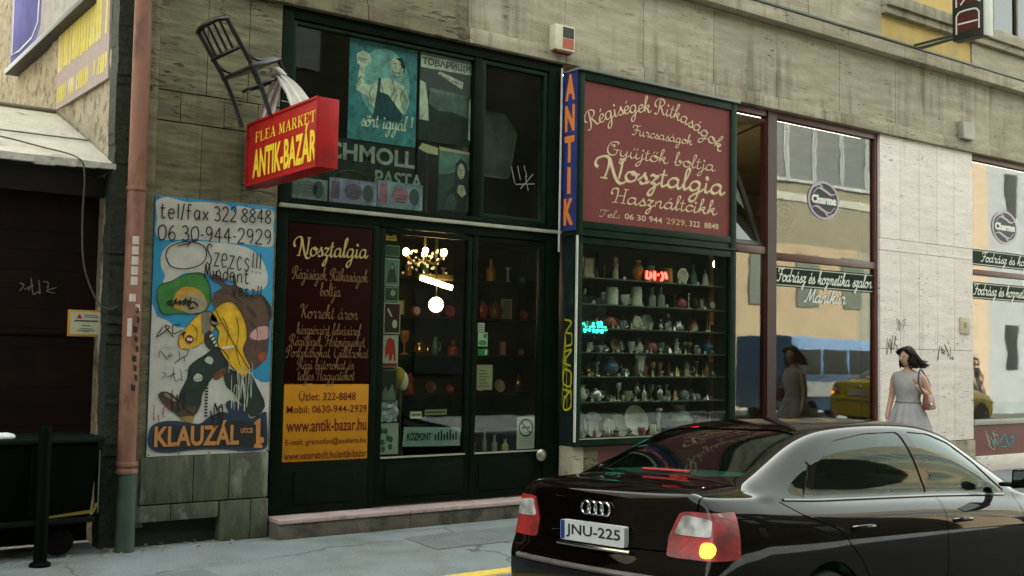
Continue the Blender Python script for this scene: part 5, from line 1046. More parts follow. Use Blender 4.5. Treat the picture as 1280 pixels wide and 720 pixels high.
def serif(mb, s, pl, x0, x1, z0, z1, off=.001):
    w_ = sum(SER[c][1]+.12 if c != ' ' else .55 for c in s); k = (x1-x0)/w_; h = z1-z0; x = x0
    for c in s:
        if c == ' ': x += .55*k; continue
        for j, (a, b, t) in enumerate(SER[c][0]):
            p = Vector((x+a[0]*k, z0+a[1]*h)); q = Vector((x+b[0]*k, z0+b[1]*h)); d = (q-p).normalized(); n_ = Vector((-d.y, d.x))*t*.5*(k if abs(d.y) > .5 else h)
            mb.sheet([p+n_, q+n_, q-n_, p-n_], pl, off+.00008*j)
        x += (SER[c][1]+.12)*k
yel = M('sign_yellow', (.85,.60,.03), rough=.5, var=.05)
PS = leftside(3.4565)
add(fs, 'lettering', yel, lambda mb: (serif(mb, 'FLEA MARKET', PS, .30, 1.435, 3.268, 3.352), letter(mb, 'ANTIK-BAZÁR', PS, .265, 1.45, 2.975, 3.27, .035, off=.0015)))
# chair on top of the sign
CB = ((0.2911, 0.8509, -0.4373), (-0.9426, 0.3334, 0.0213), (0.1639, 0.406, 0.8991))
mm = Matrix.Identity(4)
for i in range(3):
    for k in range(3): mm[i][k] = CB[i][k]*.872
mm.translation = (3.182, -.281, 3.761)
chr_ = thing('wooden_chair', 'worn black bentwood chair tilted on top of the projecting red sign', 'chair', mat=mm)
cwd = M('black_wood', (.005,.0048,.004), rough=.3, var=.4, scale=9, wear=(.03,.024,.017), wscale=6, wlo=.6, whi=.75)
def ct(pts, r, name, k=6, closed=False, seg=8):
    q = catmull([Vector(p) for p in pts], k) if not closed else [Vector(p) for p in pts]
    return MB().tube(q, r, seg, closed).build(name, cwd, chr_, smooth=True, local=True)
for x in (0,.40):
    ct([(x,-.07,.46),(x,-.03,.2),(x,.0,0),(x,.0,-.22),(x,-.03,-.47)], .021, 'back_post')
    s_ = .02 if x == 0 else -.02
    ct([(x+s_,.37,0),(x+s_,.38,-.2),(x+s_*.4,.41,-.47)], .021, 'leg')
ct([(-.01,-.07,.46),(.1,-.095,.485),(.3,-.095,.485),(.41,-.07,.46)], .024, 'top_rail'); ct([(0,-.05,.19),(.2,-.065,.19),(.4,-.05,.19)], .019, 'lower_rail')
for i in range(4): ct([(.08+i*.08,-.085,.47),(.08+i*.08,-.062,.19)], .013, 'slat')
b = MB(); b.prism([(-.02,-.02),(.42,-.02),(.44,.2),(.40,.40),(.2,.43),(0,.40),(-.04,.2)], (Vector((0,0,0)),Vector((1,0,0)),Vector((0,1,0)),Vector((0,0,1))), -.018, .018); b.build('seat', cwd, chr_, bevel=.008, local=True)
ct([(.2+.17*math.cos(a),.2+.17*math.sin(a),-.17) for a in (2*PI*i/20 for i in range(20))], .014, 'stretcher', closed=True)
for x in (0,.4): ct([(x,-.03,.19),(x,.02,.09),(x,.12,.03),(x,.3,.02)], .014, 'brace')
rg = MB(); rr2 = random.Random(6)
def drape(A, E, w0, w1, seed):
    r = random.Random(seed); d = (E-A); sd = d.cross(Vector((.3,1,.2))).normalized(); nn = d.cross(sd).normalized(); n1, n2 = 14, 12; ph = r.uniform(0,6)
    for side in (1,-1):
        k0 = len(rg.v)
        for j in range(n1+1):
            t = j/n1; w_ = w0+(w1-w0)*t**.7
            for i in range(n2+1):
                u = i/n2*2-1; f_ = (.010+.016*t)*math.sin(u*7+ph+2*t)+.012*math.sin(3*t+ph)
                rg.v.append(A+d*t+sd*(u*w_+.012*math.sin(4*t+ph))+nn*(f_+side*.003-.03*t*(1-t)))
        for j in range(n1):
            for i in range(n2): rg.f.append([k0+j*(n2+1)+i, k0+j*(n2+1)+i+1, k0+(j+1)*(n2+1)+i+1, k0+(j+1)*(n2+1)+i][::side])
A_ = mm @ Vector((.34,.34,-.12))
for e_, w0 in (((3.53,-.36,3.455),.045),((3.55,-1.0,3.45),.052)):
    E_ = Vector(e_); drape(A_, E_, w0*.5, w0*1.5, int(w0*1000)); drape(A_+Vector((.01,.02,.0)), E_+Vector((.03,.10,.0)), w0*.4, w0*1.1, int(w0*1000)+5); continue; n_ = 8; pts = [A_.lerp(E_, i/n_)+Vector((.015*math.sin(i*1.3),.02*math.sin(i*2.1),.012*math.cos(i*1.7))) for i in range(n_+1)]
    rg.tube(pts, [w0*(.55+.5*math.sin(PI*min(1,.15+i/n_*.85)))*(1+.2*rr2.uniform(-1,1)) for i in range(n_+1)], 10)
rg.tube([A_+Vector((.05*math.cos(a),.05*math.sin(a),.02*math.sin(2*a))) for a in (2*PI*i/12 for i in range(12))], .022, 7, True)
rgo = rg.build('knotted_cloth', M('white_cloth',(.55,.51,.47),rough=.9,var=.15,bump=.6,bscale=25), smooth=True); tag(rgo, 'off white cloth knotted round the chair stretcher and spread to the sign top', 'cloth')
w2 = MB(); w2.tube(catmull([Vector((3.62,-1.38,3.445)), Vector((3.7,-.9,3.50)), Vector((3.80,-.02,3.72))], 5), .004, 5)
tag(w2.build('stay_wire', M('rod_white',(.5,.5,.45))), 'thin pale stay wire from the red sign back to the facade', 'wire')

# ================================================================== facade fittings
al = thing('alarm_box', 'cream alarm siren box with a dark top and red lower face on the stone fascia', 'alarm', (6.82,-.06,4.67))
MB().box(6.69,6.95,-.14,-.032,4.675,4.94).build('housing', flat('c9c2a8'), al, bevel=.015)
MB().prism(rect(6.79,6.93,4.81,4.92), front(-.1405), 0, .004).build('screen', flat('2f332b'), al); MB().prism(rect(6.79,6.93,4.70,4.80), front(-.1405), 0, .004).build('red_face', flat('a8533f'), al); MB().box(6.72,6.92,-.13,-.035,4.655,4.674).build('lens', flat('6b2018'), al)
jb = thing('junction_box', 'small blank grey metal box on the fascia above the pale pier', 'box', (14.2,-.06,4.72))
MB().box(14.06,14.36,-.12,-.032,4.725,4.975).build('housing', M('box_grey',(.3,.29,.24),rough=.6), jb, bevel=.01); MB().prism(rect(14.075,14.345,4.74,4.96), front(-.1205), 0, .003).build('cover', M('box_cover',(.34,.33,.27)), jb)
pp = thing('entry_plate', 'small pale intercom plate low on the right edge of the pale pier', 'plate', (14.25,-.02,1.95))
MB().box(14.12,14.36,-.028,-.006,1.96,2.19).build('plate', flat('b9ad95'), pp, bevel=.006); MB().prism(rect(14.20,14.27,2.04,2.12), front(-.0285), 0, .004).build('button_field', flat('8a7f68'), pp)
gg = MB(); tagging(gg, front(-.0055), 12.42,12.66,1.62,1.95,.014,5,31); tagging(gg, front(-.0055), 12.62,12.83,1.9,2.12,.010,4,33); tagging(gg, front(-.0055), 13.58,13.95,1.57,1.80,.016,6,36)
tag(gg.build('graffiti', flat('4a4b44')), 'grey spray tags on the pale stone pier behind the woman', 'graffiti')
ex = thing('hanging_sign', 'dark projecting shop sign with white outlined letters and a white front edge above the ledge', 'sign', (13.05,-.8,5.8))
MB().box(13.0,13.16,-1.06,-.62,5.80,7.2).build('box', M('sign_black',(.012,.014,.010),rough=.4), ex, bevel=.006); MB().box(12.995,13.165,-1.095,-1.063,5.79,7.2).build('front_edge', flat('c9c7bb'), ex, bevel=.004)
PX = leftside(12.998)
def outl(mb): 
    strokes(mb, [[(.68,5.88),(.68,6.12)],[(.68,6.12),(.74,6.17),(.94,6.17),(1.0,6.12)],[(1.0,6.12),(1.0,5.90)],[(.70,6.01),(.98,6.01)],[(.68,6.24),(.68,6.62)],[(.74,6.26),(.85,6.38)],[(.85,6.38),(1.02,6.25)],[(.85,6.38),(1.0,6.62)]], PX, 0, 0, 1, 1, .022)
add(ex, 'letter_outline', 'cfc6b8', outl)
add(ex, 'letter_fill', '4d1a16', lambda mb: (mb.sheet([(.70,5.90),(.70,6.0),(.98,6.0),(.98,5.90)], PX, .0006), mb.sheet([(.70,6.03),(.72,6.14),(.96,6.14),(.98,6.03)], PX, .0006), mb.sheet([(.70,6.26),(.70,6.6),(.96,6.6),(.75,6.41),(.96,6.26)], PX, .0006)))
br = MB(); br.tube([(13.05,-.62,5.86),(13.02,-.3,5.83),(13.0,.0,5.82)], .025, 8); br.tube([(13.1,-.62,5.92),(13.08,.0,5.90)], .02, 8); br.build('bracket', M('bracket_iron',(.05,.055,.045)), ex)

# ================================================================== hair salon windows
sred2 = M('salon_red', (.085,.018,.011), rough=.45, var=.25, scale=4, wear=(.05,.015,.01), wscale=5)
g_sal = glass('salon_glass', (.7,.72,.66), .115, .01)
s1 = thing('salon_shopfront', 'dark red framed salon window with an open transom beside the display case', 'shopfront', (10.8,0,0))
f1 = MB()
for a, b, c, d in ((9.30,9.36,.12,4.57),(10.09,10.27,.12,4.57),(12.225,12.283,.12,4.57),(9.36,10.09,4.49,4.57),(10.27,12.225,4.49,4.57),(9.36,10.09,2.815,2.905),(10.27,12.225,2.762,2.85),(9.36,10.09,.12,.45),(10.27,12.225,.12,.45)): f1.box(a,b,.03,.13,c,d)
f1.build('frame', sred2, s1, bevel=.006)
MB().box(10.10,10.26,.014,.029,.13,4.56).build('mullion_cover', M('mullion_dark',(.035,.012,.009),rough=.5), s1)
for a, b, c, d in ((9.36,10.09,.45,2.815),(10.27,12.225,.45,2.762),(10.27,12.225,2.85,4.49)): MB().box(a,b,.07,.076,c,d).build('pane', g_sal, s1)
def rotx(px, pz, ang): return Matrix.Translation((0,px,pz)) @ Matrix.Rotation(ang,4,'X') @ Matrix.Translation((0,-px,-pz))
tm = rotx(.08, 2.91, -.40)
sa = MB()
for a, b, c, d in ((9.37,9.43,2.91,4.40),(10.0,10.08,2.91,4.40),(9.43,10.0,2.91,2.97),(9.43,10.0,4.33,4.40)): sa.box(a,b,.06,.10,c,d,tm)
sash = sa.build('transom_sash', M('sash_dark',(.022,.02,.012),rough=.5), s1, bevel=.004)
pn = MB(); pn.box(9.43,10.0,.078,.082,2.97,4.33,tm); pn.build('pane', glass('transom_glass',(.75,.78,.7),.08), sash)
MB().tube([(10.05,.09,4.40),(10.05,.62,4.30)], .012, 6).build('stay', M('bracket_iron',(.05,.055,.045)), s1)
s2 = thing('salon_window', 'second dark red framed salon window right of the pale pier, over a red panel', 'shopfront', (15.8,0,0))
f2 = MB()
for a, b, c, d in ((14.472,14.52,.22,4.57),(17.14,17.2,.22,4.57),(14.52,17.14,4.49,4.57),(14.52,17.14,2.82,2.90)): f2.box(a,b,.03,.13,c,d)
f2.build('frame', sred2, s2, bevel=.006)
MB().box(14.475,17.19,-.03,.13,.66,.73).build('sill', flat('a8a498'), s2, bevel=.006); MB().box(14.475,17.19,.0,.1,.22,.655).build('red_panel', M('salon_panel',(.13,.022,.014),rough=.5,var=.2), s2)
MB().box(14.475,17.19,-.04,.12,.0,.215).build('plinth', trav_lite, s2, bevel=.006)
for c, d in ((.73,2.82),(2.90,4.49)): MB().box(14.52,17.14,.07,.076,c,d).build('pane', g_sal, s2)
gt = MB(); tagging(gt, front(-.0015), 14.75,15.1,.30,.58,.02,3,41); tag(gt.build('graffiti', flat('8f9a86')), 'pale outlined tag on the red panel under the second salon window', 'graffiti')
gt = MB(); tagging(gt, front(-.003), 14.95,15.55,.32,.52,.022,5,44); tag(gt.build('graffiti', flat('1f8f9a')), 'turquoise tag on the red panel under the second salon window', 'graffiti')
dgreen = 'M'
sgm = M('strip_green',(.012,.025,.015),rough=.6,spec=.06,var=.15)
def strip(label, x0, x1, z0, z1, text, tx0, tx1, tz, xh, w):
    o = board('name_strip', label, 'sign', front(.066), rect(x0,x1,z0,z1), '', .004, mat=sgm)
    add(o, 'border', 'b9b8aa', lambda mb: [mb.sheet(rect(x0+.01,x1-.01,z,z+.012), front(.0615), .0005) for z in (z0+.012, z1-.026)])
    add(o, 'lettering', 'd5d4c8', lambda mb: script(mb, text, front(.0615), tx0, tx1, tz, xh, w, mn=.6, shear=.3)); return o
strip('dark green lettered strip across the lower pane of the first salon window', 10.275,12.222,2.445,2.695,'Fodrász és kozmetika szalon',10.33,12.19,2.51,.075,.026)
strip('dark green lettered strip across the second salon window below its rail', 14.53,17.1,2.475,2.72,'Fodrász és kozmetika szalon',14.60,16.7,2.54,.075,.026)
strip('dark green lettered strip above the rail of the second salon window', 14.53,17.1,2.965,3.20,'Fodrász és kozmetika',14.80,16.6,3.03,.065,.022)
mk2 = MB(); script(mk2, 'Manikűr', front(.066), 10.86, 11.64, 2.275, .085, .03, mn=.6, shear=.3); tag(mk2.build('window_lettering', flat('dcdcd4')), 'white script word on the lower pane under the lettered strip', 'lettering')
def logo(label, cx, cz, rx, rz):
    pl = front(.066)
    o = board('round_sticker', label, 'sign', pl, oval(cx,cz,rx,rz,40), '', .003, mat=M('logo_lilac',(.38,.30,.40),rough=.4,var=.05))
    add(o, 'disc', '1d2622', lambda mb: mb.sheet(oval(cx,cz,rx*.88,rz*.88,40), pl, .004))
    def sw_(mb):
        for s in (1,-1): ribbon(mb, catmull([Vector((cx-s*rx*.7,cz+s*rz*.30)), Vector((cx-s*rx*.35,cz+s*rz*.62)), Vector((cx+s*rx*.05,cz+s*rz*.52)), Vector((cx+s*rx*.45,cz+s*rz*.34)), Vector((cx+s*rx*.75,cz+s*rz*.42))], 6), pl, rz*.16, off=.0048, mn=.35)
        for s in (1,-1): ribbon(mb, catmull([Vector((cx-s*rx*.55,cz+s*rz*.66)), Vector((cx-s*rx*.3,cz+s*rz*.80)), Vector((cx-s*rx*.1,cz+s*rz*.66)), Vector((cx-s*rx*.3,cz+s*rz*.58))], 5), pl, rz*.1, off=.0054, mn=.5)
    add(o, 'swirl', M('logo_lilac',(.38,.30,.40)), sw_)
    add(o, 'lettering', 'dcdad2', lambda mb: letter(mb, 'Charme', pl, cx-rx*.80, cx+rx*.80, cz-rz*.20, cz+rz*.26, .07, off=.007))
logo('round dark sticker with a lilac ring and white lettering on the first salon window', 11.215,3.577,.31,.245)
logo('round dark sticker with a lilac ring and white lettering on the second salon window', 15.45,3.577,.35,.25)
fn = thing('extractor_fan', 'round grey extractor fan behind the upper salon pane', 'fan', (10.75,.35,3.2))
fnm = M('fan_grey',(.02,.022,.018),rough=.5); b = MB()
for r_, t_ in ((.21,.03),(.13,.025),(.06,.03)): b.tube([(10.80+r_*math.cos(a),.35,3.37+r_*math.sin(a)) for a in (2*PI*i/28 for i in range(28))], t_, 8, True)
b.build('grille', fnm, fn, smooth=True); MB().box(10.3,10.6,.33,.37,3.33,3.41).build('arm', fnm, fn, bevel=.01)
gl2 = thing('globe_lamp', 'bright globe lamp in the narrow left bay of the salon', 'lamp', (9.95,.7,2.7))
b = MB(); b.ball((10.02,.75,2.73), .06, 12); b.build('globe', emit('salon_globe',(1,.78,.45),12), gl2, smooth=True); MB().tube([(10.02,.75,2.79),(10.02,.75,4.45)], .008, 6).build('cord', flat('1a1712'), gl2)
# salon interior: warm shelf unit and a plant
su = thing('shelf_unit', 'honey coloured shelf unit in the narrow left bay of the salon', 'shelf', (10.4,1.6,.12))
hw = M('honey_wood',(.36,.20,.06),rough=.6,var=.2); b = MB()
b.box(9.6,9.65,1.5,1.9,.12,2.6); b.box(11.1,11.15,1.5,1.9,.12,2.6); b.box(9.65,11.1,1.88,1.9,.12,2.6); b.build('carcase', hw, su)
for z in (.5,1.0,1.5,2.0,2.5): MB().box(9.65,11.1,1.5,1.88,z,z+.03).build('shelf', hw, su)
pt = thing('potted_plant', 'dark leafy pot plant inside the lower salon pane', 'plant', (10.95,.6,.12))
MB().lathe([(.14,0),(.18,.3),(.19,.32)], (10.95,.6,.12), 16).build('pot', flat('4a2a1a'), pt, smooth=True)
lf = MB(); rp = random.Random(8)
for i in range(90):
    a = rp.uniform(0,6.28); e = rp.uniform(.2,1.4); L_ = rp.uniform(.25,.6); base = Vector((10.95,.6,.45+rp.uniform(0,.35))); d = Vector((math.cos(a)*math.cos(e), math.sin(a)*math.cos(e), math.sin(e))); s = d.cross(Vector((0,0,1))).normalized()*.035
    m1 = base+d*L_*.6; tip = base+d*L_+Vector((0,0,-.12)); lf.add([base, m1+s, tip, m1-s], [(0,1,2,3)])
lf.build('leaves', M('leaf_dark',(.012,.03,.012),rough=.5,var=.5), pt, fixn=False)
# ================================================================== cars
def tmp_obj(me): o = bpy.data.objects.new('tmp', me); COL.objects.link(o); return o
def evaluate(o, keep=False):
    me = bpy.data.meshes.new_from_object(o.evaluated_get(bpy.context.evaluated_depsgraph_get()))
    if not keep: bpy.data.objects.remove(o)
    return me
def solidified(me, th, off):
    o = tmp_obj(me); md = o.modifiers.new('s', 'SOLIDIFY'); md.thickness = th; md.offset = off; md.use_even_offset = False; return evaluate(o)
def boolean(me, cut, op):
    o = tmp_obj(me.copy()); c = tmp_obj(cut); md = o.modifiers.new('b', 'BOOLEAN'); md.operation = op; md.object = c; md.solver = 'EXACT'; md.use_self = op == 'DIFFERENCE'
    r = evaluate(o); bpy.data.objects.remove(c); return r
def lens_of(me, d, th, cut):
    """the part of the skin (moved out by d, th thick) that lies inside the cutter"""
    lo = [min(v.co[i] for v in cut.vertices)-.06 for i in range(3)]; hi = [max(v.co[i] for v in cut.vertices)+.06 for i in range(3)]
    m2 = displaced(me, d); bm = bmesh.new(); bm.from_mesh(m2)
    bmesh.ops.delete(bm, geom=[f for f in bm.faces if not all(any(v.co[i] > lo[i] for v in f.verts) and any(v.co[i] < hi[i] for v in f.verts) for i in range(3))], context='FACES')
    bm.to_mesh(m2); bm.free(); return boolean(solidified(m2, th, -1), cut, 'INTERSECT')
def displaced(me, d):
    m2 = me.copy(); nrm = [v.normal.copy() for v in m2.vertices]
    for v, n_ in zip(m2.vertices, nrm): v.co += n_*d
    m2.update(); return m2
Y3 = lambda sgn: (Vector((0,0,0)), Vector((1,0,0)), Vector((0,0,1)), Vector((0,sgn,0)))      # side view plane (a, c)
X3 = (Vector((0,0,0)), Vector((0,1,0)), Vector((0,0,1)), Vector((1,0,0)))                     # end view plane (b, c)
Z3 = (Vector((0,0,0)), Vector((1,0,0)), Vector((0,1,0)), Vector((0,0,1)))                     # plan (a, b)
def interp(tab, x):
    if x <= tab[0][0]: return tab[0][1]
    for (a, u), (b, v) in zip(tab, tab[1:]):
        if x <= b: return u+(v-u)*(x-a)/(b-a)
    return tab[-1][1]
T_w = [(-1.0,.80),(-.86,.835),(-.6,.865),(0,.883),(1.3,.886),(2.3,.88),(2.9,.86),(3.3,.80),(3.5,.70)]
T_cb = [(-1.0,.985),(-.5,.975),(0,.95),(.8,.935),(1.3,.925),(2.2,.895),(2.9,.85),(3.3,.76),(3.55,.64)]
T_deck = [(-1.0,1.035),(-.92,1.055),(-.7,1.06),(-.5,1.07),(2.35,.98),(2.6,.955),(3.0,.90),(3.3,.82),(3.55,.68)]
T_roof = [(-.5,1.075),(-.2,1.205),(.1,1.335),(.3,1.392),(.6,1.42),(1.0,1.432),(1.4,1.42),(1.65,1.375),(1.9,1.26),(2.2,1.09),(2.38,.99)]
def section(a):
    w_ = interp(T_w, a); cb = interp(T_cb, a)
    P = [(w_*.88,.19),(w_*.97,.30),(w_*.995,.48),(w_*1.0,.62),(w_*1.0,.70),(w_*.992,cb-.115),(w_*.952,cb-.045),(w_*.912,cb-.004)]
    if -.5 < a < 2.38:
        cr = interp(T_roof, a); t = max(0, min(1, (cr-1.0)/.4))
        P += [(.80*(1-.06*t)+(0 if t > .4 else 0), cb+.03), (.815-.095*t-.06*(1-t), cb+.03+(cr-.06-cb-.03)*.55 if t > .1 else cb+.035), (.625+.065*(1-t), cr-.068*t-.006), (.58-.02*(1-t), cr-.026*t), (.28, cr-.006), (0, cr)]
    else:
        cd_ = interp(T_deck, a)
        P += [(w_*.885,cb+.022), (w_*.84,cb+.034), (w_*.76,(cb+.034)*.3+cd_*.7), (w_*.64,cd_-.004), (w_*.3,cd_+.004), (0,cd_+.006)]
    return P
ST = [-.95,-.88,-.74,-.58,-.5,-.42,-.3,-.12,.08,.28,.5,.8,1.15,1.45,1.68,1.85,2.05,2.22,2.36,2.5,2.75,3.05,3.28,3.45]
def car_cage():
    mb = MB(); n = 14; idx = {}
    def tail(c): return 0 if c > .72 else -.075*min(1, (.72-c)/.08)
    rows = [section(a) for a in ST]
    def put(a, b, c): mb.v.append(Vector((a, b, c))); return len(mb.v)-1
    for i, a in enumerate(ST):
        for k, (b, c) in enumerate(rows[i]):
            aa = a
            if i == 0: aa = a+.075+tail(c)
            if i == 1: aa = a+.05+tail(c)*.7
            if i >= len(ST)-2: aa = a-.10*(1 if i == len(ST)-1 else .4)
            for s in ((1, -1) if k < n-1 else (1,)):
                v = put(aa, s*b, c); idx[i, k, s] = v
                if k == n-1: idx[i, k, -1] = v
    for i in range(len(ST)-1):
        for k in range(n-1):
            for s in (1, -1): mb.f.append([idx[i,k,s], idx[i+1,k,s], idx[i+1,k+1,s], idx[i,k+1,s]])
        mb.f.append([idx[i,0,1], idx[i,0,-1], idx[i+1,0,-1], idx[i+1,0,1]])
    for end in (0, len(ST)-1):                                       # end caps: columns under the deck points 7..13, rows 7..0
        cap = {}
        for s in (1, -1):
            for j in range(7, 14):
                for r_ in range(0, 8):
                    if j == 7: cap[j, r_, s] = idx[end, r_, s]; continue
                    if r_ == 7: cap[j, r_, s] = idx[end, j, s]; continue
                    if j == 13 and s == -1: cap[j, r_, s] = cap[j, r_, 1]; continue
                    bt = rows[end][j][0]/rows[end][7][0]; b, c = rows[end][r_]; ctop = rows[end][j][1]; c0, c7 = rows[end][0][1], rows[end][7][1]
                    cc = c0+(c-c0)*(ctop-c0)/(c7-c0) if r_ > 4 else c
                    bul = .085*(1-bt**2.2)
                    a = (ST[0]+.075+tail(c)-bul) if end == 0 else (ST[-1]-.10+bul*2)
                    cap[j, r_, s] = put(a, s*b*bt, cc)
            for j in range(7, 13):
                for r_ in range(0, 7): mb.f.append([cap[j,r_,s], cap[j+1,r_,s], cap[j+1,r_+1,s], cap[j,r_+1,s]])
        mb.f.append([cap[j_,0,1] for j_ in range(7,14)]+[cap[j_,0,-1] for j_ in range(12,6,-1)])
    me = mb.mesh('cage'); bm = bmesh.new(); bm.from_mesh(me); bmesh.ops.remove_doubles(bm, verts=bm.verts, dist=1e-5); bmesh.ops.recalc_face_normals(bm, faces=bm.faces)
    if bm.calc_volume(signed=True) < 0: bmesh.ops.reverse_faces(bm, faces=bm.faces)
    bm.to_mesh(me); bm.free()
    o = tmp_obj(me); md = o.modifiers.new('s', 'SUBSURF'); md.levels = 2; md.render_levels = 2; return evaluate(o)
def slab(pts, pl, d0, d1):
    return MB().prism(pts, pl, d0, d1)
def join(*mbs):
    r = MB()
    for m_ in mbs: r.add(m_.v, m_.f)
    me = r.mesh('cut'); bm = bmesh.new(); bm.from_mesh(me); bmesh.ops.recalc_face_normals(bm, faces=bm.faces); bm.to_mesh(me); bm.free(); return me
def rnd(pts, k=4, t=.22):
    """outline with rounded corners"""
    out = []; n = len(pts); P = [Vector(p) for p in pts]
    for i in range(n):
        a, b, c = P[i-1], P[i], P[(i+1) % n]; p, q = b.lerp(a, t), b.lerp(c, t)
        for j in range(k+1): s = j/k; out.append(((1-s)**2)*p+2*s*(1-s)*b+s*s*q)
    return [(v.x, v.y) for v in out]
def seam(path, w_=.007):
    """a closed thin outline round an open path"""
    P = [Vector(p) for p in path]; L, R_ = [], []
    for i, p in enumerate(P):
        t = (P[min(i+1, len(P)-1)]-P[max(i-1, 0)]).normalized(); n_ = Vector((-t.y, t.x))*w_/2; L.append(p+n_); R_.append(p-n_)
    return [(p.x, p.y) for p in L+R_[::-1]]
WIN = {'rear_side': rnd([(-.03,.965),(.12,1.155),(.36,1.29),(.72,1.333),(1.10,1.340),(1.20,.945)], 3, .12),
       'front_side': rnd([(1.30,.943),(1.19,1.340),(1.45,1.325),(1.66,1.265),(1.9,1.13),(2.15,.93)], 3, .1)}
QUARTER = rnd([(-.30,.985),(-.10,.975),(.06,1.16),(.045,1.18)], 3, .15)
BACK = rnd([(-.60,1.10),(-.52,1.33),(-.35,1.352),(.35,1.352),(.52,1.33),(.60,1.10),(.3,1.083),(-.3,1.083)], 3, .12)
WSH = rnd([(-.66,1.03),(-.52,1.33),(.52,1.33),(.66,1.03)], 3, .08)
hull = car_cage()
chrome = M('chrome', (.75,.74,.72), rough=.12, metal=1, var=.02)
def lens_mat(name, ca, cb):
    """ribbed lamp glass: fine prisms over a brighter reflector"""
    if name in MATS: return MATS[name]
    mt, n, b = nodes(name); L = n.links.new
    tc = N(n, 'TexCoord'); mp = N(n, 'Mapping'); mp.inputs['Rotation'].default_value = (0, PI/2, 0); L(tc.outputs['Object'], mp.inputs['Vector'])
    wv = N(n, 'TexWave'); wv.inputs['Scale'].default_value = 55; wv.bands_direction = 'X'; L(mp.outputs[0], wv.inputs['Vector'])
    f = noise(n, 9, 2); r = ramp(n, [(.38, cb), (.6, ca)]); L(f, r.inputs[0]); rr = ramp(n, [(0, (.72,)*3), (1, (1.1,)*3)]); L(wv.outputs[1], rr.inputs[0])
    L(mixc(n, 1, r.outputs[0], rr.outputs[0], 'MULTIPLY'), b.inputs['Base Color']); bp = N(n, 'Bump', i_Strength=.35, i_Distance=.01); L(wv.outputs[1], bp.inputs['Height']); L(bp.outputs[0], b.inputs['Normal'])
    b.inputs['Roughness'].default_value = .3; b.inputs['Coat Weight'].default_value = .5; b.inputs['Coat Roughness'].default_value = .05; MATS[name] = mt; return mt
def make_car(name, label, mat, plate_text, paint, lamps_on):
    t = thing(name, label, 'car', mat=mat)
    shell = solidified(hull, .018, -1)
    cuts = []
    for s in (1, -1):
        for q in (WIN['rear_side'], WIN['front_side'], QUARTER): cuts.append(slab(q, Y3(s), .40, 1.3))
        for ax in (0, 2.642): cuts.append(slab([(ax+.335*math.cos(a), .30+.335*math.sin(a)) for a in (2*PI*i/40 for i in range(40))], Y3(s), .52, 1.3))
        for path in ([(1.245,.93),(1.225,.7),(1.21,.28)], [(-.34,.97),(-.2,.90),(.1,.80),(.30,.62),(.42,.45),(.45,.28)], [(2.22,.92),(2.24,.7),(2.2,.28)], [(.45,.275),(1.21,.272),(2.2,.275)]):
            cuts.append(slab(seam(path), Y3(s), .7, 1.3))
        cuts.append(slab(seam([(-.52,s*.70),(-.72,s*.715),(-.90,s*.70)]), Z3, .9, 1.3))
    cuts.append(slab(BACK, X3, -1.2, .4)); cuts.append(slab(WSH, X3, 1.55, 3.2))
    cuts.append(slab(seam([(-.70,1.0),(-.69,.72),(0,.71),(.69,.72),(.70,1.0)], .008), X3, -1.3, -.8))
    body = boolean(shell, join(*cuts), 'DIFFERENCE')
    def child(nm, me, mt, parent=t, smooth=True):
        me.materials.clear(); me.materials.append(mt)
        if smooth: me.polygons.foreach_set('use_smooth', [True]*len(me.polygons)); me.set_sharp_from_angle(angle=math.radians(32))
        o = bpy.data.objects.new(nm, me); COL.objects.link(o); o.parent = parent; MW[o.name] = MW[t.name]; return o
    bod = child('body', body, paint)
    gcar = glass('car_glass', (.36,.52,.46), .03, .006)
    wn = {}
    for s, sn in ((1, 'l'), (-1, 'r')):
        for nm, q in (('side_window', WIN['rear_side']), ('side_window', WIN['front_side']), ('quarter_window', QUARTER)):
            grow = [((p[0]-sum(x[0] for x in q)/len(q))*1.012+sum(x[0] for x in q)/len(q), (p[1]-sum(x[1] for x in q)/len(q))*1.03+sum(x[1] for x in q)/len(q)) for p in q]
            child(nm, lens_of(hull, -.006, .004, join(slab(grow, Y3(s), .40, 1.3))), gcar)
    child('rear_window', lens_of(hull, -.006, .004, join(slab([(p[0]*1.01, 1.215+(p[1]-1.215)*1.03) for p in BACK], X3, -1.2, .45))), gcar)
    child('windscreen', lens_of(hull, -.006, .004, join(slab([(p[0]*1.01, 1.18+(p[1]-1.18)*1.03) for p in WSH], X3, 1.5, 3.2))), gcar)
    # lamps: skins standing proud of the body
    red = lens_mat('lamp_red', (.40,.004,.005), (.16,.002,.003)); white = lens_mat('lamp_white', (.62,.59,.57), (.22,.2,.19))
    for s in (1, -1):
        l = child('tail_lamp', lens_of(hull, .0065, .010, join(slab(rnd([(s*.535,.695),(s*.535,.80),(s*.60,.935),(s*1.0,.935),(s*1.0,.695)], 3, .14), X3, -1.3, -.735))), red)
        child('reversing_lens', lens_of(hull, .010, .004, join(slab(rnd([(s*.57,.815),(s*.62,.918),(s*.79,.90),(s*.79,.81)], 3, .15), X3, -1.3, -.72))), white, l)
        if lamps_on and s == -1:
            child('indicator', lens_of(hull, .010, .004, join(slab(rnd([(-.735,.708),(-.735,.785),(-.815,.785),(-.815,.708)], 5, .46), X3, -1.3, -.70))), emit('amber_glow', (1,.26,.008), 1.9), l)
    L = dict(parent=t, local=True)
    bv = BVHTree.FromPolygons([v.co for v in hull.vertices], [list(p.vertices) for p in hull.polygons])
    def surf(a0, b0, c0, d):
        h = bv.ray_cast(Vector((a0, b0, c0)), Vector(d)); return h[0]
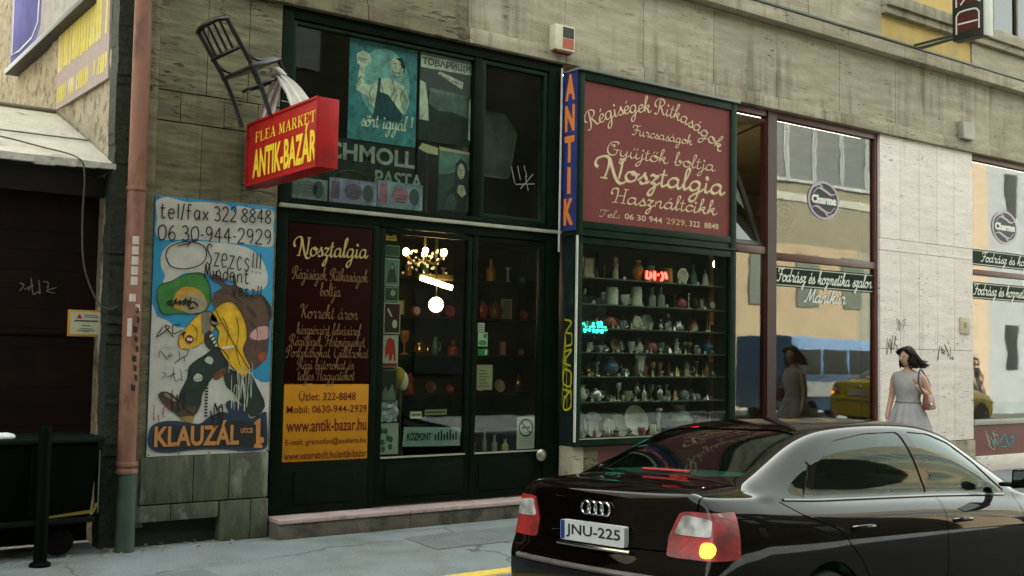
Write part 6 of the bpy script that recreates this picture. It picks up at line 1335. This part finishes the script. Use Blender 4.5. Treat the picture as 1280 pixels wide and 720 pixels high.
    for s in (1, -1):
        g_ = MB(); nb_, nc_ = 12, 5
        for j in range(nc_+1):
            for i in range(nb_+1):
                b_, c_ = s*(.42+.26*i/nb_), .60+.10*j/nc_+.04*i/nb_; h_ = surf(5, b_, c_, (-1,0,0)); g_.v.append(Vector((h_.x+.006, b_, c_)))
        g_.f = [[j*(nb_+1)+i, j*(nb_+1)+i+1, (j+1)*(nb_+1)+i+1, (j+1)*(nb_+1)+i] for j in range(nc_) for i in range(nb_)]
        g_.build('headlight', M('headlamp', (.5,.52,.52), rough=.1, metal=.6), smooth=True, fixn=False, **L)
    tail = lambda b, c: surf(-2, b, c, (1,0,0)).x
    # number plate, ring emblem, boot trim, bumper strip
    x0 = tail(0, .77)-.032
    pf = (Vector((x0,0,0)), Vector((0,-1,0)), Vector((0,0,1)), Vector((-1,0,0)))
    npl = MB().prism(rnd(rect(-.265,.265,.712,.826), 3, .06), pf, -.035, 0).build('number_plate', flat('b9bab8'), **L)
    mb = MB(); letter(mb, plate_text, pf, -.215, .235, .729, .806, .02, off=.001); mb.build('plate_letters', flat('23252a'), npl, local=True)
    mb = MB(); mb.sheet(rect(-.262,-.228,.716,.822), pf, .0007); mb.build('plate_band', flat('1c2f7a'), npl, local=True)
    xr = tail(0, .93)-.016
    mb = MB()
    for i in range(4): mb.tube([(xr, -.081+.054*i+.036*math.cos(a), .905+.036*math.sin(a)) for a in (2*PI*j/24 for j in range(24))], .0068, 6, True)

    if lamps_on: mb.build('ring_emblem', chrome, smooth=True, **L)
    xb = tail(0, .69)-.012
    mb = MB(); mb.tube([(tail(b, .69)-.014, b, .692) for b in (-.30,-.15,0,.15,.30)], .012, 8); mb.build('boot_trim', chrome, smooth=True, **L)
    mb = MB(); mb.tube([(tail(b, .575)-.004, b, .575) for b in (-.70,-.5,-.25,0,.25,.5,.70)], .017, 8); mb.build('bumper_strip', M('strip_grey', (.12,.1,.1), rough=.25, coat=.5), smooth=True, **L)
    # third brake lamp on the parcel shelf
    MB().box(-.41,-.37,-.19,.19,1.09,1.112).build('brake_lamp', M('brake_red', (.62,.05,.07), rough=.3), bevel=.006, **L)
    tri = M('cabin_dark', (.018,.02,.018), rough=.7)
    MB().box(-.42,.05,-.55,.55,1.06,1.088).build('parcel_shelf', M('shelf_sky_reflection', (.42,.56,.53), rough=.8), bevel=.006, **L)  # pale teal puts the sky's reflection low in the glass into the shelf colour
    # seats
    for a0, bs in ((1.15, (.36,-.36)), (.42, (0,))):
        for b0 in bs:
            wd = .25 if len(bs) == 2 else .62
            st_ = MB(); st_.add([(a0+.12,b0-wd,.5),(a0+.62,b0-wd,.52),(a0+.62,b0+wd,.52),(a0+.12,b0+wd,.5),(a0+.12,b0-wd,.36),(a0+.62,b0-wd,.36),(a0+.62,b0+wd,.36),(a0+.12,b0+wd,.36)], [(0,1,2,3),(7,6,5,4),(0,4,5,1),(1,5,6,2),(2,6,7,3),(3,7,4,0)])
            st_.add([(a0+.0,b0-wd*.9,.5),(a0+.16,b0-wd*.9,.5),(a0-.10,b0-wd*.85,1.06),(a0-.20,b0-wd*.85,1.06),(a0+.0,b0+wd*.9,.5),(a0+.16,b0+wd*.9,.5),(a0-.10,b0+wd*.85,1.06),(a0-.20,b0+wd*.85,1.06)], [(0,1,2,3),(7,6,5,4),(0,4,5,1),(1,5,6,2),(2,6,7,3),(3,7,4,0)])
            s_o = st_.build('seat', M('seat_cloth', (.05,.06,.058), rough=.85), bevel=.03, **L)
            for hb in ((b0,) if len(bs) == 2 else (-.38,.38)): MB().box(a0-.22,a0-.12,hb-.13,hb+.13,1.06,1.2).build('headrest', M('seat_cloth', (.05,.06,.058)), s_o, bevel=.035, local=True)
    db = MB(); db.box(1.85,2.35,-.7,.7,.75,.985); db.build('dashboard', tri, bevel=.04, **L)
    MB().tube([(1.78+.06*math.sin(a), .36+.18*math.cos(a), .93+.16*math.sin(a)) for a in (2*PI*i/24 for i in range(24))], .015, 8, True).build('steering_wheel', tri, smooth=True, **L)
    for s in (1, -1):
        # handles, mirrors, sill strips
        for a0, c0 in ((.33,.80),(1.42,.785)):
            y = s*(abs(surf(a0, s*2, c0, (0,-s,0)).y)+.012)
            MB().tube(catmull([Vector((a0-.11,y-s*.016,c0)), Vector((a0-.06,y,c0+.004)), Vector((a0+.06,y,c0+.004)), Vector((a0+.11,y-s*.016,c0))], 4), .0145, 8).build('door_handle', paint, smooth=True, **L)
        m_ = MB(); m_.add([(2.0,s*.90,.96),(2.02,s*.90,1.09),(2.0,s*1.08,1.10),(1.98,s*1.10,.98),(2.12,s*.90,.965),(2.13,s*.90,1.07),(2.14,s*1.06,1.075),(2.12,s*1.07,.985)], [(0,1,2,3),(7,6,5,4),(0,4,5,1),(1,5,6,2),(2,6,7,3),(3,7,4,0)])
        m_.box(2.02,2.1,min(s*.80,s*.92),max(s*.80,s*.92),.97,1.0); mi = m_.build('wing_mirror', paint, bevel=.02, **L)
        g_ = MB(); g_.add([(1.994,s*.92,.98),(2.008,s*.92,1.075),(1.99,s*1.06,1.083),(1.976,s*1.075,.995)], [(0,1,2,3)]); g_.build('mirror_glass', M('mirror', (.6,.62,.62), rough=.03, metal=1, var=.01), mi, local=True)
        mb = MB(); ys = lambda a, c: s*(abs(surf(a, s*2, c, (0,-s,0)).y)+.002)
        pth = [(a, ys(a, interp(T_cb, a)+.014), interp(T_cb, a)+.014) for a in [-.30+.12*i for i in range(21)]]
        mb.tube(pth, .009, 6); mb.build('belt_moulding', M('trim_dark', (.03,.032,.03), rough=.3, coat=.6), smooth=True, **L)
        for ax in (0, 2.642):
            cx = (ax, s*.765, .30)
            wh_ = MB(); wh_.lathe([(.20,-.10),(.285,-.105),(.308,-.07),(.312,0),(.308,.07),(.285,.105),(.20,.10)], cx, 36, Matrix.Rotation(PI/2,4,'X')); w_o = wh_.build('wheel', M('tyre', (.012,.012,.012), rough=.8), smooth=True, **L)
            rm_ = MB(); rm_.lathe([(.205,-.09),(.20,-.06),(.195,.06),(.205,.09),(.18,.06),(.18,-.06)], cx, 32, Matrix.Rotation(PI/2,4,'X'))
            for k in range(5):
                a_ = 2*PI*k/5+.3; rm_.tube([(cx[0],cx[1]+s*.055,cx[2]),(cx[0]+.19*math.cos(a_),cx[1]+s*.075,cx[2]+.19*math.sin(a_))], [.04,.028], 8)
            rm_.lathe([(.06,-.03),(.06,.03)], (cx[0],cx[1]+s*.05,cx[2]), 16, Matrix.Rotation(PI/2,4,'X')); rm_.build('rim', M('alloy', (.42,.42,.42), rough=.3, metal=.9), w_o, smooth=True, local=True)
    PITCH = Matrix.Translation((1.0,0,.35)) @ Matrix.Rotation(.026, 4, 'Y') @ Matrix.Translation((-1.0,0,-.35))      # nose dipped under braking
    for c in children(t):
        if not c.name.startswith('wheel'): c.matrix_basis = PITCH
    ub = MB(); ub.box(-.6,3.1,-.55,.55,.2,.27); ub.build('underbody', tri, **L)
    return t
CAR = (4.861, -4.093, .043, -.17, .968)
cm = Matrix.Translation((CAR[0], CAR[1], CAR[3]-.012)) @ Matrix.Rotation(CAR[2], 4, 'Z') @ Matrix.Rotation(-.045, 4, 'X') @ Matrix.Scale(CAR[4], 4)
def car_paint(name, col, flake=.0):
    mt = M(name, col, rough=.3, var=.04, coat=.6, metal=flake, spec=0); return mt
car1 = make_car('parked_car', 'near black maroon saloon with its right indicator lit in the near lane', cm, 'JNU-225', car_paint('maroon_black', (.0028,.0014,.0011), .1), True)

# ================================================================== the passer-by
pos = Vector((11.72,-.8,0)); fdir = (-FW*.78-RT*.62); fdir.z = 0; fdir.normalize(); lft = Vector((-fdir.y, fdir.x, 0))
pmx = Matrix.Identity(4)
for i, ax in enumerate((fdir, lft, Vector((0,0,1)))):
    for k in range(3): pmx[k][i] = ax[k]
pmx.translation = pos
lady = thing('person', 'woman in a grey sleeveless dress walking past the pale stone pier', 'person', mat=pmx)
def skinned(V, E, Rd, name, mt, parent, sub=2):
    me = bpy.data.meshes.new(name); me.from_pydata(V, E, []); o = tmp_obj(me)
    md = o.modifiers.new('k', 'SKIN'); md.use_smooth_shade = True
    for i, r_ in enumerate(Rd):
        d = me.skin_vertices[0].data[i]; d.radius = (r_, r_) if not isinstance(r_, tuple) else r_; d.use_root = i == 0
    s_ = o.modifiers.new('s', 'SUBSURF'); s_.levels = sub; s_.render_levels = sub
    return evaluate(o)
V = [(0,0,.96),(0,0,1.10),(.01,0,1.25),(.0,0,1.38),(.0,0,1.455),(.012,0,1.52)]; Rd = [(.13,.105),(.105,.085),(.12,.09),(.10,.075),.048,.046]; E_ = [(0,1),(1,2),(2,3),(3,4),(4,5)]
def chain(start, pts, rs):
    p = start
    for q, r_ in zip(pts, rs): V.append(q); Rd.append(r_); E_.append((p, len(V)-1)); p = len(V)-1
    return p
# her right arm hangs, her left hand holds the strap
ra = chain(3, [(0,-.165,1.385),(-.03,-.21,1.12),(.05,-.24,.89),(.06,-.24,.84)], [.05,.040,.028,.026])
la = chain(3, [(0,.165,1.385),(-.07,.245,1.13),(.08,.165,1.23),(.105,.125,1.275)], [.05,.042,.030,.026])
for s, kx, fx in ((-1,.10,.22),(1,-.02,-.12)):
    chain(0, [(0,s*.085,.90),(kx,s*.09,.49),(fx*.8,s*.09,.10),(fx*.8+.07,s*.09,.05),(fx*.8+.16,s*.10,.03)], [.085,.055,.034,.034,.024])
def fingers(w0, d, side, n_):
    w0 = Vector(w0); d = Vector(d).normalized(); side = Vector(side).normalized(); n_ = Vector(n_).normalized()
    for i, l in enumerate((.062,.072,.068,.052)):
        b_ = w0+d*.045+side*(.027-.018*i); chains.append([b_-d*.02, b_+d*l*.5+n_*.008, b_+d*l*.85+n_*.03])
    b_ = w0+side*.024; chains.append([b_, b_+side*.03+d*.03, b_+side*.034+d*.062])
body = skinned(V, E_, Rd, 'body', None, lady)
bmj = bmesh.new(); bmj.from_mesh(body)
chains = []
fingers((.06,-.24,.83), (.12,0,-1), (1,.1,.1), (-.3,.8,0)); fingers((.10,.13,1.27), (.25,-.75,.45), (0,.35,1), (-1,0,0))
for c_ in chains:
    mb = MB(); mb.tube(catmull(c_, 4), [.0095]*(2*4+1), 8); me = mb.mesh('f'); bmj.from_mesh(me)
# head: one shaped ellipsoid with nose, lips, ears
hd = Matrix.Translation((.035,0,1.60)) @ Matrix.Rotation(-.42, 4, 'Z')     # turned to her right
h = MB(); h.ball((0,0,0), .1, 20, (.93,.76,1.14)); h.v = [v for v in h.v]
for i, v in enumerate(h.v):
    if v.x > 0: v.x *= 1-.1*max(0, (-v.z-.02)/.1); v.y *= 1-.28*max(0, -v.z/.11)
    else: v.y *= 1-.2*max(0, -v.z/.11)
h.tube([(.085,0,.022),(.104,0,-.012),(.108,0,-.022),(.088,0,-.03)], [.006,.010,.012,.006], 8)
h.tube([(.079,-.022,-.055),(.090,0,-.052),(.079,.022,-.055)], [.003,.008,.003], 6)
for s in (1,-1): h.ball((-.005,s*.077,-.008), .022, 8, (.8,.4,1.2))
h.v = [hd @ v for v in h.v]; bmj.from_mesh(h.mesh('h'))
bmj.to_mesh(body); bmj.free(); body.polygons.foreach_set('use_smooth', [True]*len(body.polygons))
skin_m = M('skin', (.55,.31,.21), rough=.55, var=.08, scale=8); body.materials.append(skin_m)
bo = bpy.data.objects.new('body', body); COL.objects.link(bo); bo.parent = lady; MW[bo.name] = pmx
LL = dict(parent=lady, local=True)
f = MB()
for s in (1,-1): f.ball(hd @ Vector((.083,s*.030,.018)), .0105, 8, (.6,1,.75))
f.build('eyes', flat('1c1410'), smooth=True, **LL)
f = MB(); f.tube([hd @ Vector((.090,-.022,-.055)), hd @ Vector((.0965,0,-.0535)), hd @ Vector((.090,.022,-.055))], [.002,.005,.002], 6); f.build('lips', flat('8a3a34'), smooth=True, **LL)
f = MB()
for s in (1,-1): f.tube([hd @ Vector((.094,s*.032+.02*math.cos(a),.016+.016*math.sin(a))) for a in (2*PI*i/14 for i in range(14))], .0022, 5, True)
f.tube([hd @ Vector((.097,-.012,.018)), hd @ Vector((.097,.012,.018))], .002, 5)
for s in (1,-1): f.tube([hd @ Vector((.092,s*.052,.02)), hd @ Vector((.0,s*.082,.02))], .002, 5)
f.build('glasses', M('frame_pale', (.5,.5,.48), rough=.3), **LL)
# hair: a dark bob swinging back
hm = M('hair_black', (.012,.010,.009), rough=.5, spec=.15, var=.4, scale=25, iso=(1,1,.2))
hr = MB(); hr.ball((-.018,0,.022), .118, 20, (.92,.86,1.08))
keep = []
hr.v = [Vector((min(v.x, .035+.38*max(0, v.z-.03)), v.y, v.z)) for v in hr.v]
rh = random.Random(3)
for i in range(120):
    a = rh.uniform(.7, 2*PI-.7); r0 = .092; z0 = rh.uniform(-.02,.07)
    p0 = Vector((r0*math.cos(a)*.9-.015, r0*math.sin(a)*.86, z0)); back = max(0, -math.cos(a))
    p1 = p0+Vector((-.025-.03*back, math.sin(a)*.03+.015*rh.uniform(-1,1), -.055)); p2 = p1+Vector((-.03-.07*back*rh.random(), .03*rh.uniform(-1,1)+.02*math.sin(a), -.035-.02*rh.random())); p3 = p2+Vector((-.03-.05*rh.random(), .03*rh.uniform(-1,1), .02*rh.uniform(-.4,1)))
    hr.tube(catmull([p0,p1,p2,p3], 3), [.015]*3+[.013]*3+[.010,.007,.004,.002], 6)
for i in range(16):
    a = rh.uniform(-.9,.9); hr.tube(catmull([Vector((.0,.05*a,.13)), Vector((.06,.08*a,.105)), Vector((.066,.085*a+.045*(1 if a > 0 else -1),.068)), Vector((.022,.098*(1 if a > 0 else -1)*.9,.02))], 3), [.013]*5+[.009]*3+[.006,.003], 6)
hr.v = [hd @ v for v in hr.v]; hr.build('hair', hm, smooth=True, **LL)
# dress
dm = M('grey_dress', (.36,.33,.335), rough=.85, var=.1, scale=10, bump=.3, bscale=60)
def ringtube(rings, seg=36, wob=0):
    mb = MB(); n = len(rings)
    for j, (cx, z, rx, ry) in enumerate(rings):
        for k in range(seg):
            a = 2*PI*k/seg; q = 1+wob*(j/(n-1))**.6*math.sin(a*11+1.3*math.sin(a*3)) if wob else 1
            mb.v.append(Vector((cx+rx*q*math.cos(a), ry*q*math.sin(a), z)))
    for j in range(n-1):
        for k in range(seg): mb.f.append([j*seg+k, j*seg+(k+1) % seg, (j+1)*seg+(k+1) % seg, (j+1)*seg+k])
    return mb
dr = ringtube([(.0,1.43,.075,.155),(.0,1.40,.10,.185),(.005,1.34,.122,.185),(.012,1.27,.135,.178),(.008,1.19,.122,.160),(.0,1.11,.108,.142),(.0,1.05,.118,.152)])
drs = ringtube([(.0,1.06,.116,.150),(.0,1.0,.14,.175),(.0,.92,.175,.21),(.0,.80,.215,.25),(.0,.66,.25,.285),(.0,.52,.27,.31)], 120, .075)
d_o = dr.build('dress', dm, smooth=True, **LL); drs.build('skirt', dm, d_o, smooth=True, local=True)
MB().tube([(.112*math.cos(a), .148*math.sin(a), 1.062) for a in (2*PI*i/32 for i in range(32))], .012, 8, True).build('waistband', M('waistband', (.2,.18,.18), rough=.8), d_o, smooth=True, local=True)
for s, fx in ((-1,.176),(1,-.096)):
    sh_ = MB(); sh_.tube([(fx-.035,s*.09,.03),(fx+.04,s*.092,.028),(fx+.13,s*.098,.022),(fx+.175,s*.1,.018)], [.034,.036,.036,.016], 10); sh_.build('shoe', flat('1a1512'), smooth=True, **LL)
bag_t = thing('shoulder_bag', 'red brown leather shoulder bag with a dark strap carried by the woman', 'bag', mat=pmx)
bl_ = M('bag_leather', (.16,.035,.022), rough=.42, var=.25, scale=8)
b = MB(); b.add([(-.16,.19,.98),(.12,.19,.98),(.12,.29,.98),(-.16,.29,.98),(-.13,.205,1.17),(.10,.205,1.17),(.10,.275,1.17),(-.13,.275,1.17)], [(0,3,2,1),(4,5,6,7),(0,1,5,4),(1,2,6,5),(2,3,7,6),(3,0,4,7)]); b.build('body', bl_, bag_t, bevel=.03, local=True)
b = MB(); b.tube(catmull([Vector(p) for p in ((-.10,.24,1.16),(-.07,.225,1.30),(-.03,.16,1.445),(.03,.145,1.44),(.10,.16,1.30),(.11,.23,1.16))], 6), .010, 8); b.build('strap', M('bag_strap', (.07,.018,.012), rough=.5), bag_t, smooth=True, local=True)
b = MB(); b.ball((.08,.295,1.05), .014, 8); b.build('clasp', chrome, bag_t, smooth=True, local=True)
# ================================================================== traffic mirrored in the windows
taxi = copy_tree(car1); taxi.name = 'taxi'
taxi.matrix_world = Matrix.Translation((22.4,-6.9,-.05)) @ Matrix.Rotation(.02, 4, 'Z')
tag(taxi, 'yellow saloon driving in the far lane, mirrored in the salon window', 'car')
ty = car_paint('taxi_yellow', (.40,.29,.03))
def recol(o):
    for c in children(o):
        if c.name.startswith(('body','wing_mirror','door_handle')): c.material_slots[0].link = 'OBJECT'; c.material_slots[0].material = ty
        recol(c)
recol(taxi)
van = thing('delivery_van', 'blue and white delivery van parked across the street, mirrored in the salon window', 'van', (24.5,-10.4,-.2))
bm_ = M('van_blue', (.06,.13,.25), rough=.4, coat=.3); vw = M('van_white', (.6,.62,.62), rough=.35)
v = MB(); v.prism([(-2.4,.35),(2.5,.35),(2.55,1.05),(1.75,1.25),(1.25,2.2),(-2.35,2.3)], (Vector((24.5,-10.4,-.17)),Vector((1,0,0)),Vector((0,0,1)),Vector((0,1,0))), -.95, .95); v.build('body', bm_, van, bevel=.06)
for x0_, x1_ in ((22.3,23.3),(23.4,24.4),(24.5,25.4)): MB().box(x0_,x1_,-9.445,-9.43,1.15,1.78).build('side_window', M('old_window',(.006,.008,.007)), van)
for y in (-9.44,-11.36): MB().box(22.2,25.5,min(y,y-.02),max(y,y-.02)+.02,.55,.95).build('white_band', vw, van)
for y in (-9.445,): MB().prism([(1.0,1.30),(1.62,1.30),(1.2,2.0),(1.0,2.0)], (Vector((24.5,y,-.17)),Vector((1,0,0)),Vector((0,0,1)),Vector((0,1,0))), 0, .01).build('side_window', M('old_window',(.02,.022,.02)), van)
for x in (22.9,26.1):
    for y in (-9.55,-11.25): MB().lathe([(.001,-.1),(.3,-.1),(.32,0),(.3,.1),(.001,.1)], (x,y,.15), 24, Matrix.Rotation(PI/2,4,'X')).build('wheel', M('tyre',(.012,.012,.012)), van, smooth=True)

dark = M('dark_coat', (.012,.012,.013), rough=.8)
def recol2(o):
    for c in children(o):
        if c.name.startswith(('dress','skirt','waistband')): c.material_slots[0].link = 'OBJECT'; c.material_slots[0].material = dark
        recol2(c)
for (x, y, a), lab in zip(((32.0,-10.6,.4),(33.0,-10.9,.9)), ('nearer person in dark clothes on the far pavement, mirrored in the second salon window','farther person in dark clothes on the far pavement, mirrored in the second salon window')):
    w_ = copy_tree(lady); w_.matrix_world = Matrix.Translation((x,y,-.10)) @ Matrix.Rotation(a+2, 4, 'Z'); tag(w_, lab, 'person'); recol2(w_)
